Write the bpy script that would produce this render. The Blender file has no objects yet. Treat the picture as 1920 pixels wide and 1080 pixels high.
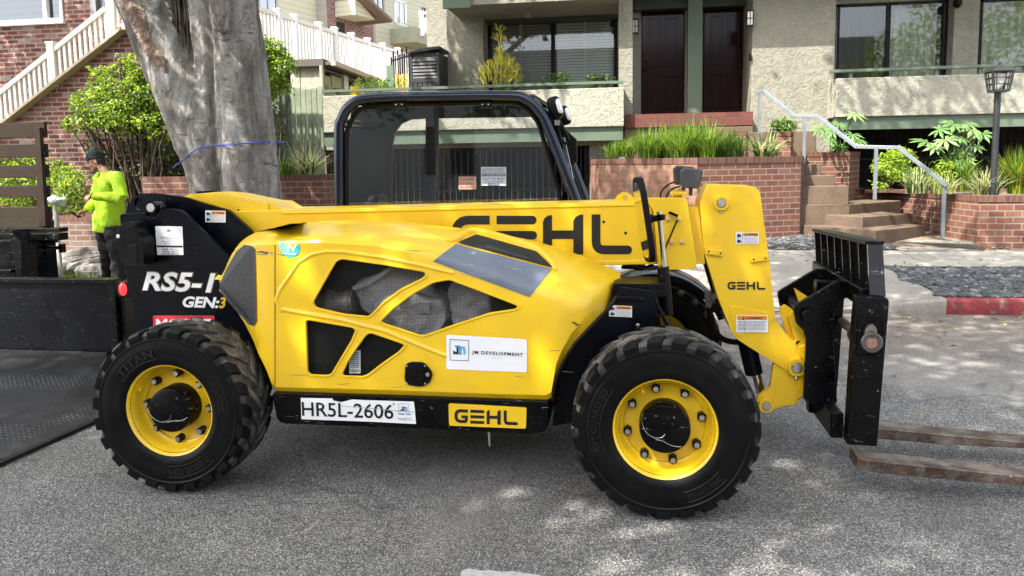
import bpy, bmesh, math, random
from mathutils import Vector, Matrix, noise
from mathutils.bvhtree import BVHTree
random.seed(7)
SC = bpy.context.scene
COL = SC.collection
V = Vector
# ------------------------------------------------------------------ camera
F, H, PY = 1440.0, 1.60, 446.0
YAW, PITCH, ROLL = math.atan(F/9160.0), math.atan(146/F), 0.0155
FWD = V((-math.sin(YAW)*math.cos(PITCH), math.cos(YAW)*math.cos(PITCH), -math.sin(PITCH)))
R0 = V((math.cos(YAW), math.sin(YAW), 0)); U0 = R0.cross(FWD)
RT = R0*math.cos(ROLL) - U0*math.sin(ROLL); UP = U0*math.cos(ROLL) + R0*math.sin(ROLL)
CAM = V((0, 0, H))
cd = bpy.data.cameras.new('camera'); cam = bpy.data.objects.new('camera', cd); COL.objects.link(cam)
cam.matrix_world = Matrix(((RT.x, UP.x, -FWD.x, 0), (RT.y, UP.y, -FWD.y, 0), (RT.z, UP.z, -FWD.z, H), (0, 0, 0, 1)))
cd.sensor_width = 36; cd.lens = 36*F/1920; cd.shift_y = -(540-PY)/1920; cd.clip_start = .05; cd.clip_end = 900
SC.camera = cam
# ------------------------------------------------------------------ light
SUN_DIR = V((-.50, -.52, .98)).normalized()          # towards the sun
w = bpy.data.worlds.new('World'); SC.world = w; w.use_nodes = True
nt = w.node_tree; bgn = nt.nodes['Background']; sky = nt.nodes.new('ShaderNodeTexSky')
sky.sky_type = 'NISHITA'; sky.sun_disc = False
sky.sun_elevation = math.asin(SUN_DIR.z); sky.sun_rotation = math.atan2(SUN_DIR.x, SUN_DIR.y)
sky.dust_density = 3.0; sky.air_density = .7; sky.ozone_density = .6
hs_ = nt.nodes.new('ShaderNodeHueSaturation'); hs_.inputs['Saturation'].default_value = .38; nt.links.new(sky.outputs[0], hs_.inputs['Color']); nt.links.new(hs_.outputs[0], bgn.inputs[0]); bgn.inputs[1].default_value = .15
sl = bpy.data.lights.new('sun', 'SUN'); so = bpy.data.objects.new('sun', sl); COL.objects.link(so)
sl.energy = 3.0; sl.angle = math.radians(.53); sl.color = (1, .95, .86)
so.rotation_euler = SUN_DIR.to_track_quat('Z', 'Y').to_euler(); so.location = (-8, -9, 18)
vs = SC.view_settings; SC.display_settings.display_device = 'sRGB'
vs.view_transform = 'Standard'; vs.look = 'None'; vs.exposure = 2.3; vs.gamma = 1
SC.cycles.max_bounces = 8; SC.cycles.transparent_max_bounces = 24; SC.cycles.caustics_reflective = False; SC.cycles.caustics_refractive = False
SC.cycles.use_denoising = True; SC.cycles.sample_clamp_indirect = 6

# ------------------------------------------------------------------ helpers
def D(px, py):
    return FWD + RT*((px-960)/F) + UP*((PY-py)/F)
def U(px, py, x=None, y=None, z=None):
    """the point of a real plane (x=, y= or z=) seen at a pixel of the 1920x1080 photograph"""
    d = D(px, py)
    t = (y-CAM.y)/d.y if y is not None else ((z-CAM.z)/d.z if z is not None else (x-CAM.x)/d.x)
    return CAM + d*t
def UV_(px, py, a, b):
    """the point on the vertical plane through ground points a, b"""
    d = D(px, py); n = V((-(b.y-a.y), b.x-a.x, 0)); t = (a-CAM).dot(n)/d.dot(n)
    return CAM + d*t
def at(px, py, dist):
    return CAM + D(px, py)*dist
def lerp(a, b, t): return a+(b-a)*t
def interp(x, pts):
    if x <= pts[0][0]: return pts[0][1]
    for (x0, y0), (x1, y1) in zip(pts, pts[1:]):
        if x <= x1: return lerp(y0, y1, (x-x0)/(x1-x0))
    return pts[-1][1]
def smooth_path(pts, n=4, closed=False):
    P = [V(p) for p in pts]; N = len(P); out = []
    rng = range(N) if closed else range(N-1)
    for i in rng:
        p0 = P[(i-1) % N] if closed or i > 0 else P[0]; p1 = P[i]; p2 = P[(i+1) % N]
        p3 = P[(i+2) % N] if closed or i+2 < N else P[-1]
        for k in range(n):
            t = k/n
            out.append(.5*((2*p1)+(p2-p0)*t+(2*p0-5*p1+4*p2-p3)*t*t+(3*p1-p0-3*p2+p3)*t**3))
    if not closed: out.append(P[-1])
    return out
def round_poly(pts, r, n=5):
    """round the corners of a planar polygon of Vectors; r a number or a list"""
    P = [V(p) for p in pts]; N = len(P); out = []
    for i in range(N):
        rr = r[i] if isinstance(r, (list, tuple)) else r
        p = P[i]; a = P[i-1]-p; b = P[(i+1) % N]-p
        if rr <= 0: out.append(p); continue
        d = min(rr, a.length*.48, b.length*.48)
        s, e = p+a.normalized()*d, p+b.normalized()*d
        for k in range(n+1):
            t = k/n; out.append((1-t)**2*s+2*t*(1-t)*p+t*t*e)
    return out

class MB:
    def __init__(s): s.v = []; s.f = []; s.m = []; s.uv = []
    def add(s, vs_, fs, mi=0, uvs=None):
        o = len(s.v); s.v += [V(p) for p in vs_]
        for i, f in enumerate(fs):
            s.f.append([k+o for k in f]); s.m.append(mi if not isinstance(mi, list) else mi[i]); s.uv.append(uvs[i] if uvs else None)
    def box(s, a, b, mi=0):
        x0, x1 = sorted((a[0], b[0])); y0, y1 = sorted((a[1], b[1])); z0, z1 = sorted((a[2], b[2]))
        s.add([(x, y, z) for z in (z0, z1) for y in (y0, y1) for x in (x0, x1)],
              [(0, 2, 3, 1), (4, 5, 7, 6), (0, 1, 5, 4), (2, 6, 7, 3), (0, 4, 6, 2), (1, 3, 7, 5)], mi)
    def bar(s, p, q, wd, th, up=(0, 0, 1), mi=0):
        p, q = V(p), V(q); d = (q-p).normalized(); u = V(up); sd = d.cross(u)
        if sd.length < 1e-4: sd = d.cross(V((1, 0, 0)))
        sd.normalize(); u = sd.cross(d)
        o = [sd*(a*wd/2)+u*(b*th/2) for a, b in ((-1, -1), (1, -1), (1, 1), (-1, 1))]
        s.add([p+k for k in o]+[q+k for k in o], [(3, 2, 1, 0), (4, 5, 6, 7), (0, 1, 5, 4), (1, 2, 6, 5), (2, 3, 7, 6), (3, 0, 4, 7)], mi)
    def prism(s, pts, ex, mi=0):
        n = len(pts); ex = V(ex); P = [V(p) for p in pts]
        s.add(P+[p+ex for p in P], [list(range(n))[::-1], list(range(n, 2*n))]+[(i, (i+1) % n, n+(i+1) % n, n+i) for i in range(n)], mi)
    def poly(s, pts, mi=0): s.add(pts, [list(range(len(pts)))], mi)
    def tube(s, path, r, n=8, mi=0, caps=True, sq=None):
        P = [V(p) for p in path]; N = len(P); rs = r if isinstance(r, (list, tuple)) else [r]*N
        prev = None; rings = []
        for i in range(N):
            t = (P[min(i+1, N-1)]-P[max(i-1, 0)]).normalized()
            if prev is None:
                a = V((0, 0, 1)) if abs(t.z) < .9 else V((1, 0, 0)); nn = (a-t*a.dot(t)).normalized()
            else:
                nn = prev-t*prev.dot(t)
                nn = nn.normalized() if nn.length > 1e-6 else t.orthogonal().normalized()
            prev = nn; b = t.cross(nn); sx, sy = sq or (1, 1)
            rings.append([P[i]+(nn*math.cos(2*math.pi*k/n)*sx+b*math.sin(2*math.pi*k/n)*sy)*rs[i] for k in range(n)])
        vv = [p for g in rings for p in g]
        ff = [(i*n+k, i*n+(k+1) % n, (i+1)*n+(k+1) % n, (i+1)*n+k) for i in range(N-1) for k in range(n)]
        if caps: ff += [list(range(n))[::-1], [(N-1)*n+k for k in range(n)]]
        s.add(vv, ff, mi)
    def cyl(s, p, q, r, n=16, r2=None, mi=0): s.tube([p, q], [r, r if r2 is None else r2], n, mi)
    def lathe(s, prof, o, ax, n=32, mi=0, closed=False, a0=0, a1=2*math.pi):
        ax = V(ax).normalized(); e = ax.orthogonal().normalized(); g = ax.cross(e); o = V(o); m = len(prof)
        full = abs(a1-a0-2*math.pi) < 1e-6; cnt = n if full else n+1
        vv = [o+ax*h+(e*math.cos(a0+(a1-a0)*k/n)+g*math.sin(a0+(a1-a0)*k/n))*r for k in range(cnt) for r, h in prof]
        ff = []
        for k in range(n):
            k2 = (k+1) % cnt
            for j in range(m if closed else m-1):
                j2 = (j+1) % m; ff.append((k*m+j, k2*m+j, k2*m+j2, k*m+j2))
        s.add(vv, ff, mi)
    def ball(s, c, r, nu=14, nv=9, mi=0, rot=None, f=None):
        c = V(c); rr = r if isinstance(r, (list, tuple)) else (r, r, r); vv = []
        for j in range(nv+1):
            th = math.pi*j/nv
            for i in range(nu):
                ph = 2*math.pi*i/nu
                p = V((math.sin(th)*math.cos(ph), math.sin(th)*math.sin(ph), math.cos(th)))
                if f: p = f(p)
                p = V((p.x*rr[0], p.y*rr[1], p.z*rr[2]))
                vv.append(c+(rot @ p if rot else p))
        s.add(vv, [(j*nu+i, (j+1)*nu+i, (j+1)*nu+(i+1) % nu, j*nu+(i+1) % nu) for j in range(nv) for i in range(nu)], mi)
    def grid(s, rows, mi=0, wrap=False, uvs=None):
        m = len(rows[0]); vv = [p for g in rows for p in g]; ff = []; uu = [] if uvs else None
        for i in range(len(rows)-1):
            for k in range(m if wrap else m-1):
                k2 = (k+1) % m
                ff.append((i*m+k, i*m+k2, (i+1)*m+k2, (i+1)*m+k))
                if uvs: uu.append([uvs[i][k], uvs[i][k2], uvs[i+1][k2], uvs[i+1][k]])
        s.add(vv, ff, mi, uu)
    def build(s, name, mats, parent=None, bevel=0, ang=35, seg=2, recalc=True, weld=False, smooth=True, origin=None):
        mats = mats if isinstance(mats, (list, tuple)) else [mats]
        if origin is None:
            lo = V([min(p[i] for p in s.v) for i in range(3)]); hi = V([max(p[i] for p in s.v) for i in range(3)])
            origin = V(((lo.x+hi.x)/2, (lo.y+hi.y)/2, lo.z))
        me = bpy.data.meshes.new(name)
        me.from_pydata([p-origin for p in s.v], [], s.f)
        me.polygons.foreach_set('material_index', s.m)
        for m_ in mats: me.materials.append(m_)
        if recalc or weld:
            uvkeep = any(u for u in s.uv)
            if not uvkeep:
                bm = bmesh.new(); bm.from_mesh(me)
                if weld: bmesh.ops.remove_doubles(bm, verts=bm.verts, dist=1e-4)
                bmesh.ops.recalc_face_normals(bm, faces=bm.faces); bm.to_mesh(me); bm.free()
        ul = me.uv_layers.new(name='uv'); me.update()
        for i, p in enumerate(me.polygons):
            n = p.normal; ax = max(range(3), key=lambda k: abs(n[k]))
            cu = s.uv[i] if i < len(s.uv) and len(me.polygons) == len(s.f) else None
            for j, li in enumerate(p.loop_indices):
                if cu: ul.data[li].uv = cu[j]; continue
                c = me.vertices[me.loops[li].vertex_index].co + origin
                ul.data[li].uv = (c.y, c.z) if ax == 0 else ((c.x, c.z) if ax == 1 else (c.x, c.y))
        if smooth:
            me.polygons.foreach_set('use_smooth', [True]*len(me.polygons)); me.set_sharp_from_angle(angle=math.radians(ang))
        o = bpy.data.objects.new(name, me); COL.objects.link(o)
        if parent is not None:
            o.parent = parent; pw = V((0, 0, 0)); q = parent
            while q: pw += q.location; q = q.parent
            o.location = origin-pw
        else: o.location = origin
        if bevel:
            b = o.modifiers.new('bevel', 'BEVEL'); b.width = bevel; b.segments = seg; b.limit_method = 'ANGLE'
            b.angle_limit = math.radians(40); b.harden_normals = True; b.use_clamp_overlap = True
        return o

def tag(o, label=None, cat=None, group=None, kind=None):
    if label: o['label'] = label
    if cat: o['category'] = cat
    if group: o['group'] = group
    if kind: o['kind'] = kind
    return o
def thing(name, loc, label, cat, group=None):
    o = bpy.data.objects.new(name, None); COL.objects.link(o); o.location = loc; o.empty_display_size = .2
    return tag(o, label, cat, group)
def dup(root, loc=None, rz=0, label=None, group=None, scale=None):
    r = root.copy(); COL.objects.link(r)
    if loc is not None: r.location = loc
    r.rotation_euler = (0, 0, rz)
    if scale: r.scale = (scale,)*3 if not isinstance(scale, tuple) else scale
    if label: r['label'] = label
    if group: r['group'] = group
    for ch in list(root.children):
        c = ch.copy(); COL.objects.link(c); c.parent = r
        for g in list(ch.children):
            d = g.copy(); COL.objects.link(d); d.parent = c
    return r
def bxp(mb, l, t, r, b, y0, y1, mi=0):
    """axis-aligned box whose front (y0) fills the pixel rectangle l,t,r,b"""
    cx, cy = (l+r)/2, (t+b)/2
    a = (U(l, cy, y=y0).x, y0, U(cx, b, y=y0).z); c = (U(r, cy, y=y0).x, y1, U(cx, t, y=y0).z)
    mb.box(a, c, mi); return a, c
def pxpoly(pts, y): return [U(a, b, y=y) for a, b in pts]

TXT = {}
def text2d(s, off=0.0, shear=0.0, space=1.0):
    key = (s, off, shear, space)
    if key in TXT: return TXT[key]
    c = bpy.data.curves.new('t', 'FONT'); c.body = s; c.offset = off; c.shear = shear; c.space_character = space; c.resolution_u = 3
    o = bpy.data.objects.new('t', c); COL.objects.link(o)
    bpy.context.view_layer.update()
    me = o.to_mesh(); vv = [v.co.copy() for v in me.vertices]; ff = [list(p.vertices) for p in me.polygons]; o.to_mesh_clear()
    bpy.data.objects.remove(o); bpy.data.curves.remove(c)
    x0 = min(v.x for v in vv); x1 = max(v.x for v in vv); y0 = min(v.y for v in vv); y1 = max(v.y for v in vv)
    TXT[key] = ([((v.x-x0)/(x1-x0), (v.y-y0)/(y1-y0)) for v in vv], ff, (x1-x0)/(y1-y0)); return TXT[key]
def text_quad(mb, s, q, mi, off=0.0, shear=0.0, space=1.0, lift=V((0, 0, 0))):
    """text filling the quad q = (bottom-left, bottom-right, top-right, top-left)"""
    vv, ff, _ = text2d(s, off, shear, space); a, b, c, d = [V(k) for k in q]
    mb.add([lerp(lerp(a, b, x), lerp(d, c, x), y)+lift for x, y in vv], ff, mi)
def pxq(l, t, r, b, y, sl=0.0):
    """pixel rectangle on plane y; sl = extra slope of horizontals in px"""
    return [U(l, b, y=y), U(r, b+sl, y=y), U(r, t+sl, y=y), U(l, t, y=y)]
def in_quad(q, x0, y0, x1, y1):
    f = lambda x, y: lerp(lerp(q[0], q[1], x), lerp(q[3], q[2], x), y)
    return [f(x0, y0), f(x1, y0), f(x1, y1), f(x0, y1)]
def lines_of_text(mb, q, x0, x1, ys, h, mi, rnd):
    """rows of print too small to read: short word bars"""
    for y in ys:
        x = x0
        while x < x1-.02:
            wl = rnd.uniform(.04, .13); wl = min(wl, x1-x)
            mb.poly([p+LIFT2 for p in in_quad(q, x, y, x+wl, y+h)], mi); x += wl+.02
LIFT1, LIFT2, LIFT3 = V((0, -.0015, 0)), V((0, -.003, 0)), V((0, -.0042, 0))

# ------------------------------------------------------------------ materials
def nodes(m): return m.node_tree.nodes, m.node_tree.links
def mk(name):
    m = bpy.data.materials.new(name); m.use_nodes = True; return m, m.node_tree.nodes, m.node_tree.links, m.node_tree.nodes['Principled BSDF']
def tn(N, L, typ, vec=None, **kw):
    n = N.new(typ)
    for k, v in kw.items():
        if hasattr(n, k) and not k[0].isupper(): setattr(n, k, v)
        else: n.inputs[k].default_value = v
    if vec is not None: L.new(vec, n.inputs['Vector'])
    return n
def ramp(N, L, src, stops):
    r = N.new('ShaderNodeValToRGB'); e = r.color_ramp.elements
    while len(e) < len(stops): e.new(.5)
    for k, (p, c) in zip(e, stops):
        k.position = p; k.color = (c, c, c, 1) if isinstance(c, (int, float)) else (*c, 1)
    L.new(src, r.inputs[0]); return r.outputs[0]
def mix(N, L, fac, a, b, mode='MIX'):
    n = N.new('ShaderNodeMix'); n.data_type = 'RGBA'; n.blend_type = mode
    for sock, val in ((n.inputs[0], fac), (n.inputs[6], a), (n.inputs[7], b)):
        if isinstance(val, (int, float)): sock.default_value = val
        elif isinstance(val, tuple): sock.default_value = (*val, 1)
        else: L.new(val, sock)
    return n.outputs[2]
def mth(N, L, op, a, b=0.0, clamp=False):
    n = N.new('ShaderNodeMath'); n.operation = op; n.use_clamp = clamp
    for i, v in enumerate((a, b)):
        if isinstance(v, (int, float)): n.inputs[i].default_value = v
        else: L.new(v, n.inputs[i])
    return n.outputs[0]
def bumpn(N, L, b, h, strength, dist, prev=None):
    n = N.new('ShaderNodeBump'); n.inputs['Strength'].default_value = strength; n.inputs['Distance'].default_value = dist
    L.new(h, n.inputs['Height'])
    if prev: L.new(prev, n.inputs['Normal'])
    L.new(n.outputs[0], b.inputs['Normal']); return n.outputs[0]
def coords(N, kind='Object'): return N.new('ShaderNodeTexCoord').outputs[kind]
def geopos(N): return N.new('ShaderNodeNewGeometry').outputs['Position']
def M(name, c, rough=.5, metal=0.0, var=.12, vs_=4.0, bump=0.0, bs=40.0, bd=.005, coat=0.0, dirt=0.0, dc=(.25, .2, .15), ds=2.0, scr=0.0, sc=(.5, .5, .5), spec=.5, rv=.15):
    m, N, L, b = mk(name); p = geopos(N)
    n1 = tn(N, L, 'ShaderNodeTexNoise', p, Scale=vs_, Detail=6.0, Roughness=.6).outputs[0]
    lo = tuple(max(0, k*(1-var)) for k in c); hi = tuple(min(1, k*(1+var)) for k in c)
    col = ramp(N, L, n1, [(.3, lo), (.7, hi)])
    if dirt:
        n2 = tn(N, L, 'ShaderNodeTexNoise', p, Scale=ds, Detail=8.0, Roughness=.7).outputs[0]
        f = ramp(N, L, n2, [(.45, 0), (.75, dirt)]); col = mix(N, L, f, col, dc)
    if scr:
        mp = tn(N, L, 'ShaderNodeMapping', p); mp.inputs['Scale'].default_value = (9, 9, 60); mp.inputs['Rotation'].default_value = (.4, .5, .3)
        n3 = tn(N, L, 'ShaderNodeTexNoise', mp.outputs[0], Scale=2.0, Detail=3.0, Distortion=1.2).outputs[0]
        n4 = tn(N, L, 'ShaderNodeTexNoise', p, Scale=45.0, Detail=4.0).outputs[0]
        f1 = ramp(N, L, n3, [(.68, 0), (.73, scr)]); f2 = ramp(N, L, n4, [(.70, 0), (.73, scr)])
        col = mix(N, L, mth(N, L, 'MAXIMUM', f1, f2), col, sc)
    L.new(col, b.inputs['Base Color'])
    r = ramp(N, L, n1, [(.25, max(0, rough-rv)), (.75, min(1, rough+rv))]); L.new(r, b.inputs['Roughness'])
    b.inputs['Metallic'].default_value = metal; b.inputs['Coat Weight'].default_value = coat; b.inputs['Coat Roughness'].default_value = .12
    b.inputs['Specular IOR Level'].default_value = spec
    if bump:
        n5 = tn(N, L, 'ShaderNodeTexNoise', p, Scale=bs, Detail=5.0).outputs[0]; bumpn(N, L, b, n5, bump, bd)
    return m
def brick(name, cols, mortar, bw, bh, ms=.010, bump=.6, offs=.5, stain=.3, dk=.43):
    m, N, L, b = mk(name); uv = coords(N, 'UV')
    wob = tn(N, L, 'ShaderNodeTexNoise', uv, Scale=9.0, Detail=2.0).outputs[1]
    vv = N.new('ShaderNodeVectorMath'); vv.operation = 'MULTIPLY_ADD'; L.new(wob, vv.inputs[0]); vv.inputs[1].default_value = (.012, .012, 0); L.new(uv, vv.inputs[2])
    t = tn(N, L, 'ShaderNodeTexBrick', vv.outputs[0]); t.offset = offs
    for k, val in (('Scale', 1.0), ('Mortar Size', ms), ('Mortar Smooth', .25), ('Bias', 0.0), ('Brick Width', bw), ('Row Height', bh)): t.inputs[k].default_value = val
    t.inputs['Color1'].default_value = (0, 0, 0, 1); t.inputs['Color2'].default_value = (1, 1, 1, 1); t.inputs['Mortar'].default_value = (.5, .5, .5, 1)
    n0 = len(cols); cols = [tuple(k*dk for k in c) for c in cols]; mortar = tuple(k*(.5+.5*dk) for k in mortar); rnd = ramp(N, L, t.outputs['Color'], [(i/(n0-1)*.98+.01, c) for i, c in enumerate(cols)])
    g = tn(N, L, 'ShaderNodeTexNoise', uv, Scale=28.0, Detail=7.0, Roughness=.7).outputs[0]
    col = mix(N, L, 1.0, rnd, ramp(N, L, g, [(.25, .62), (.75, 1.25)]), 'MULTIPLY')
    s_ = tn(N, L, 'ShaderNodeTexNoise', uv, Scale=1.3, Detail=6.0).outputs[0]
    col = mix(N, L, ramp(N, L, s_, [(.5, 0), (.8, stain)]), col, (.10, .07, .06))
    mo = mix(N, L, g, mortar, tuple(k*.65 for k in mortar))
    col = mix(N, L, t.outputs['Fac'], col, mo); L.new(col, b.inputs['Base Color']); b.inputs['Roughness'].default_value = .88
    h = mth(N, L, 'SUBTRACT', mth(N, L, 'MULTIPLY', g, .35), t.outputs['Fac']); bumpn(N, L, b, h, bump, .008)
    return m
def stucco(name, c, scale=10.0):
    m, N, L, b = mk(name); p = geopos(N)
    n0 = tn(N, L, 'ShaderNodeTexNoise', p, Scale=scale, Detail=5.0, Roughness=.55, Distortion=1.3).outputs[0]
    k = ramp(N, L, n0, [(.44, 0), (.50, .85), (.62, 1)])
    g = tn(N, L, 'ShaderNodeTexNoise', p, Scale=90.0, Detail=3.0).outputs[0]
    h = mth(N, L, 'ADD', k, mth(N, L, 'MULTIPLY', g, .15))
    n2 = tn(N, L, 'ShaderNodeTexNoise', p, Scale=.9, Detail=5.0).outputs[0]
    col = ramp(N, L, n2, [(.3, tuple(x*.84 for x in c)), (.7, c)])
    col = mix(N, L, 1.0, col, ramp(N, L, k, [(0, .90), (1, 1.0)]), 'MULTIPLY')
    mp = tn(N, L, 'ShaderNodeMapping', p); mp.inputs['Scale'].default_value = (5, 5, .5)
    st = tn(N, L, 'ShaderNodeTexNoise', mp.outputs[0], Scale=1.0, Detail=5.0).outputs[0]
    col = mix(N, L, ramp(N, L, st, [(.55, 0), (.8, .35)]), col, tuple(x*.45 for x in c))
    L.new(col, b.inputs['Base Color']); b.inputs['Roughness'].default_value = .92
    bumpn(N, L, b, h, .55, .014); return m
def leafmat(name, c, tl=.4, rough=.45):
    m, N, L, b = mk(name); p = geopos(N)
    n1 = tn(N, L, 'ShaderNodeTexNoise', p, Scale=9.0, Detail=3.0).outputs[0]
    col = ramp(N, L, n1, [(.3, tuple(k*.6 for k in c)), (.7, tuple(min(1, k*1.35) for k in c))])
    L.new(col, b.inputs['Base Color']); b.inputs['Roughness'].default_value = rough
    t = N.new('ShaderNodeBsdfTranslucent'); L.new(mix(N, L, .5, col, tuple(min(1, k*1.6) for k in c)), t.inputs[0])
    ms = N.new('ShaderNodeMixShader'); ms.inputs[0].default_value = tl; L.new(b.outputs[0], ms.inputs[1]); L.new(t.outputs[0], ms.inputs[2])
    L.new(ms.outputs[0], N['Material Output'].inputs[0]); return m
def glassmat(name, tint=(.9, .95, .95), refl=.22, rough=.02, base=.012):
    m, N, L, b = mk(name); N.remove(b)
    t = N.new('ShaderNodeBsdfTransparent'); t.inputs[0].default_value = (*tint, 1)
    g = N.new('ShaderNodeBsdfGlossy'); g.inputs['Roughness'].default_value = rough; g.inputs[0].default_value = (.95, .97, 1, 1)
    fr = N.new('ShaderNodeFresnel'); fr.inputs[0].default_value = 1.5
    f = mth(N, L, 'ADD', mth(N, L, 'MULTIPLY', fr.outputs[0], 1.4), refl, True)
    ms = N.new('ShaderNodeMixShader'); L.new(f, ms.inputs[0]); L.new(t.outputs[0], ms.inputs[1]); L.new(g.outputs[0], ms.inputs[2])
    df = N.new('ShaderNodeBsdfDiffuse'); df.inputs[0].default_value = (.5, .5, .48, 1)
    n1 = tn(N, L, 'ShaderNodeTexNoise', geopos(N), Scale=6.0, Detail=7.0, Roughness=.7).outputs[0]
    m2 = N.new('ShaderNodeMixShader'); L.new(ramp(N, L, n1, [(.4, 0), (.9, base*3)]), m2.inputs[0]); L.new(ms.outputs[0], m2.inputs[1]); L.new(df.outputs[0], m2.inputs[2])
    L.new(m2.outputs[0], N['Material Output'].inputs[0]); return m

YEL = M('yellow_paint', (.80, .505, .010), .38, var=.05, vs_=1.5, coat=.08, dirt=.20, dc=(.45, .31, .10), ds=4.0, scr=.3, sc=(.45, .28, .06), rv=.10)
YEL2 = M('yellow_wheel_paint', (.80, .515, .012), .36, var=.08, vs_=5, dirt=.35, dc=(.45, .26, .05), ds=7.0, coat=.15)
BLK = M('black_paint', (.0024, .0030, .0056), .26, var=.3, vs_=3, coat=.0, dirt=.3, dc=(.008, .010, .016), ds=2.5, scr=.35, sc=(.07, .075, .08), spec=.14, bump=.05, bs=8, bd=.01)
BLKW = M('worn_black_paint', (.0022, .0022, .0028), .30, var=.3, vs_=5, spec=.15, dirt=.3, dc=(.010, .0095, .009), ds=5, scr=.85, sc=(.22, .21, .20), bump=.15, bs=25, bd=.004)
CHAR = M('dark_blue_tube_paint', (.003, .0075, .022), .16, var=.2, coat=.35, spec=.3, rv=.04)
PLA = M('black_plastic', (.003, .003, .0034), .42, var=.2, spec=.15, bump=.1, bs=200, bd=.001, dirt=.2, dc=(.012, .012, .012))
STEEL = M('bare_steel', (.55, .54, .52), .32, 1.0, var=.15, dirt=.3, dc=(.25, .2, .15), ds=20)
CHROME = M('polished_rod', (.8, .8, .8), .08, 1.0, var=.05, rv=.03)
WHT = M('white_vinyl', (.80, .80, .81), .5, var=.03)
BLKINK = M('black_ink', (.003, .003, .004), .5, var=.1)
GREYINK = M('grey_print', (.32, .32, .34), .6)
ORGINK = M('orange_print', (.75, .25, .03), .5)
BLUINK = M('blue_print', (.06, .27, .50), .5)
NAVY = M('navy_print', (.03, .06, .20), .5)
REDINK = M('red_vinyl', (.55, .03, .04), .45)
TEAL = M('teal_print', (.015, .33, .40), .4)
LEAFINK = M('green_print', (.12, .52, .38), .4)
RUBBER = M('sidewall_rubber', (.0024, .0024, .0028), .46, var=.25, vs_=9, spec=.16, dirt=.10, dc=(.03, .028, .026), ds=6, bump=.08, bs=60, bd=.002)
TREAD = M('dusty_tread_rubber', (.012, .011, .010), .8, var=.3, vs_=14, dirt=.95, dc=(.16, .14, .12), ds=7, bump=.25, bs=50, bd=.004)
GREYP = M('grey_anti_slip_panel', (.13, .15, .19), .42, var=.18, vs_=7, scr=.5, sc=(.5, .5, .52))
CLOTHG = M('grey_heat_wrap', (.34, .34, .35), .9, var=.25, vs_=9, bump=.8, bs=11, bd=.03)
DARKIN = M('dark_machinery', (.004, .004, .004), .7, var=.5, vs_=12)
GLASS = glassmat('cab_glass', (.92, .95, .96), .06, base=.004)
GLASSW = glassmat('house_glass', (.90, .93, .90), .02)
LENS = M('lamp_lens', (.75, .77, .75), .1, var=.2, coat=1)
# ================================================================== TELEHANDLER
YT = 3.30; WR = .415; KW = .993
XF = U(1247, 810, y=YT+.02).x; XR = U(317, 773, y=YT+.02).x
tele = thing('telehandler', ((XF+XR)/2, 4.27, 0), 'yellow and black telehandler with pallet forks parked on the asphalt street', 'telehandler')

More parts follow.
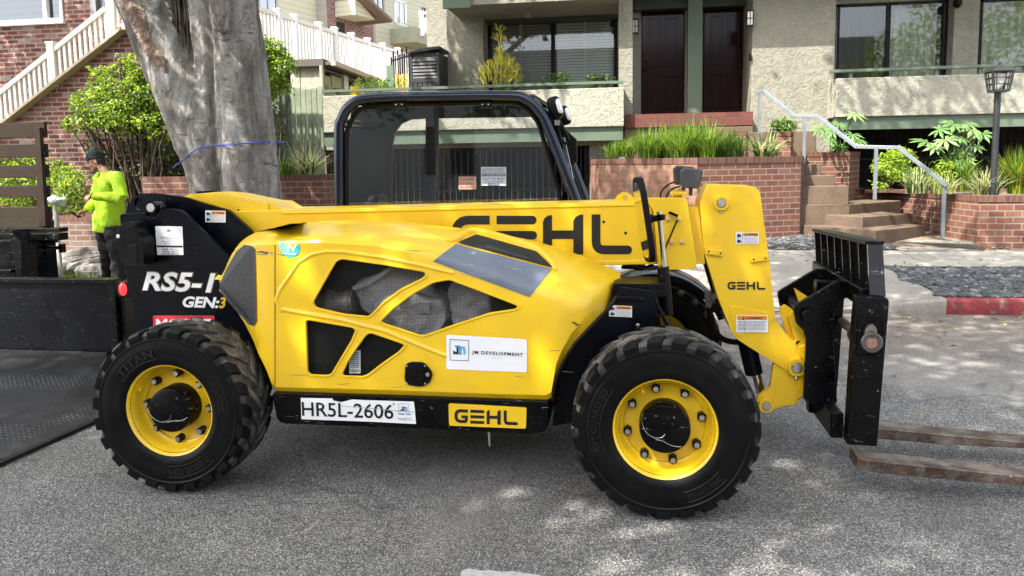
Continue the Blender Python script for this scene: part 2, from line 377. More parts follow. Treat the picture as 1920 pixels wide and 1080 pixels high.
def make_wheel(cx, cy, texts, side=-1, rot=0.0):
    """outer face towards -Y (side=-1) or +Y"""
    c = V((cx, cy, WR)); ax = V((0, side, 0))
    e = V((1, 0, 0)); g = V((0, 0, 1))
    def P(r, w_, a): return c+ax*w_+e*(math.cos(a)*r*KW)+g*(math.sin(a)*r*KW)
    kw = lambda pr, k=1.0: [(r_*KW*k, w_) for r_, w_ in pr]
    hub = MB()
    hub.lathe(kw([(.0, .132), (.098, .132), (.108, .128), (.112, .118), (.113, .02)]), c, ax, 36)
    for k in range(8):
        a = 2*math.pi*k/8+rot+.13; p = P(.168, .03, a)
        hub.tube([p, p+ax*.030], .021, 6); hub.tube([p+ax*.028, p+ax*.042], .012, 10, 1)
    sw = [P(.105-.02*math.sin(t*3), .1335, 2.6+rot+t*1.0) for t in [i/8 for i in range(9)]]
    hub.tube([P(.1*abs(1-t*1.0)+.02, .1335, 2.4+rot+t*2.2) for t in [i/10 for i in range(11)]], .0009, 4, 1)
    hub.tube([P(.102-.05*math.sin(t*2.2), .1335, -.9+rot-t*1.5) for t in [i/10 for i in range(11)]], .0009, 4, 1)
    W = hub.build('wheel', [BLKW, STEEL], tele)
    rim = MB()
    rim.lathe(kw([(.236, .118), (.238, .128), (.233, .134), (.226, .130), (.220, .118), (.214, .105), (.209, .085), (.206, .062), (.196, .050), (.188, .046),
               (.182, .034), (.172, .030), (.10, .030), (.10, -.02), (.2, -.1), (.228, -.13)], .98), c, ax, 56)
    vp = P(.205, .075, 2.0+rot); rim.tube([vp, vp+ax*.05+(c-vp).normalized()*.02], .005, 8)
    rim.build('rim', [YEL2], W)
    t = MB()
    prof = [(.215, .118), (.226, .132), (.246, .142), (.262, .1475), (.268, .1465), (.30, .1525), (.335, .1525), (.352, .150), (.357, .1535), (.366, .1525), (.372, .146), (.384, .138), (.400, .12), (.406, .06), (.406, 0)]
    nsp = 9
    full = prof+[(r, -w_) for r, w_ in prof[-2::-1]]
    o = len(t.v); t.lathe(kw(full), c, ax, 72)
    m = len(full)
    for i in range(len(t.f)):
        j = i % (m-1); t.m[i] = 1 if 11 <= j <= m-13 else 0
    rnd = random.Random(5)
    NL = 23
    for sd in (1, -1):
        for k in range(NL):
            a0 = 2*math.pi*(k+(.5 if sd < 0 else 0))/NL
            secs = [(.004, 0.0, .036, .417, .394), (.05, .14, .048, .417, .394), (.095, .27, .062, .416, .394), (.135, .34, .074, .411, .384), (.153, .35, .076, .398, .362), (.1545, .35, .060, .378, .360)]
            rows = []
            for w_, da, hw, ro, ri in secs:
                a = a0+da*.95
                rows.append([P(ri, sd*(w_ if ro > .38 else w_-.006), a-hw*1.15), P(ro, sd*w_, a-hw), P(ro, sd*w_, a+hw), P(ri, sd*(w_ if ro > .38 else w_-.006), a+hw*1.15)])
            vv = [p for r_ in rows for p in r_]; ff = []
            for i in range(len(rows)-1):
                for q in range(4): ff.append((i*4+q, i*4+(q+1) % 4, i*4+4+(q+1) % 4, i*4+4+q))
            ff += [(0, 1, 2, 3), tuple(len(vv)-4+q for q in range(4))]
            t.add(vv, ff, [2 if i < 2 else 0 for i in range(len(rows)-1) for _ in range(4)]+[2, 0])
    for s, a_c, r0, r1, flip, span in texts:
        vv, ff, asp = text2d(s, .01, 0, 1.05)
        ln = span
        def f(x, y):
            a = a_c-(x-.5)*ln if not flip else a_c+(x-.5)*ln
            r = lerp(r0, r1, y) if not flip else lerp(r1, r0, y)
            if side > 0: a = math.pi-a
            return P(r, .1565, a)
        t.add([f(x, y) for x, y in vv], ff, 3)
        n_ = 24
        if span > .5:
            for rr in (r0-.012, r1+.012):
                t.tube([P(rr, .153, a_c-(q/n_-.5)*ln*1.12) for q in range(n_+1)], .0018, 4, 3)
    t.build('tyre', [RUBBER, TREAD, LUGM, RUBTXT], W, ang=30)
    return W
RUBTXT = M('raised_tyre_lettering', (.014, .014, .0145), .55, var=.2, spec=.2)
LUGM = M('tread_lug_rubber', (.022, .0205, .019), .75, var=.35, vs_=12, dirt=1, dc=(.27, .245, .21), ds=8, bump=.2, bs=60, bd=.003)
make_wheel(XF, YT+.1525, [('RIM GUARD SD', math.radians(172), .298, .328, False, .95), ('12-16.5 NHS', math.radians(-55), .298, .322, True, .55)], rot=.1)
make_wheel(XR, YT+.1525, [('TITAN', math.radians(122), .275, .315, False, .75), ('12-16.5 NHS', math.radians(18), .29, .31, False, .55), ('HD 2000 II', math.radians(-68), .285, .318, True, .75)], rot=.62)
make_wheel(XF, YT+1.81-.1525, [], side=1); make_wheel(XR, YT+1.81-.1525, [], side=1)

# ---------------------------------------------------------------- hood (loft)
YO = [(413, 3.80), (482, 3.47), (512, 3.45), (1050, 3.45), (1100, 3.52), (1137, 3.70), (1163, 3.92)]
yoX = [(U(p, 600, y=y).x, y) for p, y in YO]
def curve(pts, y=None):
    out = []
    for a, b in pts:
        yy = y if y is not None else interp(U(a, b, y=3.46).x, yoX)
        if y is None: yy = interp(U(a, b, y=yy).x, yoX)
        q = U(a, b, y=yy); out.append((q.x, q.z))
    return out
fb = curve([(405, 535), (407, 543), (420, 572), (450, 615), (473, 657), (490, 693), (507, 728), (513, 735), (700, 741), (900, 748), (1028, 752), (1034, 748), (1038, 720), (1050, 687), (1073, 647), (1103, 615), (1137, 580), (1153, 557), (1163, 530)])
fs = curve([(405, 525), (445, 462), (458, 456), (480, 452), (520, 450), (600, 447), (700, 453), (800, 472), (870, 494), (950, 527), (1000, 548), (1050, 566), (1100, 572), (1137, 550), (1163, 521)])
ft = curve([(415, 575), (450, 500), (474, 448), (492, 432), (575, 417), (650, 413), (760, 416), (860, 428), (900, 432), (1000, 452), (1053, 467), (1097, 483), (1140, 502), (1163, 513)], 4.0)
X0, X1 = yoX[0][0], yoX[-1][0]
rows = []; NS = 90; YIN = 4.02
for i in range(NS+1):
    x = lerp(X0, X1, i/NS); yo = interp(x, yoX); zb = interp(x, fb); zs = max(interp(x, fs), zb+.012); zt = max(interp(x, ft), zs+.01)
    ed = max(min(1, (zb-.46)/.08), 0); c = lerp(.012, .055, ed); c = min(c, (zs-zb)*.8)
    r = [V((x, yo+c+.02, zb)), V((x, yo+c*.75, zb)), V((x, yo, zb+c*1.1))]
    for t in (.25, .5, .75): r.append(V((x, yo, lerp(zb+c*1.1, zs-.02*(1-.5*ed), t))))
    zz = zs-.02 if zs-zb > .08 else zs
    zz = max(zz, r[-1].z+.002)
    for k in range(10):
        a = math.pi/2*k/9; r.append(V((x, lerp(yo, YIN, 1-math.cos(a)), lerp(zz, zt, math.sin(a)**.9))))
    r.append(V((x, YIN+.03, zt-.02))); r.append(V((x, YIN+.04, zt-.12)))
    rows.append(r)
hm = MB(); hm.grid(rows)
hood_bvh = BVHTree.FromPolygons([tuple(p) for p in hm.v], [tuple(f) for f in hm.f])
W1 = [(585, 567), (630, 488), (641, 484), (720, 495), (796, 508), (801, 515), (795, 522), (753, 543), (720, 567), (693, 595), (645, 590), (600, 580), (590, 577)]
W2 = [(712, 602), (737, 577), (773, 550), (813, 528), (843, 523), (905, 546), (970, 571), (974, 577), (966, 581), (920, 588), (853, 610), (797, 630), (787, 630), (717, 607)]
W3 = [(572, 602), (577, 598), (663, 613), (669, 619), (660, 640), (640, 673), (623, 702), (616, 705), (582, 704), (575, 698)]
W4 = [(690, 624), (697, 623), (756, 643), (760, 648), (750, 660), (717, 683), (690, 704), (682, 707), (644, 706), (640, 701), (653, 673), (683, 630)]
WINS = [W1, W2, W3, W4]
hood = hm.build('engine_hood', [YEL], tele, ang=28)
sm_ = hood.modifiers.new('s', 'SOLIDIFY'); sm_.thickness = .022; sm_.offset = -1
cut = MB()
for Wn in WINS:
    cut.prism(round_poly(pxpoly(Wn, 3.45-.12), .02, 3), (0, .26, 0)) if False else cut.prism([V((p.x, 3.36, p.z)) for p in round_poly(pxpoly(Wn, 3.45), .015, 3)], (0, .22, 0))
cutter = cut.build('cutter', [YEL], smooth=False)
bm_ = hood.modifiers.new('b', 'BOOLEAN'); bm_.operation = 'DIFFERENCE'; bm_.object = cutter; bm_.solver = 'EXACT'
dg = bpy.context.evaluated_depsgraph_get(); nm = bpy.data.meshes.new_from_object(hood.evaluated_get(dg))
hood.modifiers.clear(); hood.data = nm; nm.name = 'engine_hood'
nm.polygons.foreach_set('use_smooth', [True]*len(nm.polygons)); nm.set_sharp_from_angle(angle=math.radians(28))
bpy.data.objects.remove(cutter)
def HP(px, py, lift=.0):
    d = D(px, py).normalized(); loc, n, _, _ = hood_bvh.ray_cast(CAM, d)
    if loc is None: return U(px, py, y=3.46)
    if n.dot(d) > 0: n = -n
    return loc+n*lift
def hood_quad(mb, q, nu, nv, lift, mi=0):
    rows_ = []
    for j in range(nv+1):
        rr = []
        for i in range(nu+1):
            u_, v_ = i/nu, j/nv
            x = lerp(lerp(q[0][0], q[1][0], u_), lerp(q[3][0], q[2][0], u_), v_); y = lerp(lerp(q[0][1], q[1][1], u_), lerp(q[3][1], q[2][1], u_), v_)
            rr.append(HP(x, y, lift))
        rows_.append(rr)
    mb.grid(rows_, mi)
# window lips, embossed ridge
lip = MB()
for Wn in WINS:
    pts = round_poly(pxpoly(Wn, 3.45), .015, 3); lip.tube(pts+[pts[0], pts[1]], .006, 6, caps=False)
lip.tube([HP(a, b, -.010) for a, b in [(528, 585), (518, 562), (524, 545), (560, 492), (585, 477), (610, 472), (640, 472), (720, 483), (800, 500), (850, 512)]], .016, 8)
lip.tube([HP(a, b, -.012) for a, b in [(528, 580), (560, 586), (640, 600), (720, 620), (780, 645), (838, 668)]], .018, 8)
lip.build('window_trim', [YEL], hood)
# perforated screens
sm, N, L, b = mk('perforated_screen'); uv = coords(N, 'UV')
ck = tn(N, L, 'ShaderNodeTexVoronoi', uv, Scale=150.0); ck.feature = 'F1'; ck.inputs['Randomness'].default_value = .15
hole = ramp(N, L, ck.outputs['Distance'], [(.42, 1), (.50, 0)])
b.inputs['Base Color'].default_value = (.006, .006, .0062, 1); b.inputs['Roughness'].default_value = .55
tr = N.new('ShaderNodeBsdfTransparent'); ms = N.new('ShaderNodeMixShader'); L.new(hole, ms.inputs[0]); L.new(b.outputs[0], ms.inputs[1]); L.new(tr.outputs[0], ms.inputs[2])
L.new(ms.outputs[0], N['Material Output'].inputs[0]); SCREEN = sm
for Wn in WINS:
    s = MB(); pts = pxpoly(Wn, 3.478); cc = sum(pts, V())/len(pts); s.poly([cc+(p-cc)*1.12 for p in pts]); s.build('mesh_screen', [SCREEN], hood)
rs = MB(); q = [(459, 459), (474, 461), (479, 468), (481, 540), (482, 603), (477, 611), (468, 609), (440, 580), (414, 548), (411, 535), (425, 506), (444, 472)]
rs.poly([HP(a, b_, .004) for a, b_ in q])
m_, N, L, b = mk('radiator_grille_mesh'); uv = coords(N, 'Object')
gk = tn(N, L, 'ShaderNodeTexVoronoi', uv, Scale=120.0); L.new(ramp(N, L, gk.outputs['Distance'], [(.3, (.001, .001, .001)), (.55, (.012, .012, .013))]), b.inputs['Base Color']); b.inputs['Roughness'].default_value = .5
bumpn(N, L, b, gk.outputs['Distance'], .6, .004)
tape = [(447, 496), (459, 505), (449, 524), (434, 515)]; rs.poly([HP(a, b_, .007) for a, b_ in tape], 1)
rs.build('rear_grille', [m_, M('silver_tape', (.35, .35, .36), .3, .3, var=.3)], hood)
# top strip, grey anti slip panel, scoop
st = MB(); hood_quad(st, [(482, 435.5), (520, 431), (578, 418.3), (545, 419.2)], 8, 4, .003); st.build('top_vent_strip', [PLA], hood)
gp = MB(); hood_quad(gp, [(812, 490), (993, 557), (1035, 505), (855, 458)], 16, 8, .003); gp.build('anti_slip_panel', [GREYP], hood)
sc = MB(); hood_quad(sc, [(858, 456), (1036, 503), (1005, 473), (893, 441)], 12, 6, .006); sc.build('air_intake', [DARKIN], hood)
lp = MB(); pth = smooth_path([HP(a, b_, .004) for a, b_ in [(836, 453), (856, 450), (872, 440), (892, 436), (940, 447), (1000, 466), (1020, 480), (1033, 494), (1042, 508)]], 4)
lp.tube(pth, [.006+.016*math.sin(math.pi*i/(len(pth)-1))**.5 for i in range(len(pth))], 10); lp.build('intake_lip', [YEL], hood)
la = MB(); la.poly([HP(a, b_, .008) for a, b_ in [(912, 462), (987, 484), (986, 489), (911, 467)]]); la.build('intake_slot', [M('intake_slot_grey', (.02, .02, .021), .6)], hood)
# engine bay seen through the screens
eb = MB(); a = U(560, 720, y=3.95); c = U(1000, 470, y=3.95); eb.box((a.x, 3.93, a.z), (c.x, 3.96, c.z)); eb.build('engine_bay_wall', [DARKIN], tele)
def bag(pts, y0, dep, seed):
    m = MB(); m.prism(round_poly(pxpoly(pts, y0), .02, 3), (0, dep, 0)); o = m.build('tmp', [YEL], smooth=False)
    r_ = o.modifiers.new('r', 'REMESH'); r_.mode = 'VOXEL'; r_.voxel_size = .009; q = o.modifiers.new('s', 'SMOOTH'); q.iterations = 14; q.factor = .6
    dg = bpy.context.evaluated_depsgraph_get(); me = bpy.data.meshes.new_from_object(o.evaluated_get(dg)); off = o.location.copy(); nr = [v.normal.copy() for v in me.vertices]
    k = MB(); k.add([v.co+off+n*(.030*noise.noise((v.co+off)*7+V((seed, 0, 0)))+.012*noise.noise((v.co+off)*19)) for v, n in zip(me.vertices, nr)], [list(p.vertices) for p in me.polygons]); bpy.data.objects.remove(o); bpy.data.meshes.remove(me)
    return k.build('muffler_wrap', [CLOTHG], tele, ang=180, recalc=False)
bag([(660, 536), (672, 530), (694, 524), (742, 497), (806, 505), (806, 600), (770, 620), (700, 600), (668, 575)], 3.58, .16, 1)
bag([(700, 575), (770, 548), (828, 562), (840, 600), (820, 640), (740, 640), (704, 615)], 3.53, .18, 2)
bag([(838, 545), (852, 528), (880, 530), (921, 545), (921, 600), (880, 615), (846, 605), (842, 577)], 3.56, .14, 3)
fl = MB(); fl.bar(U(662, 541, y=3.565), U(690, 531, y=3.565), .012, .02); fl.bar(U(690, 531, y=3.56), U(738, 500, y=3.57), .012, .02); fl.prism(round_poly(pxpoly([(736, 570), (778, 566), (786, 575), (780, 584), (740, 582)], 3.515), .01), (0, .02, 0)); fl.build('wrap_seam', [CLOTHG], tele)
pp = MB(); pp.cyl(U(600, 570, y=3.62), U(665, 566, y=3.62), .055, 18); pp.cyl(U(618, 569, y=3.62), U(626, 568, y=3.62), .066, 18); pp.cyl(U(652, 567, y=3.62), U(660, 567, y=3.62), .066, 18)
pp.build('exhaust_pipe', [M('dull_pipe_metal', (.28, .27, .25), .4, .6, var=.3)], tele)
fl = MB(); fl.box(U(742, 586, y=3.52), U(760, 574, y=3.52)+V((.12, .01, .02))); fl.build('muffler_tag', [STEEL], tele)
lbq = pxq(655, 657, 676, 700, 3.474); lb = MB(); lb.poly(lbq); lines_of_text(lb, lbq, .1, .9, [.9, .82, .74, .66, .58, .5, .42, .34, .26], .04, 1, random.Random(3)); text_quad(lb, 'HIGH', in_quad(lbq, .1, .06, .9, .18), 1, .02, lift=LIFT2)
lb.build('small_label', [M('silver_label', (.5, .55, .6), .4), BLKINK], hood)
sm2 = MB(); sm2.tube([HP(516, y_, -.0012) for y_ in range(448, 736, 12)], .0028, 5); sm2.tube([HP(513.5, y_, -.001) for y_ in range(452, 730, 12)], .0035, 5, 1)
sm2.build('panel_seam', [M('dark_seam', (.10, .055, .003), .6), YEL], hood)
scf = MB(); rn_ = random.Random(12)
def scrape(pts, w0, mi=0):
    P_ = [HP(a, b_, .0012) for a, b_ in pts]; n_ = len(P_); vv = []
    for k, p in enumerate(P_):
        h = w0*math.sin(math.pi*(k+.4)/(n_-.2))*.5; vv += [p+V((0, 0, h)), p-V((0, 0, h))]
    scf.add(vv, [(2*k, 2*k+2, 2*k+3, 2*k+1) for k in range(n_-1)], mi)
scrape([(481, 473), (490, 472), (500, 474), (512, 474)], .010); scrape([(482, 477), (498, 477), (512, 477.5)], .005, 1); scrape([(519, 477), (530, 478), (545, 478), (560, 477)], .006, 1)
scrape([(762, 470), (785, 471), (807, 471)], .0035); scrape([(816, 479), (835, 481), (864, 482)], .004, 2); scrape([(1072, 604), (1078, 606), (1085, 610)], .012); scrape([(1080, 610), (1088, 608)], .008, 1)
for _ in range(16):
    a, b_ = rn_.uniform(540, 1050), rn_.uniform(640, 742); ln = rn_.uniform(10, 45); sl_ = rn_.uniform(-.2, .3)
    if 560 < a < 770 and b_ < 712 or 830 < a+ln and a < 995 and b_ < 705: continue
    scrape([(a+ln*k/4, b_+sl_*ln*k/4+rn_.uniform(-.6, .6)) for k in range(5)], rn_.uniform(.0015, .003), rn_.choice([0, 0, 1]))
for _ in range(12):
    a, b_ = rn_.uniform(850, 1000), rn_.uniform(475, 540); ln = rn_.uniform(14, 50); 
    if abs((b_-490)-(a-855)*.34) > 22: continue
    scf.bar(HP(a, b_, .0042), HP(a+ln, b_+ln*.22, .0042), .0022, .0008, (0, 0, 1), 2)
scf.build('scrape', [M('dark_scrape', (.10, .06, .012), .6), M('primer_scrape', (.16, .14, .12), .6), M('pale_scratch', (.45, .46, .48), .6)], hood, recalc=False)
# latch
lt = MB(); lt.prism(round_poly(pxpoly([(760, 683), (770, 679), (795, 680), (811, 700), (806, 718), (790, 726), (764, 722), (758, 712)], 3.438), .02), (0, .014, 0))
lt.prism(round_poly(pxpoly([(782, 684), (794, 690), (797, 704), (792, 717), (783, 719), (787, 702)], 3.425), .012), (0, .02, 0))
c = U(776, 702, y=3.435); lt.tube([c, c-V((0, .008, 0))], .014, 16); lt.bar(U(770, 703, y=3.428), U(792, 703, y=3.428), .014, .012)
for a, b_ in [(763, 686), (797, 686), (763, 719), (797, 719)]: p = U(a, b_, y=3.437); lt.tube([p, p-V((0, .004, 0))], .005, 8, 1)
c = U(802, 702, y=3.434); lt.tube([c, c-V((0, .006, 0))], .010, 12, 1)
lt.build('hood_latch', [PLA, STEEL], hood, bevel=.002)
# ---------------------------------------------------------------- sill
si = MB(); si.prism(round_poly(pxpoly([(509, 736), (1030, 753), (1026, 806), (1014, 812), (993, 815), (760, 803), (532, 795), (519, 788)], 3.44), .02), (0, .55, 0)); si.build('side_sill', [BLKW], tele, bevel=.006)
pin = MB(); pin.cyl(U(917, 808, y=3.6), U(918, 836, y=3.6), .006, 8); pin.build('drain_rod', [STEEL], tele)
# ---------------------------------------------------------------- logo
def ribbon(pts, w_):
    n = len(pts); Lf, Rt = [], []
    for i in range(n):
        d1 = (pts[i]-pts[i-1]).normalized() if i else None; d2 = (pts[i+1]-pts[i]).normalized() if i < n-1 else None
        d1 = d1 or d2; d2 = d2 or d1; n1 = V((-d1.y, d1.x)); n2 = V((-d2.y, d2.x)); mth_ = (n1+n2).normalized(); k = w_/2/max(.4, mth_.dot(n1))
        Lf.append(pts[i]+mth_*k); Rt.append(pts[i]-mth_*k)
    return Lf, Rt
def rnd2(pts, r):
    return [V((p.x, p.y)) for p in round_poly([V((a, b_, 0)) for a, b_ in pts], r)]
def open_round(pts, r):
    q = [V((*pts[0], 0))]
    for i in range(1, len(pts)-1):
        p = V((*pts[i], 0)); a = V((*pts[i-1], 0))-p; b_ = V((*pts[i+1], 0))-p; d = min(r, a.length*.49, b_.length*.49)
        s_, e_ = p+a.normalized()*d, p+b_.normalized()*d
        for k in range(7):
            t = k/6; q.append((1-t)**2*s_+2*t*(1-t)*p+t*t*e_)
    q.append(V((*pts[-1], 0))); return [V((k.x, k.y)) for k in q]
def word_mark(mb, l, t, r, b_, y, mi, sl=0.0):
    """the four wide letters, in a 339 x 75 design box"""
    def mp(p): return U(lerp(l, r, p.x/339), lerp(t, b_, p.y/75)+sl*p.x/339, y=y)
    def bar2(x0, y0, x1, y1, rr=0, side='r'):
        if rr: pts = [(x0, y0)]+[(x1-rr+rr*math.sin(a), (y0+y1)/2-(y1-y0)/2*math.cos(a)) for a in [math.pi*k/8 for k in range(9)]]+[(x0, y1)]
        else: pts = [(x0, y0), (x1, y0), (x1, y1), (x0, y1)]
        mb.poly([mp(V(p)) for p in pts], mi)
    Wd = 16.5
    g = open_round([(72, 10.5), (8.5, 10.5), (8.5, 66), (63.5, 66), (63.5, 42)], 26)
    Lf, Rt = ribbon(g, Wd)
    for i in range(len(g)-1): mb.poly([mp(Lf[i]), mp(Lf[i+1]), mp(Rt[i+1]), mp(Rt[i])], mi)
    bar2(38, 34, 72, 49)
    bar2(85, 2.5, 160, 18.5, 8); bar2(85, 31, 161, 47, 8); bar2(85, 59.5, 161, 75, 8)
    mb.poly([mp(V(p)) for p in [(172, 75), (172, 14), (175, 7), (182, 2), (189, 1), (189, 30), (229, 30), (229, 12), (233, 5), (240, 1), (247.5, 0), (247.5, 75), (229, 75), (229, 46), (189, 46), (189, 75)]], mi)
    g = open_round([(271.5, 0), (271.5, 66.5), (331, 66.5)], 16); Lf, Rt = ribbon(g, Wd)
    for i in range(len(g)-1): mb.poly([mp(Lf[i]), mp(Lf[i+1]), mp(Rt[i+1]), mp(Rt[i])], mi)
    mb.poly([mp(V((331+8*math.sin(a), 66.5-8.2*math.cos(a)))) for a in [math.pi*k/8 for k in range(9)]], mi)
def square_logo(mb, q, m_frame, m_a, m_b):
    """square outline with two linked bent strokes"""
    def fr(x0, y0, x1, y1, mi): mb.poly([p+LIFT2 for p in in_quad(q, x0, y0, x1, y1)], mi)
    for r_ in [(0, 0, 1, .025), (0, .975, 1, 1), (0, .025, .025, .975), (.975, .025, 1, .975)]: fr(*r_, m_frame)
    for r_ in [(.18, .30, .28, .45), (.28, .30, .45, .40), (.36, .40, .45, .62)]: fr(*r_, m_frame)
    for r_ in [(.28, .62, .37, .72), (.37, .62, .55, .72), (.47, .40, .55, .62), (.47, .30, .62, .40)]: fr(*r_, m_b)
    for r_ in [(.55, .58, .80, .68), (.55, .45, .63, .58), (.72, .30, .82, .58)]: fr(*r_, m_a)
hd = MB(); q = [HP(a, b_, .003) for a, b_ in [(837, 692), (988, 698), (988, 636), (837, 627)]]
hd.poly(round_poly(q, .012), 0); square_logo(hd, in_quad(q, .045, .27, .285, .88), 1, 3, 2)
text_quad(hd, 'JM DEVELOPMENT', in_quad(q, .325, .455, .955, .585), 1, .02, 0, 1.22, LIFT2); text_quad(hd, 'EST. 2017', in_quad(q, .57, .38, .70, .415), 4, 0, 0, 1.3, LIFT2)
hd.build('company_sticker', [WHT, BLKINK, BLUINK, M('pale_blue_print', (.10, .38, .62), .5), GREYINK], hood, recalc=False, smooth=False)
lv = MB(); lv.poly([HP(545+18*math.cos(a), 466+16*math.sin(a), .0025) for a in [2*math.pi*k/20 for k in range(20)]], 0)
lv.poly([HP(a, b_, .004) for a, b_ in [(521, 449), (533, 455), (540, 467), (539, 478), (529, 472), (523, 461)]], 1)
q = [HP(a, b_, .004) for a, b_ in [(540, 472), (557, 472), (557, 459), (540, 459)]]; text_quad(lv, 'IV', q, 2, .03)
lv.poly([HP(a, b_, .004) for a, b_ in [(533, 476), (556, 477), (556, 475), (533, 474)]], 2)
lv.build('leaf_sticker', [TEAL, LEAFINK, WHT], hood, recalc=False)
pl = MB(); yy = 3.4365
q = [U(a, b_, y=yy) for a, b_ in [(565, 787), (777, 795), (777, 752), (563, 746)]]
q2 = pxpoly([(564, 746), (623, 747), (625, 751), (640, 754), (660, 749), (680, 750), (776, 753), (778, 770), (780, 795), (700, 791), (565, 786)], yy)
pl.poly(q2, 0); text_quad(pl, 'HR5L-2606', in_quad(q, .01, .18, .82, .83), 1, .012, lift=LIFT1)
pl.poly([p+LIFT1 for p in in_quad(q, .815, .82, .83, .87)], 1); square_logo(pl, in_quad(q, .865, .44, .955, .88), 1, 2, 2)
lines_of_text(pl, q, .86, .975, [.40], .035, 2, random.Random(1)); text_quad(pl, '714-203-7711', in_quad(q, .855, .14, .975, .26), 3, lift=LIFT1)
pl.poly([U(a, b_, y=yy)+LIFT3 for a, b_ in [(640, 760), (780, 772), (780, 773), (640, 761)]][::-1], 4)
pl.build('number_plate', [WHT, BLKINK, BLUINK, NAVY, GREYINK], si_ := [c_ for c_ in tele.children if c_.name.startswith('side_sill')][0], recalc=False, smooth=False)
bp = MB(); bp.prism(round_poly(pxpoly([(841, 757), (987, 765), (986, 804), (842, 798)], 3.430), .008), (0, .012, 0)); word_mark(bp, 852, 766, 971, 793, 3.4285, 1, 4.5)
bp.build('badge_plate', [YEL, BLKINK], si_)
# ---------------------------------------------------------------- chassis
ch = MB(); zc = .36
ch.box((XR-.25, 3.95, .38), (XF-.08, 4.60, .74)); ch.box((XR+.45, 3.92, .34), (XF-.45, 4.7, .5)); ch.build('chassis', [BLK], tele, bevel=.01)
for xx in (XF, XR):
    ax_ = MB(); ax_.cyl((xx, YT+.15, WR), (xx, YT+1.81-.15, WR), .09, 14); ax_.box((xx-.12, 4.1, WR-.12), (xx+.12, 4.45, WR+.13)); ax_.build('axle', [BLK], tele, bevel=.01)
fp = MB(); fp.prism(pxpoly([(1036, 800), (1040, 748), (1052, 690), (1076, 646), (1112, 606), (1150, 566), (1163, 537), (1228, 545), (1236, 575), (1240, 620), (1262, 655), (1262, 760)], 3.72), (0, .20, 0))
fp.build('front_frame_panel', [BLK], tele, bevel=.006)
fb_ = MB(); bxp(fb_, 1150, 532, 1248, 557, 3.74, 3.98); fb_.prism(pxpoly([(1228, 560), (1272, 640), (1282, 662), (1270, 662), (1236, 585)], 3.70), (0, .16, 0)); fb_.prism(pxpoly([(1228, 590), (1236, 590), (1236, 640), (1228, 640)], 3.68), (0, .05, 0)); bxp(fb_, 1148, 556, 1205, 565, 3.715, 3.8)
p = U(1196, 610, y=3.715); fb_.tube([p, p-V((0, .008, 0))], .010, 10, 1)
fb_.build('valve_cover', [BLKW, STEEL], tele, bevel=.005)
rg = MB(); rp = [U(a, b_, y=3.455) for a, b_ in [(1037, 752), (1041, 720), (1053, 688), (1076, 648), (1106, 616), (1140, 580), (1157, 556)]]; rg.tube(smooth_path(rp, 3), .009, 8); rg.build('arch_rubber', [PLA], hood)
# far mudguard
fm = MB(); cF = V((XF, 4.98, WR)); zt = U(1240, 507, y=4.9).z-WR
fm.lathe([(zt, -.13), (zt-.005, -.155), (zt-.03, -.16), (zt-.035, -.13), (zt-.03, .15), (zt, .15)], cF, (0, 1, 0), 40, closed=True, a0=math.radians(-160), a1=math.radians(-22)) if False else None
rows = []
for i in range(41):
    a = math.radians(lerp(160, 24, i/40)); rr = []
    for r_, yy_ in [(zt-.05, -.15), (zt-.012, -.155), (zt, -.13), (zt, .16), (zt-.012, .16), (zt-.012, -.10), (zt-.05, -.13)]:
        rr.append(cF+V((math.cos(a)*r_, yy_, math.sin(a)*r_)))
    rows.append(rr)
fm.grid(rows, wrap=True); fm.build('mudguard', [CHAR], tele)
fk = MB(); fk.cyl(U(1230, 525, y=4.8), U(1236, 560, y=4.8), .018, 8); fk.build('mudguard_bracket', [BLK], tele)
# ---------------------------------------------------------------- rear tower
rt = MB(); rt.prism(round_poly(pxpoly([(224.6, 403), (228.5, 400.5), (272, 399), (275, 405), (285, 409), (295, 405), (299, 390), (335, 393), (345, 399), (430, 483), (470, 530), (470, 645), (262, 645), (261, 622), (234, 503)], 3.92), .006), (0, .03, 0))
rt.build('tower_plate', [BLK], tele, bevel=.003); rtp = rt
r2 = MB(); outer = [(236, 399), (239, 386), (249, 371), (262, 363), (286, 362), (345, 369.5), (428, 394), (471, 433), (480, 460), (440, 520), (250, 520)]
pts = round_poly(pxpoly(outer, 4.04), .02); cc = U(260, 383, y=4.04); hole = [cc+V((.030*math.cos(a), 0, .036*math.sin(a))) for a in [2*math.pi*k/20 for k in range(20)]]
me_b = bmesh.new(); vo = [me_b.verts.new(p) for p in pts]; vh = [me_b.verts.new(p) for p in hole]
es = [me_b.edges.new((vo[i], vo[(i+1) % len(vo)])) for i in range(len(vo))]+[me_b.edges.new((vh[i], vh[(i+1) % 20])) for i in range(20)]
fl_ = bmesh.ops.triangle_fill(me_b, edges=es, use_beauty=True)['geom']; me_b.verts.index_update()
vv = [v.co.copy() for v in me_b.verts]; ff = [[v.index for v in f.verts] for f in me_b.faces if (sum((v.co for v in f.verts), V())/3-cc).length > .028]
me_b.free(); n_ = len(vv); r2.add(vv, ff); r2.add([p+V((0, .028, 0)) for p in vv], ff)
for lst in (pts, hole): r2.add([p for p in lst]+[p+V((0, .028, 0)) for p in lst], [(i, (i+1) % len(lst), len(lst)+(i+1) % len(lst), len(lst)+i) for i in range(len(lst))])
r2.build('pivot_plate', [BLK], tele, weld=True)
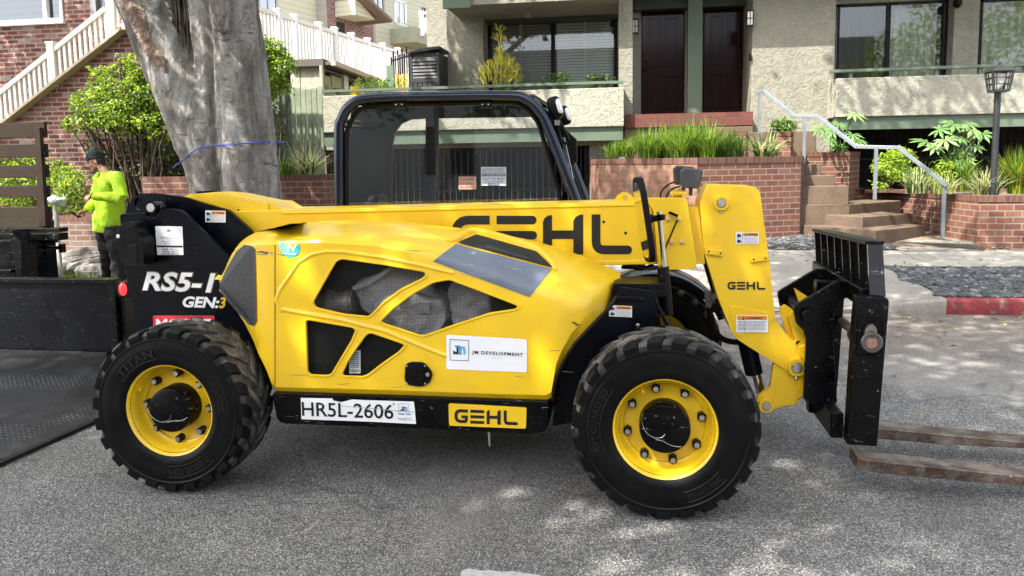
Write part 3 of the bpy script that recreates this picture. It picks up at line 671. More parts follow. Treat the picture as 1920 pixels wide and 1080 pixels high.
r3 = MB(); r3.prism(pxpoly([(236, 399), (239, 386), (249, 371), (262, 363), (286, 362), (345, 369.5), (428, 394), (471, 433), (480, 460), (440, 520), (250, 520)], 4.47), (0, .03, 0)); r3.prism(pxpoly([(224.6, 403), (272, 399), (335, 393), (430, 483), (470, 645), (262, 645), (234, 503)], 4.60), (0, .03, 0)); r3.build('far_tower_plate', [BLK], tele)
r4 = MB(); r4.box((U(262, 600, y=3.95).x+.05, 3.95, .55), (U(430, 600, y=3.95).x, 4.60, .95)); r4.build('counterweight', [BLK], tele, bevel=.01)
pv = MB(); p = U(286, 389, y=3.915); pv.cyl(p-V((0, .012, 0)), p+V((0, .7, 0)), .034, 24); pv.cyl(p-V((0, .02, 0)), p, .024, 20, mi=1); pv.ball(U(306, 388, y=3.9), .016, 8, 6)
pv.build('boom_pivot_pin', [BLK, STEEL], tele)
mr = MB(); mo = [(225, 421), (239, 416), (252, 417), (256.5, 425), (258, 438), (268.7, 448.5), (270, 495), (265, 500), (234, 500), (226, 490), (217.6, 459), (218, 435)]
mr.prism(round_poly(pxpoly(mo, 3.80), .02), (0, .10, 0)); mr.bar(U(262, 455, y=3.85), U(275, 455, y=3.95), .04, .09)
mr.prism(round_poly(pxpoly([(237, 425), (253, 421), (255, 438), (257, 450), (239, 456)], 3.797), .01), (0, .02, 0), 1); mr.prism(round_poly(pxpoly([(240, 462), (257, 458), (258, 490), (250, 494), (242, 488)], 3.797), .01), (0, .02, 0), 1)
p = U(222, 443, y=3.80); mr.tube([p, p-V((0, .006, 0))], .011, 14, 2); mr.build('rear_mirror_box', [PLA, M('dark_mirror_glass', (.002, .002, .003), .25, var=.1, spec=.2), WHT], tele, bevel=.008)
# decals on the tower
dk = MB(); yy = 3.917; q = [U(a, b_, y=yy) for a, b_ in [(294.5, 478), (344, 478), (342, 424.5), (291, 424)]]
dk.poly(round_poly(q, .004), 0); square_logo(dk, in_quad(q, .38, .76, .60, .95), 4, 4, 2)
for k, (s, y0, y1, x0, x1) in enumerate([('13918 Rosecrans Ave.', .575, .635, .16, .84), ('Unit B', .505, .56, .40, .60), ('Santa Fe Springs', .44, .495, .23, .77), ('714-203-7711', .375, .425, .30, .70), ('SALES - SERVICE', .17, .225, .22, .82), ('RENTAL - PARTS', .095, .15, .22, .80), ('BATTERY SERVICE', .02, .075, .18, .84)]):
    text_quad(dk, s, in_quad(q, x0, y0, x1, y1), 1 if k != 1 else 2, .006, lift=LIFT2)
dk.poly([p+LIFT2 for p in in_quad(q, .02, .275, .98, .335)], 1)
dk.build('address_sticker', [WHT, BLKINK, BLUINK, GREYINK, NAVY], tele, recalc=False, smooth=False)
rs_ = MB(); q = [U(a, b_, y=yy) for a, b_ in [(268, 545), (441, 551), (441, 513), (268, 509)]]
asp_ = text2d('RS5-19', .028, .22, 1.02)[2]; ey = .030/.72; text_quad(rs_, 'RS5-19', in_quad(q, -ey/asp_, -ey, 1+ey/asp_, 1+ey), 0, .058, .22, 1.02, LIFT1); text_quad(rs_, 'RS5-19', q, 1, .028, .22, 1.02, LIFT3)
q = [U(a, b_, y=yy) for a, b_ in [(343, 576), (412, 578), (412, 557), (343, 555)]]; text_quad(rs_, 'GEN:', q, 1, .04, .22, 1.0, LIFT2)
q = [U(a, b_, y=yy) for a, b_ in [(411, 578), (424, 578), (424, 557), (411, 557)]]; text_quad(rs_, '3', q, 2, .03, .22, 1.0, LIFT2)
rs_.build('model_lettering', [M('dull_gold_outline', (.16, .13, .06), .5), WHT, YEL], tele, recalc=False, smooth=False)
rd = MB(); q = pxq(287, 591.5, 402, 625, yy); rd.poly(q, 0); text_quad(rd, 'MOBILE', in_quad(q, .05, .12, .95, .82), 1, .03, lift=LIFT1); rd.build('red_sticker', [REDINK, WHT], tele, recalc=False, smooth=False)
def warning(l, t, r, b_, y, par, seed, sl=0.0, head_full=False, name='warning_sticker'):
    d = MB(); q = pxq(l, t, r, b_, y, sl); d.poly(q, 0); rn = random.Random(seed)
    x0 = .03 if head_full else .33
    d.poly([p+LIFT1 for p in in_quad(q, x0, .68 if not head_full else .74, .97, .96)], 1)
    text_quad(d, 'WARNING', in_quad(q, x0+.20 if not head_full else .3, .74 if not head_full else .79, .93 if not head_full else .82, .90), 2, .02, lift=LIFT3)
    tq = in_quad(q, x0+.06 if not head_full else .18, .74, x0+.16 if not head_full else .26, .91); d.poly([tq[0]+LIFT3, tq[1]+LIFT3, (tq[2]+tq[3])/2+LIFT3], 2)
    lines_of_text(d, q, x0+.03, .95, [.56, .46, .36, .26, .16, .08] if not head_full else [.62, .54, .46, .38, .30, .22, .14], .035, 3, rn)
    if not head_full:
        d.poly([p+LIFT2 for p in in_quad(q, .30, .04, .315, .96)], 2); d.poly([p+LIFT2 for p in in_quad(q, .03, .49, .30, .51)], 2)
        for yy0 in (.10, .58):
            d.poly([p+LIFT2 for p in in_quad(q, .07, yy0, .15, yy0+.28)], 2); d.poly([p+LIFT2 for p in [lerp(lerp(q[0], q[1], x), lerp(q[3], q[2], x), y_) for x, y_ in [(.13, yy0), (.26, yy0+.05), (.22, yy0+.30), (.12, yy0+.18)]]], 4)
    else:
        d.poly([p+LIFT2 for p in in_quad(q, .27, .04, .28, .72)], 2); bk = in_quad(q, .07, .15, .22, .32)
        for i in range(4): d.bar(bk[i]+LIFT2, bk[(i+1) % 4]+LIFT2, .002, .001, (0, 1, 0), 3)
    return d.build(name, [WHT, ORGINK, BLKINK, GREYINK, NAVY], par, recalc=False, smooth=False)
warning(385, 394.5, 423, 416.5, 4.036, tele, 1, .8); warning(1142, 572, 1185, 593, 3.716, tele, 2, 2)
# ---------------------------------------------------------------- boom
YB, YB2 = 4.12, 4.42
bo = MB(); bo.prism(pxpoly([(440, 396), (530, 393.5), (1222, 377.5), (1228, 496), (1100, 497), (600, 505), (440, 500)], YB), (0, YB2-YB, 0))
bo.prism(pxpoly([(530, 397), (1221, 381), (1221.5, 386), (530, 402)], YB-.006), (0, .01, 0)); bo.prism(pxpoly([(600, 498), (1226, 487.5), (1227, 496), (600, 506)], YB-.006), (0, .01, 0))
boom = bo.build('boom', [YEL], tele, bevel=.006)
hu = MB(); hu.prism(round_poly(pxpoly([(340, 372), (355.5, 364), (392, 362.5), (423, 365), (493, 379.5), (511, 380), (528, 391), (545, 400), (500, 440), (470, 450), (430, 420)], YB+.02), .01), (0, .26, 0)); p = U(498, 389, y=YB+.018); hu.tube([p, p-V((0, .006, 0))], .022, 18); p = U(447, 394, y=YB+.019); hu.tube([p, p-V((0, .002, 0))], .007, 8, 1)
hu.build('boom_heel', [YEL, BLKINK], tele, bevel=.006)
hk = MB(); hk.prism(pxpoly([(363, 366), (372, 358.5), (402, 357.5), (498, 376.5), (500, 384), (420, 372)], YB2+.02), (0, .02, 0)); hk.build('heel_plate', [BLK], tele)
bl = MB(); word_mark(bl, 846, 402, 1185, 477, YB-.0025, 0)
for a, b_ in [(1132, 416), (1173, 437)]: c = U(a, b_, y=YB-.0035); bl.poly([c+V((.008*math.cos(k*.52), 0, .008*math.sin(k*.52))) for k in range(12)], 0)
bl.build('boom_lettering', [BLKINK], boom, recalc=False, smooth=False)
lg = MB(); pts = [(1150, 380), (1157, 367), (1166, 361), (1176, 361), (1184, 367), (1194, 379)]; lg.prism(pxpoly(pts, YB+.05), (0, .03, 0)); c = U(1172, 371, y=YB+.049); lg.poly([c+V((.013*math.cos(k*.4), 0, .015*math.sin(k*.4))) for k in range(16)], 1); lg.build('lifting_eye', [YEL, M('lug_hole', (.5, .3, .15), .8)], boom)
inn = MB(); inn.prism(pxpoly([(1222, 388), (1310, 388), (1322, 495), (1226, 495)], YB+.03), (0, .24, 0)); inn.build('inner_boom', [YEL], tele)
no = MB(); no.prism(round_poly(pxpoly([(1210, 371), (1285, 371), (1289, 380), (1307, 497), (1302, 505), (1240, 506.5), (1234, 498), (1225, 395)], YB-.03), .012), (0, .03, 0))
for a, b_ in [(1252, 411), (1272, 411.5), (1258.5, 454), (1279, 454)]:
    c = U(a, b_, y=YB-.031); no.tube([c, c-V((0, .006, 0))], .016, 18); no.tube([c-V((0, .006, 0)), c-V((0, .014, 0))], .010, 6, 1)
nose = no.build('nose_plate', [YEL, STEEL], tele, bevel=.003)
gn = MB(); gn.prism(round_poly(pxpoly([(1329, 347), (1417, 350.5), (1425, 360), (1433, 420), (1443, 493), (1454, 600), (1487, 643), (1510, 680), (1508, 696), (1498, 705), (1480, 701), (1467, 690), (1383, 637), (1372, 623), (1347, 560), (1320, 473), (1313, 395), (1312, 382)], YB), .012), (0, .30, 0))
gn.prism(round_poly(pxpoly([(1366, 572), (1449, 588), (1452, 600), (1386, 632), (1378, 625)], YB-.004), .008), (0, .01, 0))
for a, b_, sl in [(1324, 470, 4), (1408, 486, -3)]:
    gn.prism(pxpoly([(a, b_-4), (a+31, b_-4+sl*1.2), (a+31, b_+6+sl*1.2), (a, b_+6)], YB-.015), (0, .02, 0))
    for k in (5, 27): c = U(a+k, b_+1+sl*k/28, y=YB-.0155); gn.tube([c, c-V((0, .002, 0))], .005, 8, 1)
goose = gn.build('boom_head', [YEL, BLKINK], tele, bevel=.006)
gl = MB(); word_mark(gl, 1364, 528, 1435, 543, YB-.004, 0); gl.build('boom_head_lettering', [BLKINK], goose, recalc=False, smooth=False)
warning(1379, 435.5, 1423, 457.5, YB-.004, goose, 5); warning(1380.5, 591, 1440, 623, YB-.007, goose, 6, 0, True)
def pinboss(px, py, y, r, name='pin', par=tele, deep=.3):
    m = MB(); c = U(px, py, y=y)
    m.lathe([(r*.62, .0), (r*.62, .022), (r*.95, .022), (r, .015), (r, -.01)], c, (0, -1, 0), 24); m.lathe([(.0001, .030), (r*.5, .030), (r*.58, .024), (r*.58, -.01)], c, (0, -1, 0), 24, 1); m.tube([c+V((0, 0, -r)), c+V((0, -.006, -r*1.35))], .006, 8, 1)
    return m.build(name, [YEL, STEEL], par)
pinboss(1352, 380, YB, .040); pinboss(1493, 688, YB-.005, .048); pinboss(1436, 759, YB-.005, .040)
# lower coupler + tilt links
co = MB(); lowp = [(1450, 684), (1444, 727), (1421, 744), (1418.5, 754), (1424, 769), (1435, 773), (1478, 760), (1490, 761), (1507, 742), (1509, 698), (1515, 633), (1507, 634), (1490, 640)]
for y0 in (YB+.01, YB+.25): co.prism(round_poly(pxpoly(lowp, y0), .01), (0, .04, 0))
co.prism(pxpoly([(1500, 650), (1513, 645), (1507, 742), (1496, 750)], YB), (0, .3, 0))
coup = co.build('coupler', [YEL], tele, bevel=.004)
lk = MB(); lk.prism(round_poly(pxpoly([(1461, 578), (1472, 571), (1487, 581), (1488, 648), (1476, 634)], YB+.05), .008), (0, .02, 0)); lk.prism(round_poly(pxpoly([(1477, 593), (1488, 583), (1500, 606), (1512, 630), (1512, 690), (1496, 655)], YB+.01), .008), (0, .03, 0)); lk.prism(round_poly(pxpoly([(1490, 541), (1517, 558), (1515, 566), (1500, 572)], YB+.12), .006), (0, .03, 0))
lk.build('tilt_link', [YEL], tele, bevel=.003)
tc = MB(); tc.cyl(U(1390, 600, y=YB+.15), U(1414, 700, y=YB+.15), .048, 16); tc.cyl(U(1412, 680, y=YB+.13), U(1430, 748, y=YB+.13), .024, 14, mi=1); tc.build('tilt_cylinder', [BLK, CHROME], tele)
# ---------------------------------------------------------------- carriage and forks
cp_ = [(1488, 580), (1491, 573), (1569, 527), (1602, 529), (1602, 552), (1580, 562), (1566, 576), (1563, 620), (1564, 660), (1570, 754), (1541, 775), (1507, 745), (1512, 638), (1507, 620), (1493, 606)]
for y0 in (4.02, 4.45):
    m = MB(); m.prism(round_poly([V((p.x, y0, p.z)) for p in pxpoly(cp_, 4.02)], .008), (0, .03, 0)); m.build('carriage_plate', [BLKW], tele, bevel=.003)
pb = MB(); c = U(1514, 591, y=4.015); pb.cyl(c-V((0, .02, 0)), c+V((0, .5, 0)), .026, 20); pb.lathe([(0.001, .035), (.030, .035), (.035, .028), (.035, 0)], c, (0, -1, 0), 20); pb.build('carriage_pin', [BLKW], tele)
cb = MB(); NY, FY = 3.74, 4.80
def alongy(px, py, y0, y1): p = U(px, py, y=y0); return p, V((p.x, y1, p.z))
p, q_ = alongy(1570, 800, 3.80, FY); cb.box((p.x-.03, p.y, p.z-.06), (q_.x+.03, q_.y, q_.z+.07)); cb.build('lower_bar', [BLKW], tele, bevel=.01)
cb = MB(); p, q_ = alongy(1632, 558, 3.80, FY); cb.box((p.x-.045, p.y, p.z-.05), (q_.x+.03, q_.y, q_.z+.045)); cb.build('upper_bar', [BLKW], tele, bevel=.012)
cb = MB(); p, q_ = alongy(1616, 632, 3.80, FY); cb.cyl(p, q_, .024, 14); p2 = p+V((0, .05, 0)); cb.cyl(p2, p2+V((0, .02, 0)), .05, 20); cb.build('fork_shaft', [M('greasy_shaft', (.12, .10, .075), .45, .5, var=.5, vs_=10)], tele)
ep = pxpoly([(1627, 456), (1655, 457.5), (1661, 557), (1631, 553)], NY)
tb = MB(); z1 = max(p.z for p in ep); xs = sorted(p.x for p in ep)
tb.prism([(ep[0].x-.012, NY-.005, z1-.006), (ep[1].x+.006, NY-.005, z1-.006), (ep[1].x+.006, NY-.005, z1+.012), (ep[0].x-.012, NY-.005, z1+.012)], (0, FY-NY, -.04)); tb.build('backrest_top_bar', [BLKW], tele, bevel=.003)
NSL = 7
for k in range(NSL+1):
    y0 = lerp(NY, FY-.015, k/NSL); m = MB()
    pts = [V((p.x, y0, p.z)) for p in ep]; pts[0].z = pts[1].z = z1-.004-.04*k/NSL; pts[3].z -= .03*k/NSL; pts[2].z -= .03*k/NSL
    m.prism(pts, (0, .014, 0)); m.build('backrest_slat', [BLKW if k else M('sky_blue_worn_paint', (.006, .009, .018), .18, var=.2, coat=.4, scr=.6, sc=(.4, .42, .45))], tele)
sk_ = [(1607, 556), (1664, 559), (1668, 565), (1660, 660), (1645, 838), (1588, 834), (1597, 690), (1603, 600)]
FORKM = M('worn_fork_steel', (.095, .060, .042), .42, .55, var=.6, vs_=9, dirt=.9, dc=(.34, .32, .30), ds=7, scr=.7, sc=(.55, .5, .45), bump=.25, bs=25, bd=.004)
def fork(y0, px0, py0, px1, py1):
    A = U(px0, py0, y=y0); B = U(px1, py1, y=y0); d = (B-A).normalized(); L_ = 1.3; wd = .125; th = .055
    f = MB(); sh = [V((p.x-(.075 if y0 > 4 else 0), y0, p.z)) for p in pxpoly(sk_, 3.70)]
    f.prism(round_poly(sh, .008), (0, .07, 0), 0)
    A = A+d*((1.083-A.x)/d.x); pts = [A+V((-.035, 0, .012)), A, A+d*(L_*.4), A+d*L_, A+d*L_+V((0, 0, -.012)), A+d*(L_*.4)+V((0, 0, -th)), A+V((-.01, 0, -th-.004)), A+V((-.04, 0, -th+.012))]
    f.prism(pts, (0, wd, 0), 1)
    return f, A
f, A = fork(3.70, 1622, 862, 1920, 893); fk1 = f.build('fork', [BLKW, FORKM], tele, bevel=.006)
f, A = fork(4.15, 1648, 803, 1920, 829); f.build('fork', [BLKW, FORKM], tele, bevel=.006)
hg = MB(); fr = round_poly(pxpoly([(1611, 597), (1656, 600), (1654, 668), (1608, 665)], 3.695), .012); hg.tube(fr+[fr[0], fr[1]], .006, 6, caps=False)
hg.prism(fr, (0, .01, 0)); c = U(1633, 628, y=3.688)
hg.poly([c+V((.036*math.cos(k*.314)*.9, 0, .055*math.sin(k*.314))) for k in range(20)], 1)
hg.tube([c+V((.038*math.cos(k*.314)*.9, 0, .057*math.sin(k*.314))) for k in range(22)], .005, 6, caps=False, mi=0)
c = U(1634, 642, y=3.685); hg.lathe([(.028, .012), (.044, .014), (.049, .008), (.049, -.004)], c, (0, -1, 0), 24, 2); hg.lathe([(.0001, .010), (.026, .010), (.030, .006), (.030, 0)], c, (0, -1, 0), 18, 3); hg.box(c+V((-.008, -.012, .02)), c+V((.008, 0, .055)), 2)
hg.build('fork_hanger', [BLKW, M('hanger_hole', (.16, .13, .11), .9), M('worn_steel_ring', (.10, .095, .09), .45, .6, var=.4), M('rusty_bolt', (.30, .16, .11), .7, .2, var=.6, vs_=40)], tele)
# ---------------------------------------------------------------- cab
YC, YC2 = 4.44, 5.12
cabp = [(637, 400), (636, 250), (640, 226), (655, 200), (690, 184.5), (800, 181), (950, 180), (985, 186), (1010, 207), (1030, 246), (1089, 400)]
near = smooth_path(pxpoly(cabp, YC), 5); far = [V((p.x, YC2, p.z)) for p in near]
cf = MB(); cf.tube(near, .032, 12)
cfo = cf.build('cab_frame', [CHAR], tele, ang=60)
cf = MB(); cf.tube(far, .032, 10)
for i in (8, 22, 33, 40): cf.tube([near[i], far[i]], .03, 10)
cf.build('far_cab_frame', [CHAR], tele, ang=60)
ip = [(650, 398), (650, 262), (655, 236), (672, 209), (705, 198.5), (830, 195), (950, 193), (980, 200), (1003, 222), (1016, 252), (1058, 398)]
inr = smooth_path(pxpoly(ip, YC+.01), 5)
dr = MB(); dr.tube(inr, .013, 8, sq=(1, 1.6)); dr.build('door_seal', [PLA], tele, ang=60)
g = MB(); g.poly(inr); g.build('door_glass', [GLASS], tele)
for a in (748, 910):
    h = MB(); p = U(a, 196, y=YC-.02); h.box((p.x-.035, p.y, p.z-.018), (p.x+.035, p.y+.03, p.z+.012)); 
    for k in (-.018, .018): h.tube([p+V((k, 0, 0)), p+V((k, -.004, 0))], .005, 8, 1)
    h.build('glass_hinge', [PLA, STEEL], tele, bevel=.006)
rf = MB(); xa, xb = near[16].x, near[36].x; rf.box((xa-.02, YC, U(800, 184, y=YC).z-.02), (xb+.04, YC2, U(800, 184, y=YC).z+.005)); rf.build('cab_roof', [CHAR], tele, bevel=.008)
YI = 5.06; ic = MB(); P5 = lambda l: pxpoly(l, YI)
ic.prism(P5([(798, 200), (821, 200), (821, 395), (798, 395)]), (0, .03, 0)); ic.prism(P5([(660, 200), (1010, 200), (1010, 219), (800, 222), (798, 222), (770, 224), (752, 232), (740, 248), (735, 270), (733, 400), (651, 400), (650, 260)]), (0, .03, 0))
ic.build('far_cab_panel', [PLA], tele)
ci = MB(); p = U(732, 400, y=4.75); ci.box((p.x-.10, 4.52, p.z-.6), (p.x+.10, 4.98, p.z-.12)); ci.box((p.x-.13, 4.56, p.z-.2), (p.x-.02, 4.94, p.z+.02)); ci.box((p.x-.12, 4.63, p.z+.02), (p.x-.04, 4.87, p.z+.125)); ci.build('seat', [PLA], tele, bevel=.04, seg=4)
sw = MB(); c = U(1005, 398, y=4.75); c.z += .01; sw.lathe([(.17+.012*math.cos(k*.785), .012*math.sin(k*.785)) for k in range(8)], c, (-.35, 0, 1), 28, closed=True); sw.cyl(c, c+V((.12, 0, -.35)), .02, 8); sw.build('steering_wheel', [PLA], tele)
lo = MB(); xa = near[0].x; xb = U(1085, 440, y=YC).x; lo.box((xa, YC+.27, .40), (xb-.25, YC2, .63)); lo.box((xa, YC+.01, .62), (xb, YC2, U(800, 405, y=YC).z-.05)); lo.build('cab_body', [BLK], tele, bevel=.01)
ws = MB(); ws.poly([near[i] for i in range(40, len(near))]+[far[i] for i in range(len(far)-1, 39, -1)]); ws.build('windscreen', [GLASS], tele)
wp = MB(); wp.prism(pxpoly([(1030, 215), (1040, 218), (1056, 238), (1081, 262), (1082, 302), (1072, 312), (1102, 400), (1076, 400), (1040, 262)], YC+.10), (0, .05, 0)); wp.build('wiper_cover', [PLA], tele, bevel=.004)
wr = MB()
for k in range(3): wr.tube([U(1052+k*3, 258, y=YC+.07), U(1081+k*4, 398, y=YC+.07)], .0022, 5)
wr.build('wiper_line', [STEEL], tele)
for (a, b_, ww, hh, yy_) in [(1041, 202, .042, .066, 4.50), (1058.5, 216.5, .036, .060, 4.78)]:
    lm = MB(); c = U(a, b_, y=yy_); rot = Matrix.Rotation(math.radians(-14), 3, 'Y')
    def sq(p): return V([math.copysign(abs(k)**.6, k) for k in p])
    lm.ball(c, (ww, .05, hh), 18, 12, 0, rot, sq); off = rot @ V((ww*.62, -.018, 0))
    lm.ball(c+off, (ww*.42, .036, hh*.70), 14, 10, 1, rot, sq); lm.tube([c+V((-.01, 0, -.05)), c+V((-.03, .01, -.12))], .010, 8); lm.build('cab_work_light', [PLA, LENS], tele)
hs = MB()
for pts in [[(1020, 205), (1032, 225), (1035, 245), (1046, 255)], [(1028, 214), (1045, 222), (1062, 250), (1066, 262)], [(1018, 212), (1030, 212), (1038, 232), (1046, 232)], [(1046, 232), (1052, 262), (1064, 270)]]:
    hs.tube(smooth_path([U(a, b_, y=YC+.03) for a, b_ in pts], 4), .008, 6)
hs.box(U(1040, 235, y=YC), U(1050, 225, y=YC)+V((0, .04, 0)), 1); hs.build('light_bracket', [PLA, STEEL], tele)
# ---------------------------------------------------------------- nose lamps, mirror post, hoses
for (a, b_, yy_) in [(1283, 331, 4.32), (1297, 336, 4.18)]:
    lm = MB(); c = U(a, b_, y=yy_); s_ = .052
    pr = [(-.058, .045), (-.035, .060), (.045, .052), (.058, .048), (.036, -.052), (-.052, -.045)]
    lm.prism([c+V((x, 0, z)) for x, z in pr], (0, .085, 0)); lm.poly([c+V((x, y_, z)) for x, y_, z in [(.0595, .01, .044), (.040, .01, -.048), (.040, .075, -.048), (.0595, .075, .044)]], 1)
    lm.box(c+V((-.012, .03, -.09)), c+V((.008, .055, -.04)))
    lm.build('nose_work_light', [M('grey_lamp_housing', (.035, .037, .040), .5, var=.3, bump=.2, bs=60, bd=.002) , LENS], tele, bevel=.008)
br = MB(); a_, c_ = bxp(br, 1258, 360, 1291, 366, 4.14, 4.40); br.prism(pxpoly([(1260, 371), (1268, 356), (1276, 352), (1280, 371)], 4.36), (0, .02, 0)); br.build('lamp_bracket', [YEL], tele, bevel=.003)
for pts, y_ in [([(1265, 341), (1250, 348), (1240, 360), (1238, 372)], 4.3), ([(1276, 349), (1258, 356), (1247, 375), (1247, 388), (1255, 398)], 4.1), ([(1270, 412), (1258, 440), (1246, 470), (1240, 500), (1215, 505), (1185, 499)], 4.075)]:
    hz = MB(); hz.tube(smooth_path([U(a, b_, y=y_) for a, b_ in pts], 5), .0045, 6); hz.build('lamp_cable', [PLA], tele)
hz = MB(); hz.bar(U(1254, 398, y=4.07), U(1271, 405, y=4.07), .014, .014); hz.build('cable_plug', [PLA], tele)
hy = MB(); hy.tube(smooth_path([U(a, b_, y=4.3) for a, b_ in [(1328, 560), (1332, 590), (1340, 620), (1358, 637), (1385, 642), (1398, 640)]], 5), .016, 10); hy.tube(smooth_path([U(a, b_, y=4.3) for a, b_ in [(1316, 470), (1330, 520), (1343, 560), (1350, 575)]], 4), .012, 8); hy.cyl(U(1328, 545, y=4.3), U(1330, 575, y=4.3), .022, 8, mi=1); hy.bar(U(1322, 552, y=4.3), U(1345, 556, y=4.3), .03, .03, mi=1); hy.bar(U(1333, 575, y=4.3), U(1352, 580, y=4.3), .04, .05, mi=0)
hy.build('hydraulic_hose', [PLA, M('dull_fitting', (.2, .19, .17), .5, .6)], tele)
uh = MB(); uh.tube(smooth_path([U(a, b_, y=4.25) for a, b_ in [(1165, 501), (1180, 500), (1200, 505), (1215, 500), (1226, 496)]], 5), .009, 6); uh.bar(U(1168, 500, y=4.25), U(1210, 500, y=4.25), .05, .02); uh.build('boom_hose', [PLA], tele)
mi_ = MB(); c = U(1207, 412, y=3.86); tilt = Matrix.Rotation(math.radians(-8.5), 3, 'Y'); tw = Matrix.Rotation(math.radians(14), 3, 'Z')
def mshape(k, x): 
    a = 2*math.pi*k/28; return c+tilt @ (tw @ V((x, math.copysign(abs(math.cos(a))**.5, math.cos(a))*.085, math.copysign(abs(math.sin(a))**.6, math.sin(a))*.215)))
mi_.prism([mshape(k, -.014) for k in range(28)], tilt @ (tw @ V((.030, 0, 0)))); cc = c+tilt @ (tw @ V((-.0155, 0, 0))); mi_.poly([cc+(mshape(k, -.0155)-cc)*.88 for k in range(28)], 1)
mi_.build('front_mirror', [PLA, CHROME], tele, bevel=.006)
ps = MB(); ps.cyl(U(1236, 397, y=3.86), U(1247, 510, y=3.86), .013, 12, mi=1); ps.cyl(U(1243, 500, y=3.86), U(1251, 590, y=3.86), .030, 16); ps.bar(U(1216, 412, y=3.86), U(1242, 407, y=3.86), .03, .03); ps.ball(U(1219, 410, y=3.86), .024, 10, 8); ps.cyl(U(1240, 402, y=3.83), U(1240, 412, y=3.83), .02, 10); ps.build('mirror_post', [BLKW, STEEL], tele)
# ================================================================== SETTING
YKERB, YPARK, YWALK, YBAL, YF = 8.1, 9.5, 10.9, 13.0, 14.6
ZP, ZW = U(1800, 500, y=YPARK).z, U(1800, 470, y=YWALK).z
ZPL = U(1700, 456, y=11.1).z; ZK = U(1850, 561, y=YKERB+.02).z
def xk(px): return U(px, 588, y=YKERB).x
def asphalt():
    m, N, L, b = mk('weathered_asphalt'); p = geopos(N)
    v1 = tn(N, L, 'ShaderNodeTexVoronoi', p, Scale=135.0); v2 = tn(N, L, 'ShaderNodeTexVoronoi', p, Scale=260.0)
    st = ramp(N, L, v1.outputs['Color'], [(.15, .05), (.5, .19), (.72, .32), (.9, .56), (1, .70)])
    st2 = ramp(N, L, v2.outputs['Color'], [(.2, .08), (.6, .21), (.95, .48)])
    col = mix(N, L, .45, st, st2)
    edge = ramp(N, L, v1.outputs['Distance'], [(.25, 1.0), (.62, .35)]); col = mix(N, L, 1.0, col, edge, 'MULTIPLY'); col = mix(N, L, 1.0, col, (1.30, 1.26, 1.20), 'MULTIPLY')
    n1 = tn(N, L, 'ShaderNodeTexNoise', p, Scale=1.1, Detail=7.0, Roughness=.65).outputs[0]
    col = mix(N, L, 1.0, col, ramp(N, L, n1, [(.3, .70), (.7, 1.22)]), 'MULTIPLY')
    # brown, dusty gutter and drip stains
    sp = N.new('ShaderNodeSeparateXYZ'); L.new(p, sp.inputs[0])
    n2 = tn(N, L, 'ShaderNodeTexNoise', p, Scale=2.2, Detail=6.0).outputs[0]
    g = mth(N, L, 'ADD', sp.outputs[1], mth(N, L, 'MULTIPLY', n2, 2.4)); gf = ramp(N, L, mth(N, L, 'DIVIDE', g, 10.0), [(.66, 0), (.86, .62)])
    col = mix(N, L, gf, col, (.15, .118, .090))
    n3 = tn(N, L, 'ShaderNodeTexNoise', p, Scale=.55, Detail=3.0, Distortion=1.0).outputs[0]
    col = mix(N, L, ramp(N, L, n3, [(.54, 0), (.70, .5)]), col, (.27, .255, .235))
    vs3 = tn(N, L, 'ShaderNodeTexVoronoi', p, Scale=4.5); col = mix(N, L, ramp(N, L, vs3.outputs['Distance'], [(.035, .7), (.075, 0)]), col, (.03, .028, .027))
    dw = N.new('ShaderNodeVectorMath'); dw.operation = 'MULTIPLY_ADD'; nw = tn(N, L, 'ShaderNodeTexNoise', p, Scale=1.6, Detail=5.0).outputs[1]; L.new(nw, dw.inputs[0]); dw.inputs[1].default_value = (.9, .9, 0); L.new(p, dw.inputs[2])
    ce = tn(N, L, 'ShaderNodeTexVoronoi', dw.outputs[0], Scale=.42); ce.feature = 'DISTANCE_TO_EDGE'
    col = mix(N, L, ramp(N, L, ce.outputs['Distance'], [(.0015, .45), (.004, 0)]), col, (.02, .02, .02))
    n4 = tn(N, L, 'ShaderNodeTexNoise', p, Scale=.9, Detail=4.0, Distortion=.6).outputs[0]; col = mix(N, L, ramp(N, L, n4, [(.60, 0), (.70, .45)]), col, (.04, .038, .036))
    L.new(col, b.inputs['Base Color']); b.inputs['Roughness'].default_value = .85
    h = mth(N, L, 'SUBTRACT', mth(N, L, 'MULTIPLY', n1, .4), v1.outputs['Distance']); bumpn(N, L, b, h, .55, .010); return m
ASPH = asphalt()
def concrete(name, c, sc=1.0):
    m, N, L, b = mk(name); p = geopos(N)
    n1 = tn(N, L, 'ShaderNodeTexNoise', p, Scale=1.6*sc, Detail=8.0, Roughness=.65).outputs[0]
    n2 = tn(N, L, 'ShaderNodeTexNoise', p, Scale=60.0, Detail=4.0).outputs[0]; n3 = tn(N, L, 'ShaderNodeTexNoise', p, Scale=14.0, Detail=6.0).outputs[0]
    col = ramp(N, L, n1, [(.3, tuple(k*.62 for k in c)), (.55, c), (.75, tuple(min(1, k*1.18) for k in c))])
    col = mix(N, L, 1.0, col, ramp(N, L, n2, [(.3, .8), (.7, 1.15)]), 'MULTIPLY'); col = mix(N, L, ramp(N, L, n3, [(.62, 0), (.72, .5)]), col, tuple(k*.4 for k in c))
    L.new(col, b.inputs['Base Color']); b.inputs['Roughness'].default_value = .9; bumpn(N, L, b, n2, .25, .004); return m
CONC = concrete('worn_concrete', (.27, .25, .215)); STEPC = concrete('brown_step_concrete', (.115, .078, .052), 2)
SOIL = M('dry_soil', (.13, .095, .065), .95, var=.5, vs_=6, dirt=.7, dc=(.30, .24, .18), ds=4, bump=.8, bs=18, bd=.03)
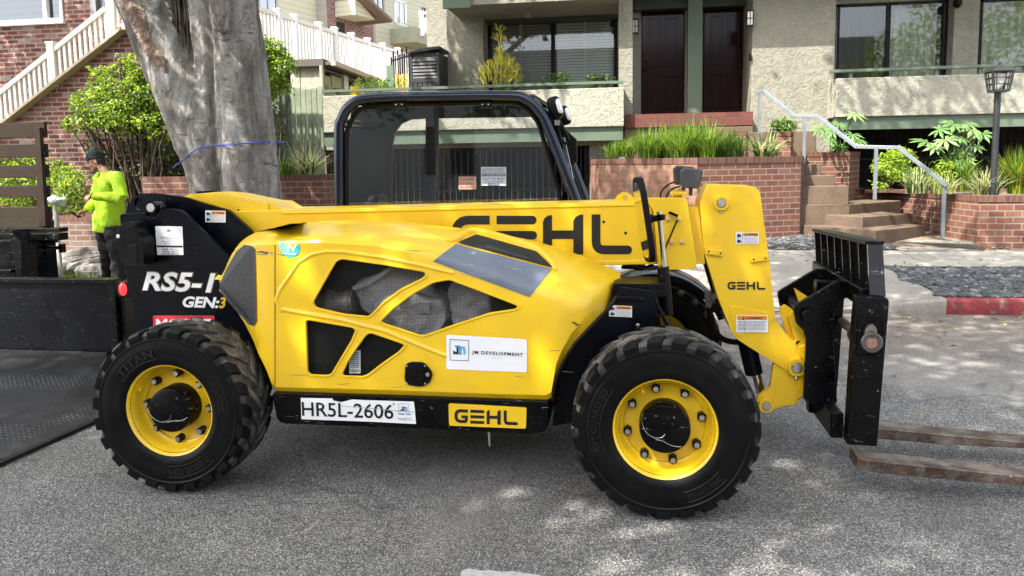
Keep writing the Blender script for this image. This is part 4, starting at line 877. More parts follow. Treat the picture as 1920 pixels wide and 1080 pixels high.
g = MB()
ys = [-6.2, 0, 4, 6, 7.4, YKERB+.05]
g.grid([[V((x, y, 0)) for x in (-40, -12, 0, 12, 40)] for y in ys]); road = tag(g.build('road', [ASPH], smooth=False), 'grey weathered asphalt road with fine light aggregate', None, kind='structure')
g = MB(); g.poly([(-300, -200, -.12), (300, -200, -.12), (300, 400, -.12), (-300, 400, -.12)]); tag(g.build('ground', [SOIL], smooth=False), 'bare ground beneath and beyond the street', kind='structure')
g = MB(); g.poly([U(a, b_, z=.004) for a, b_ in [(858, 1092), (866, 1069), (880, 1066), (905, 1070), (922, 1069), (936, 1072), (962, 1071), (985, 1074), (1012, 1078), (1024, 1092)]]); tag(g.build('road_marking', [M('worn_white_road_paint', (.40, .40, .39), .8, var=.2, dirt=.8, dc=(.2, .2, .2), ds=30)], smooth=False), 'worn white paint mark on the asphalt at the bottom edge', kind='structure')
# kerb with flare and red paint
def kerb_h(x):
    return interp(x, [(xk(1480), .018), (xk(1560), .03), (xk(1775), ZK-.004), (50, ZK)]) if x > 0 else interp(x, [(-40, .07), (-3.4, .07), (-2.2, .02)])
xs = sorted({-40, -20, -10, -6, -3.4, -3, -2.6, -2.2, 0}|{lerp(xk(1480), xk(1775), i/8) for i in range(9)}|{xk(1775)+.001, xk(1800), xk(1850), xk(1920), 8, 12, 40})
red, N, L, b = mk('red_kerb_paint'); p = geopos(N)
n1 = tn(N, L, 'ShaderNodeTexNoise', p, Scale=9.0, Detail=8.0, Roughness=.7).outputs[0]
L.new(ramp(N, L, n1, [(.36, (.16, .13, .115)), (.46, (.15, .022, .024)), (.62, (.24, .022, .03)), (.8, (.30, .07, .065))]), b.inputs['Base Color']); b.inputs['Roughness'].default_value = .8; bumpn(N, L, b, n1, .5, .01)
def kerb_piece(x0, x1, mat, name, lab):
    X = [x for x in xs if x0 <= x <= x1]; m = MB()
    m.grid([[V((x, YKERB+.03, -.02)), V((x, YKERB+.012, kerb_h(x)*.8)), V((x, YKERB+.03, kerb_h(x))), V((x, YKERB+.13, kerb_h(x)+.003)), V((x, YKERB+.13, -.02))] for x in X])
    return tag(m.build(name, [mat], ang=60), lab, kind='structure')
xr = xk(1775)+.001
kerb_piece(-40, xk(1480)+1e-4, CONC, 'kerb', 'dropped grey concrete kerb along the driveway'); kerb_piece(xk(1480)-1e-4, xr, CONC, 'kerb_ramp', 'grey concrete kerb ramp rising beside the driveway'); kerb_piece(xr, 40, red, 'red_kerb', 'kerb painted in worn red along the pebble bed')
# driveway apron (left of the diagonal), parkway (right), sidewalk, yard
def apx(t): return lerp(xr, U(1655, 502, y=YPARK).x, t)
m = MB(); rows = []
for i in range(7):
    t = i/6; y = lerp(YKERB+.12, YPARK, t); r = []
    for x in [lerp(-2.4, apx(t), k/14) for k in range(15)]:
        r.append(V((x, y, lerp(kerb_h(x)+.004, ZP, t**.85))))
    rows.append(r)
m.grid(rows); tag(m.build('driveway', [CONC]), 'sloping grey concrete driveway apron behind the forks', kind='structure')
m = MB(); m.grid([[V((x, lerp(YKERB+.12, YPARK, t), lerp(ZK, ZP-.01, t)-.01)) for x in [lerp(apx(t), 14, k/10) for k in range(11)]] for t in [i/4 for i in range(5)]]); tag(m.build('parkway', [SOIL]), 'strip of dark soil under the river pebbles', kind='structure')
m = MB(); m.grid([[V((x, lerp(YKERB+.12, YPARK, t), lerp(.07, ZP, t**3)+.03*math.sin(x*1.3+t*3)*math.sin(math.pi*t))) for x in [lerp(-30, -2.4, k/40) for k in range(41)]] for t in [i/8 for i in range(9)]]); tag(m.build('tree_pit_soil', [SOIL]), 'brown trodden soil around the roots of the big tree', kind='structure')
WALKM, N, L, b = mk('sidewalk_concrete'); 
WALKM = concrete('sidewalk_concrete', (.32, .30, .26))
m = MB(); xs_ = [-30, -8, -4, -1.5, 0]+[1.2*k+1.1 for k in range(1, 9)]+[30]
for a, c in zip(xs_, xs_[1:]): m.grid([[V((a+.006, YPARK, ZP)), V((c-.006, YPARK, ZP))], [V((a+.006, YWALK, ZW)), V((c-.006, YWALK, ZW))]])
m.grid([[V((-30, YPARK, ZP-.012)), V((30, YPARK, ZP-.012))], [V((-30, YWALK, ZW-.012)), V((30, YWALK, ZW-.012))]])
tag(m.build('sidewalk', [WALKM], smooth=False), 'pale concrete sidewalk slabs with dark joints', kind='structure')
m = MB(); m.grid([[V((x, y, z)) for x in (-30, 0, 30)] for y, z in [(YWALK, ZW-.006), (11.3, ZPL), (13.4, ZPL+.15), (40, ZPL+.2)]]); tag(m.build('yard_soil', [SOIL]), 'soil of the front yards behind the sidewalk', kind='structure')
m = MB(); q = [U(1498, 430, z=ZPL+.03), U(1560, 450, z=ZPL), U(1632, 440, z=ZPL+.03), U(1750, 446, z=ZPL+.02), U(1835, 459, z=ZPL), U(1835, 471, y=YWALK-.01), U(1640, 471, y=YWALK-.01)]
m.poly([U(1640, 441, z=ZPL+.015), U(1775, 436, z=ZPL+.015), U(1830, 458, z=ZPL+.01), U(1850, 469, z=ZW+.006), U(1700, 471, z=ZW+.006), U(1600, 450, z=ZPL)]); tag(m.build('path', [CONC], smooth=False), 'short concrete path from the sidewalk to the steps', kind='structure')
# pebbles
PEB = [M('dark_pebble', (.045, .048, .052), .6, var=.4, vs_=9), M('grey_pebble', (.075, .078, .082), .65, var=.4, vs_=9), M('pale_pebble', (.15, .15, .15), .7, var=.4, vs_=9)]
def pebbles(name, pts, lab, size=.030):
    m = MB(); rn = random.Random(11)
    for p in pts:
        s = size*rn.uniform(.6, 1.25); rot = Matrix.Rotation(rn.uniform(0, 6.28), 3, 'Z') @ Matrix.Rotation(rn.uniform(-.4, .4), 3, 'X')
        m.ball(p+V((0, 0, s*.25)), (s*1.25, s*.85, s*.5), 8, 5, rn.choice([0, 0, 0, 1, 1, 2]), rot)
    return tag(m.build(name, PEB, recalc=False), lab, 'pebbles', kind='stuff')
rn = random.Random(4); pts = []
for i in range(7000):
    t = rn.random(); x = rn.uniform(1.5, 7.2); y = lerp(YKERB+.13, YPARK-.02, t)
    if x < apx(t)-.02+.05*math.sin(y*9): continue
    pts.append(V((x, y, lerp(ZK, ZP-.01, t))))
pebbles('river_pebbles', pts, 'bed of rounded dark grey river pebbles behind the red kerb')
pts = []
poly2 = [(1425, 408), (1498, 405), (1560, 432), (1640, 452), (1706, 469), (1430, 469)]
def inside(x, y, P):
    c = False
    for i in range(len(P)):
        (x0, y0), (x1, y1) = P[i-1], P[i]
        if (y0 > y) != (y1 > y) and x < (x1-x0)*(y-y0)/(y1-y0)+x0: c = not c
    return c
for i in range(9000):
    x, y = rn.uniform(.2, 5.4), rn.uniform(YWALK+.03, 13.0)
    z = interp(y, [(YWALK, ZW), (11.3, ZPL), (13.4, ZPL+.15)]); d = V((x, y, z))-CAM; f_ = d.dot(FWD); px, py = 960+F*d.dot(RT)/f_, PY-F*d.dot(UP)/f_
    if inside(px, py, poly2) or (1835 < px < 1990 and 457 < py < 466): pts.append(V((x, y, z)))
pebbles('garden_pebbles', pts, 'bed of dark grey pebbles between brick planter and steps')

# ------------------------------------------------------------------ brick planters, steps
BR_T = brick('terracotta_brick', [(.22, .075, .045), (.40, .15, .085), (.33, .11, .065), (.46, .20, .12), (.28, .10, .075)], (.34, .28, .23), .205, .084, .009)
BR_H = brick('terracotta_header_brick', [(.40, .17, .10), (.52, .25, .15), (.46, .20, .12), (.58, .31, .20), (.36, .14, .085)], (.30, .22, .17), .115, .076, .007)
BR_C = brick('soldier_cap_brick', [(.16, .06, .045), (.30, .11, .07), (.22, .08, .055), (.34, .15, .10)], (.20, .15, .12), .075, .30, .007, offs=0)
BR_D = brick('weathered_garden_brick', [(.24, .12, .09), (.36, .19, .14), (.42, .27, .21), (.30, .13, .09)], (.33, .29, .25), .22, .078, .011)
def wall_run(mb, pts, z0, z1, mi=0, u0=0.0):
    u = u0; rows = [[V((p.x, p.y, z0)) for p in pts], [V((p.x, p.y, z1)) for p in pts]]; us = [u]
    for a, b_ in zip(pts, pts[1:]): u += math.hypot(b_.x-a.x, b_.y-a.y); us.append(u)
    mb.grid(rows, mi, uvs=[[(k, z0) for k in us], [(k, z1) for k in us]])
def planter(name, pts, z0, z1, mats, lab, cap=.085, split=None, soil=True, parent=None):
    """closed planter: pts run round it anticlockwise from the front left"""
    P = pts+[pts[0]]; m = MB(); k = split or 0
    if k: wall_run(m, P[:k+1], z0, z1-cap, 1); wall_run(m, P[k:], z0, z1-cap, 0)
    else: wall_run(m, P, z0, z1-cap, 0)
    t = thing(name, (sum(p.x for p in pts)/len(pts), sum(p.y for p in pts)/len(pts), z0), lab, 'planter')
    m.build('wall', mats, t, recalc=False)
    c = MB(); cc = sum(pts, V())/len(pts)
    O = [p+(p-cc).normalized()*.012 for p in pts]; I = []
    for p in pts:
        d = p-cc; I.append(p-d.normalized()*.16)
    O.append(O[0]); I.append(I[0]); wall_run(c, O, z1-cap, z1); us = [0]
    for a, b_ in zip(O, O[1:]): us.append(us[-1]+(b_-a).length)
    c.grid([[V((p.x, p.y, z1)) for p in O], [V((p.x, p.y, z1)) for p in I]], 0, uvs=[[(k_, 0) for k_ in us], [(k_, .13) for k_ in us]])
    wall_run(c, I, z1-.09, z1); c.build('cap', [BR_C], t, recalc=False)
    if soil:
        s = MB(); s.poly([V((p.x, p.y, z1-.05)) for p in I[:-1]]); s.build('soil', [SOIL], t)
    return t
def gp_(px, y): return V((U(px, 300, y=y).x, y, 0))
big = [gp_(1107, 13.4), gp_(1109, 12.95), gp_(1122, 12.55), gp_(1150, 12.2), gp_(1190, 11.85), gp_(1240, 11.45), gp_(1290, 11.1), gp_(1307, 11.0), gp_(1502, 11.75), gp_(1512, 12.6), gp_(1500, 13.3)]
ZB = U(1400, 294, y=11.5).z
planter('brick_planter', big, .2, ZB, [BR_T, BR_H], 'large curved brick planter with grasses between garage gate and steps', split=7)
ZR = U(1835, 367, y=11.0).z
def zz(px, py, z): q_ = U(px, py, z=z); return V((q_.x, q_.y, 0))
rp_ = [zz(1590, 350, ZR), zz(1700, 357, ZR), zz(1835, 367, ZR), V((U(2050, 366, y=10.95).x, 10.95, 0)), V((7.6, 13.2, 0)), V((U(1590, 300, y=13.2).x+.1, 13.2, 0))]
planter('brick_planter', rp_, .2, ZR, [BR_T], 'right hand brick planter full of leafy plants under the balcony')
pier = [gp_(1503, 12.75), gp_(1593, 12.75), gp_(1612, 13.5), gp_(1520, 13.5)]
planter('brick_pier', pier, .3, U(1550, 285, y=12.75).z, [BR_T], 'square brick pier beside the top steps', cap=.07)
up_ = [gp_(1443, 12.9), gp_(1482, 12.9), gp_(1524, 13.55), gp_(1470, 13.55)]
planter('brick_planter', up_, 1.2, U(1462, 247, y=12.9).z, [BR_T], 'small upper brick planter below the stucco wall', cap=.07)
gl_ = [gp_(1340, 12.9), gp_(1398, 12.9), gp_(1400, 13.3), gp_(1340, 13.3)]
planter('brick_planter', gl_, 1.2, U(1370, 246, y=12.9).z, [BR_T], 'low brick planter half hidden by grass below the doors', cap=.07)
lw = [gp_(265, 10.55), gp_(632, 10.55), gp_(632, 10.95), gp_(265, 10.95)]
planter('garden_wall', lw, .1, U(560, 328, y=10.55).z, [BR_T], 'low brick garden wall running behind the big tree trunk', cap=.08)
fw = [gp_(30, 9.9), gp_(186, 9.9), gp_(186, 10.25), gp_(30, 10.25)]
planter('garden_wall', fw, .0, U(140, 407, y=9.9).z, [BR_D], 'weathered low brick wall behind the man in the green shirt', cap=.06)
# steps
stp = thing('steps', (U(1600, 420, y=11).x, 11.3, .3), 'brown concrete steps curving up between the brick planters', 'steps')
C2b = U(1642, 448, y=10.98); z3 = C2b.z; C2 = U(1642, 432, y=10.98); z2 = C2.z
B1 = U(1617, 427, z=z2); z1_ = U(1617, 407, y=B1.y).z; B0 = U(1592, 402, z=z1_); z0_ = U(1593, 383, y=B0.y).z
def block(corner, right, z_, zbase, back=1.3, leftext=None):
    a = (right-corner); a.z = 0; bdir = V((-a.y, a.x, 0)).normalized(); m = MB()
    base = [corner, right, right+bdir*back-a*0, corner+bdir*back]
    if leftext is not None: base = [leftext, corner, right, right+bdir*back, leftext+bdir*back*1.1]
    m.prism([V((p.x, p.y, zbase)) for p in base], (0, 0, z_-zbase)); m.build('step', [STEPC], stp, bevel=.012)
block(V((C2.x, C2.y, 0)), zz(1737, 422, z2), z2, .1); block(V((B1.x, B1.y, 0)), zz(1712, 400, z1_), z1_, .1); block(V((B0.x, B0.y, 0)), zz(1690, 376, z0_), z0_, .1, 1.5, V((U(1490, 375, y=11.85).x, 11.85, 0)))
yb_ = U(1585, 359, z=z0_).y; pass
for k, (pr, pt, yy) in enumerate([(1592, 349, 11.9), (1566, 329, 12.05), (1541, 308, 12.2)]):
    m = MB(); a = U(1494, pt, y=yy); c = U(pr, pt, y=yy); m.prism([(a.x, yy, z0_-.02), (c.x, yy, z0_-.02), (c.x+.03, yy+.5, z0_-.02), (a.x, yy+.5, z0_-.02)], (0, 0, U(1530, pt, y=yy).z-z0_+.02)); m.build('step', [STEPC], stp, bevel=.012)
m = MB(); a = U(1340, 248, y=13.0); c = U(1530, 236, y=13.0); m.box((a.x, 12.95, 1.0), (c.x, 13.4, U(1400, 248, y=13.0).z)); m.box((a.x, 13.15, 1.0), (U(1412, 240, y=13.15).x, 13.5, U(1400, 237, y=13.15).z)); m.build('step', [STEPC], stp, bevel=.01)

# ------------------------------------------------------------------ handrail and lamp post
RAILM = M('grey_painted_rail', (.15, .17, .185), .35, var=.15, coat=.2)
hr = thing('handrail', U(1643, 372, y=11.0), 'grey square tube handrail zigzagging down beside the steps', 'handrail')
hp = [(1418, 172, 12.6), (1433, 171, 12.6), (1490, 217, 12.1), (1532, 217, 11.9), (1606, 275, 11.3), (1686, 277, 11.05), (1774, 347, 10.75)]
H3 = [U(a, b_, y=y_) for a, b_, y_ in hp]; m = MB()
for a, b_ in zip(H3, H3[1:]): d = (b_-a).normalized()*.02; m.bar(a-d, b_+d, .05, .05)
m.build('rail', [RAILM], hr, bevel=.005)
for px, p0, p1, y_ in [(1425, 172, 250, 12.6), (1509, 217, 306, 12.0), (1643, 277, 374, 11.15), (1771, 345, 446, 10.78)]:
    a = U(px, p0, y=y_); b_ = V((a.x, a.y, U(px, p1, y=y_).z)); m = MB(); m.box((a.x-.02, a.y-.02, b_.z), (a.x+.02, a.y+.02, a.z)); m.build('post', [RAILM], hr)
lpt = thing('lamp_post', U(1863, 364, y=10.9), 'dark metal lamp post with caged lantern standing in right planter', 'lamp')
DKM = M('dark_grey_metal', (.012, .013, .015), .5, var=.2)
m = MB(); a = U(1871, 168, y=11.2); m.cyl((a.x, 11.2, U(1864, 372, y=11.2).z), a, .040, 14); m.cyl(a-V((0, 0, .16)), a-V((0, 0, .14)), .046, 14); m.build('post', [DKM], lpt)
c = U(1873, 152, y=11.2); hw, hh = .125, .125
m = MB()
for sx in (-1, 1):
    for sy in (-1, 1): m.bar(c+V((sx*hw*.75, sy*hw*.75, -hh)), c+V((sx*hw, sy*hw, hh)), .018, .018)
for zf, s in ((-1, .75), (-.33, .83), (.33, .92), (1, 1)):
    for i in range(4):
        o_ = [(-1, -1), (1, -1), (1, 1), (-1, 1)]; a = o_[i]; b_ = o_[(i+1) % 4]; m.bar(c+V((a[0]*hw*s, a[1]*hw*s, hh*zf)), c+V((b_[0]*hw*s, b_[1]*hw*s, hh*zf)), .012, .012)
for k in (-.33, .33):
    for sy in (-1, 1): m.bar(c+V((k*hw*1.5, sy*hw*.75, -hh)), c+V((k*hw*2, sy*hw, hh)), .010, .010); m.bar(c+V((sy*hw*.75, k*hw*1.5, -hh)), c+V((sy*hw, k*hw*2, hh)), .010, .010)
m.prism([c+V((x*hw*.8, y*hw*.8, -hh-.02)) for x, y in [(-1, -1), (1, -1), (1, 1), (-1, 1)]], (0, 0, .02))
top = [c+V((x*hw*1.1, y*hw*1.1, hh)) for x, y in [(-1, -1), (1, -1), (1, 1), (-1, 1)]]; ap = c+V((0, 0, hh+.11)); m.add(top+[ap], [(0, 1, 2, 3), (0, 1, 4), (1, 2, 4), (2, 3, 4), (3, 0, 4)]); m.ball(ap, .018, 8, 6)
m.build('lantern', [DKM], lpt); m = MB(); m.lathe([(.001, -.09), (.04, -.09), (.07, 0), (.075, .09), (.001, .1)], c, (0, 0, 1), 14); m.build('glass', [M('frosted_lamp_glass', (.62, .63, .60), .3, var=.1)], lpt)

# ------------------------------------------------------------------ apartment building
STU = stucco('tan_knockdown_stucco', (.245, .235, .185)); STUL = stucco('pale_balcony_stucco', (.32, .31, .25))
GRN = M('sage_green_paint', (.085, .12, .082), .6, var=.15, dirt=.3, dc=(.06, .075, .055)); GRND = M('dark_green_paint', (.022, .030, .020), .6, var=.2)
DOORM = M('dark_mahogany_door', (.017, .0036, .0028), .5, spec=.05, var=.35, vs_=6, coat=.25); BRZ = M('bronze_window_frame', (.005, .0047, .0044), .4, spec=.15, var=.2)
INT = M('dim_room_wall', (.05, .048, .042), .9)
apt = thing('apartment_building', (U(1200, 240, y=YF).x, YF, 0), 'tan stucco apartment house with green trim, balconies and dark doors', 'building')
def part(name, mat, f, par=apt, bevel=0, **k):
    m = MB(); f(m); return m.build(name, mat if isinstance(mat, list) else [mat], par, bevel=bevel, **k)
zl = U(1290, 220, y=YF).z; xL, xRt = U(836, 80, y=YF).x, 13.0; zTop = 6.5
def facade(m):
    yb = YF+.25
    def rect(l, t, r, b_, y0=YF): bxp(m, l, t, r, b_, y0, y0+.25)
    xa = [U(px, 100, y=YF).x for px in (838, 913, 1158, 1202, 1284, 1318, 1398)]; zw0, zw1 = U(1035, 172, y=YF).z, U(1035, 36, y=YF).z; zd = U(1290, 12, y=YF).z
    m.box((xa[0], YF, 2.05), (xa[1], yb, zTop)); m.box((xa[2], YF, 2.05), (xa[3], yb, zTop)); m.box((xa[4], YF, zl), (xa[5], yb, zTop)); m.box((xa[6], YF, .4), (xa[6]+.3, yb, zTop))
    m.box((xa[1], YF, 2.05), (xa[2], yb, zw0)); m.box((xa[1], YF, zw1), (xa[2], yb, zTop)); m.box((xa[3], YF, zd), (xa[6], yb, zTop)); m.box((xa[3], YF, .4), (xa[6], yb, zl))
part('facade', STU, facade)
part('door_surround', DOORM, lambda m: m.box((U(1196, 100, y=YF).x, YF+.22, zl-.3), (U(1402, 100, y=YF).x, YF+.3, zTop)))
part('pier', STU, lambda m: m.box((U(838, 80, y=14.1).x, 14.1, 2.05), (U(906, 80, y=14.1).x, YF-.002, zTop)))
part('porch_column', STU, lambda m: (m.box((U(1160, 80, y=13.3).x, 13.3, zl-.05), (U(1186, 80, y=13.3).x, 13.55, zTop))))
part('wall_block', STU, lambda m: m.box((U(1410, 100, y=13.6).x, 13.6, .4), (U(1566, 100, y=13.6).x, YF+.3, zTop)), bevel=.02)
part('rear_wall', STU, lambda m: m.box((U(800, 60, y=17).x, 17, .4), (xL+.1, 24, 8)))
part('green_post', GRN, lambda m: bxp(m, 1290, -120, 1317, 220, 14.1, 14.25), bevel=.005)
part('header_beam', GRND, lambda m: (bxp(m, 907, 14, 1160, 38, 14.3, YF-.003), bxp(m, 1186, -30, 1410, 14, 14.35, YF-.003)))
part('upper_floor_and_shade_slab', [STU, GRN], lambda m: (m.box((U(1160, 5, y=12.95).x, 12.95, 4.62), (13, YF+.1, 5.0), 0), m.box((U(832, 5, y=12.9).x, 12.9, U(950, 6, y=12.9).z), (U(1160, 5, y=12.9).x, 14.3, 6.5), 0), m.box((U(830, 5, y=12.84).x, 12.84, U(860, 15, y=12.84).z), (U(882, 5, y=12.84).x, 12.899, 6.5), 1)))  # right-hand slab is out of view, added to shade the facade
# main window with blinds
def window(l, t, r, b_, y, mull, name='window', inner='blind', imat=None, iy=.10, slats=0):
    f = MB(); a, c = U(l, t, y=y), U(r, b_, y=y); x0, x1 = U(l, (t+b_)/2, y=y).x, U(r, (t+b_)/2, y=y).x; z0, z1 = U((l+r)/2, b_, y=y).z, U((l+r)/2, t, y=y).z; w_ = .045
    f.box((x0, y, z0), (x0+w_, y+.06, z1)); f.box((x1-w_, y, z0), (x1, y+.06, z1)); f.box((x0, y, z1-w_), (x1, y+.06, z1)); f.box((x0, y, z0), (x1, y+.06, z0+w_))
    for k in mull: xm = U(k, (t+b_)/2, y=y).x; f.box((xm-.035, y-.004, z0), (xm+.035, y+.07, z1))
    fo = f.build(name, [BRZ], apt, bevel=.004)
    g = MB(); g.poly([V((x0, y+.03, z0)), V((x1, y+.03, z0)), V((x1, y+.03, z1)), V((x0, y+.03, z1))]); g.build('pane', [GLASSW], fo)
    return fo, x0, x1, z0, z1
fo, x0, x1, z0, z1 = window(915, 36, 1156, 172, YF-.02, [1037])
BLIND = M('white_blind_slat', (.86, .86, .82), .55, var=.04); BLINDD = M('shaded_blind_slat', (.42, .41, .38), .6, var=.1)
xm = U(1037, 100, y=YF).x
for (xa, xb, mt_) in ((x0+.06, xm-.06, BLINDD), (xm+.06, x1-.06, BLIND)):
    m = MB(); n_ = 22
    for k in range(n_): z_ = lerp(z0+.06, z1-.06, (k+.5)/n_); m.prism([(xa, YF+.10, z_-.022), (xb, YF+.10, z_-.022), (xb, YF+.135, z_+.030), (xa, YF+.135, z_+.030)], (0, .003, 0))
    m.box((lerp(xa, xb, .48), YF+.095, z0), (lerp(xa, xb, .52), YF+.099, z1)); m.build('blind', [mt_], fo)
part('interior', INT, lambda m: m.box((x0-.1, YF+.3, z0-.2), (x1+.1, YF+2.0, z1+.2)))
# doors
def door(l, t, r, b_, y, knob):
    x0, x1 = U(l, 120, y=y).x, U(r, 120, y=y).x; z0, z1 = U((l+r)/2, b_, y=y).z, U((l+r)/2, t, y=y).z; m = MB(); m.box((x0, y, z0), (x1, y+.05, z1)); W_, H_ = x1-x0, z1-z0
    for (u0, u1, v0, v1) in [(.14, .46, .08, .40), (.54, .86, .08, .40), (.14, .46, .47, .93), (.54, .86, .47, .93)]:
        a, c = (x0+W_*u0, z0+H_*v0), (x0+W_*u1, z0+H_*v1); e = .03
        for (p, q_) in [((a[0], a[1]), (c[0], a[1]+e)), ((a[0], c[1]-e), (c[0], c[1])), ((a[0], a[1]+e), (a[0]+e, c[1]-e)), ((c[0]-e, a[1]+e), (c[0], c[1]-e))]: m.box((p[0], y-.014, p[1]), (q_[0], y+.001, q_[1]))
        m.box((a[0]+.07, y-.010, a[1]+.07), (c[0]-.07, y+.001, c[1]-.07))
    d = m.build('door', [DOORM], apt, bevel=.006); k = MB(); kx = x0+W_*knob; k.ball((kx, y-.05, z0+H_*.45), .028, 10, 7); k.cyl((kx, y-.05, z0+H_*.45), (kx, y, z0+H_*.45), .012, 8); k.ball((kx, y-.02, z0+H_*.52), .022, 8, 6); k.build('handle', [BRZ], d)
door(1204, 18, 1282, 221, YF+.08, .08); door(1320, 13, 1397, 218, YF+.08, .92)
def wlamp(px, py, y):
    c = U(px, py, y=y); m = MB(); m.box(c+V((-.055, -.07, -.13)), c+V((.055, .0, -.11))); m.box(c+V((-.055, -.07, .11)), c+V((.055, 0, .13)))
    for sx in (-.05, .05):
        for sy in (-.065, -.005): m.box(c+V((sx-.006, sy-.006, -.13)), c+V((sx+.006, sy+.006, .13)))
    m.box(c+V((-.055, -.072, -.006)), c+V((.055, -.066, .006))); m.box(c+V((-.006, -.072, -.11)), c+V((.006, -.066, .11)))
    o = m.build('wall_lamp', [BRZ], apt); g = MB(); g.box(c+V((-.042, -.058, -.11)), c+V((.042, -.01, .11))); g.build('lamp_glass', [M('milky_glass', (.75, .74, .68), .3)], o)
wlamp(1191, 50, YF); wlamp(1405.5, 35, 13.598)
c = U(1150, 45, y=14.2); part('flood_lamp', BRZ, lambda m: (m.ball(c, (.06, .08, .06), 10, 8), m.cyl(c, c+V((.02, .2, .05)), .02, 8), m.cyl(c-V((0, 0, .15)), c, .012, 8)))
part('doorbell', BRZ, lambda m: bxp(m, 1405, 100, 1409, 114, 13.57, 13.605))
# landing with red tile nosing
TILE = brick('red_nosing_tile', [(.20, .055, .04), (.30, .085, .06), (.25, .07, .05)], (.12, .07, .055), .22, .25, .008, offs=0)
part('landing', [TILE, STEPC], lambda m: (m.box((U(1172, 225, y=13.2).x, 13.2, U(1290, 237, y=13.2).z), (U(1412, 225, y=13.2).x, YF+.2, zl), 0), m.box((U(1172, 225, y=13.25).x, 13.25, .5), (U(1410, 225, y=13.25).x, YF, U(1290, 237, y=13.2).z), 1)))
# left balcony
xb0, xb1 = U(592, 200, y=YBAL).x, U(1170, 200, y=YBAL).x; zbt, zbb = U(880, 172, y=YBAL).z, U(880, 243, y=YBAL).z; zgb = U(880, 268, y=YBAL).z
part('balcony', STUL, lambda m: (m.box((xb0, YBAL, zbb), (xb1, YBAL+.16, zbt)), m.box((xb1-.16, YBAL+.16, zbb), (xb1, YF, zbt)), m.box((xb0, YBAL+.16, zbb), (xb0+.16, YF+3, zbt)), m.box((xb0+.16, YBAL+.16, zbb), (xb1-.16, YF+3, zbb+.15))), bevel=.012)
part('balcony_beam', GRN, lambda m: m.box((xb0+.05, YBAL+.05, zgb), (xb1-.02, YBAL+.25, zbb-.002)))
part('garage_lintel', STU, lambda m: m.box((xb0, 13.4, U(880, 277, y=13.4).z), (U(1112, 270, y=13.4).x+.6, 13.6, zbb-.003)))
def rail(pts, y0, h, name, n_):
    m = MB(); 
    for a, b_ in zip(pts, pts[1:]): m.bar(a, b_, .11, .045)
    for k in range(n_):
        t = (k+.5)/n_; p = lerp(pts[0], pts[-1], t); m.box((p.x-.025, p.y-.02, p.z-h), (p.x+.025, p.y+.02, p.z-.02))
    return m.build(name, [GRN], apt)
rail([U(594, 172, y=YBAL+.06), U(1168, 154, y=YBAL+.06)], YBAL, .22, 'balcony_rail', 7)
# right balcony and windows
YB2 = 13.05; xr0 = U(1568, 180, y=YB2).x; zt2, zb2 = U(1700, 143, y=YB2).z, U(1700, 217, y=YB2).z; zg2 = U(1700, 241, y=YB2).z
part('balcony', STUL, lambda m: (m.box((xr0, YB2, zb2), (13, YB2+.16, zt2)), m.box((xr0, YB2+.16, zb2), (xr0+.16, YF, zt2)), m.box((xr0+.16, YB2+.16, zb2), (13, YF+.5, zb2+.15))), bevel=.012)
part('balcony_beam', GRN, lambda m: m.box((xr0+.02, YB2+.05, zg2), (13, YB2+.25, zb2-.002)))
rail([U(1556, 134, y=YB2+.06), U(2050, 117, y=YB2+.06)], YB2, .22, 'balcony_rail', 6)
part('under_wall', [M('dark_basement', (.004, .004, .004), .9), STU], lambda m: (m.box((xr0, 14.9, .3), (13, 15.0, zb2-.002)), m.box((U(1555, 280, y=13.7).x-.4, 13.7, .3), (U(1553, 280, y=13.7).x, 14.9, zb2), 1), m.box((U(1790, 270, y=13.9).x, 13.9, .3), (U(1828, 270, y=13.9).x, 14.2, zb2-.01), 1), m.box((U(1480, 275, y=13.58).x, 13.58, .5), (U(1556, 275, y=13.58).x, 13.7, U(1530, 240, y=13.58).z), 1)))
bars = MB(); xx = U(1562, 270, y=13.62).x
while xx < 9: bars.cyl((xx, 13.62, .5), (xx, 13.62, zg2), .009, 6); xx += .105
bars.bar((U(1562, 270, y=13.62).x, 13.62, U(1700, 297, y=13.62).z), (9, 13.62, U(1700, 297, y=13.62).z), .02, .03); bars.build('basement_grille', [BRZ], apt)
YW2 = 14.3
fo, x0, x1, z0, z1 = window(1569, 4, 1776, 152, YW2, [1665])
CURT = M('pale_curtain', (.38, .39, .31), .85, var=.1); CURTD = M('dark_curtain', (.03, .03, .028), .9, var=.15)
def curtain(xa, xb, z0, z1, y, mt_, par, amp=.035, per=.13):
    m = MB(); n_ = int((xb-xa)/.02); rows = [[V((lerp(xa, xb, k/n_), y+amp*math.sin(lerp(xa, xb, k/n_)/per*6.28+.6*math.sin(k*.21)+ph), z_)) for k in range(n_+1)] for z_, ph in ((z0, .25), ((z0+z1)/2, .1), (z1, 0))]
    m.grid(rows); return m.build('curtain', [mt_], par, ang=80)
xm = U(1665, 80, y=YW2).x
curtain(x0+.05, xm-.03, z0, z1, YW2+.22, CURTD, fo); curtain(xm+.02, x1-.1, z0, z1, YW2+.22, CURT, fo)
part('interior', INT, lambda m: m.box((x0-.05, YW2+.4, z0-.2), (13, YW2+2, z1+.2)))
part('window_pier', STU, lambda m: (m.box((x1, YW2-.25, zb2+.16), (U(1836, 60, y=YW2-.25).x, YW2+.2, zTop)), m.box((xr0, YW2-.02, z1), (13, YW2+.2, zTop))), bevel=.01)
fo, x0, x1, z0, z1 = window(1836, -6, 2075, 150, YW2, [1960])
curtain(x0+.12, x1-.1, z0, z1, YW2+.22, CURT, fo)
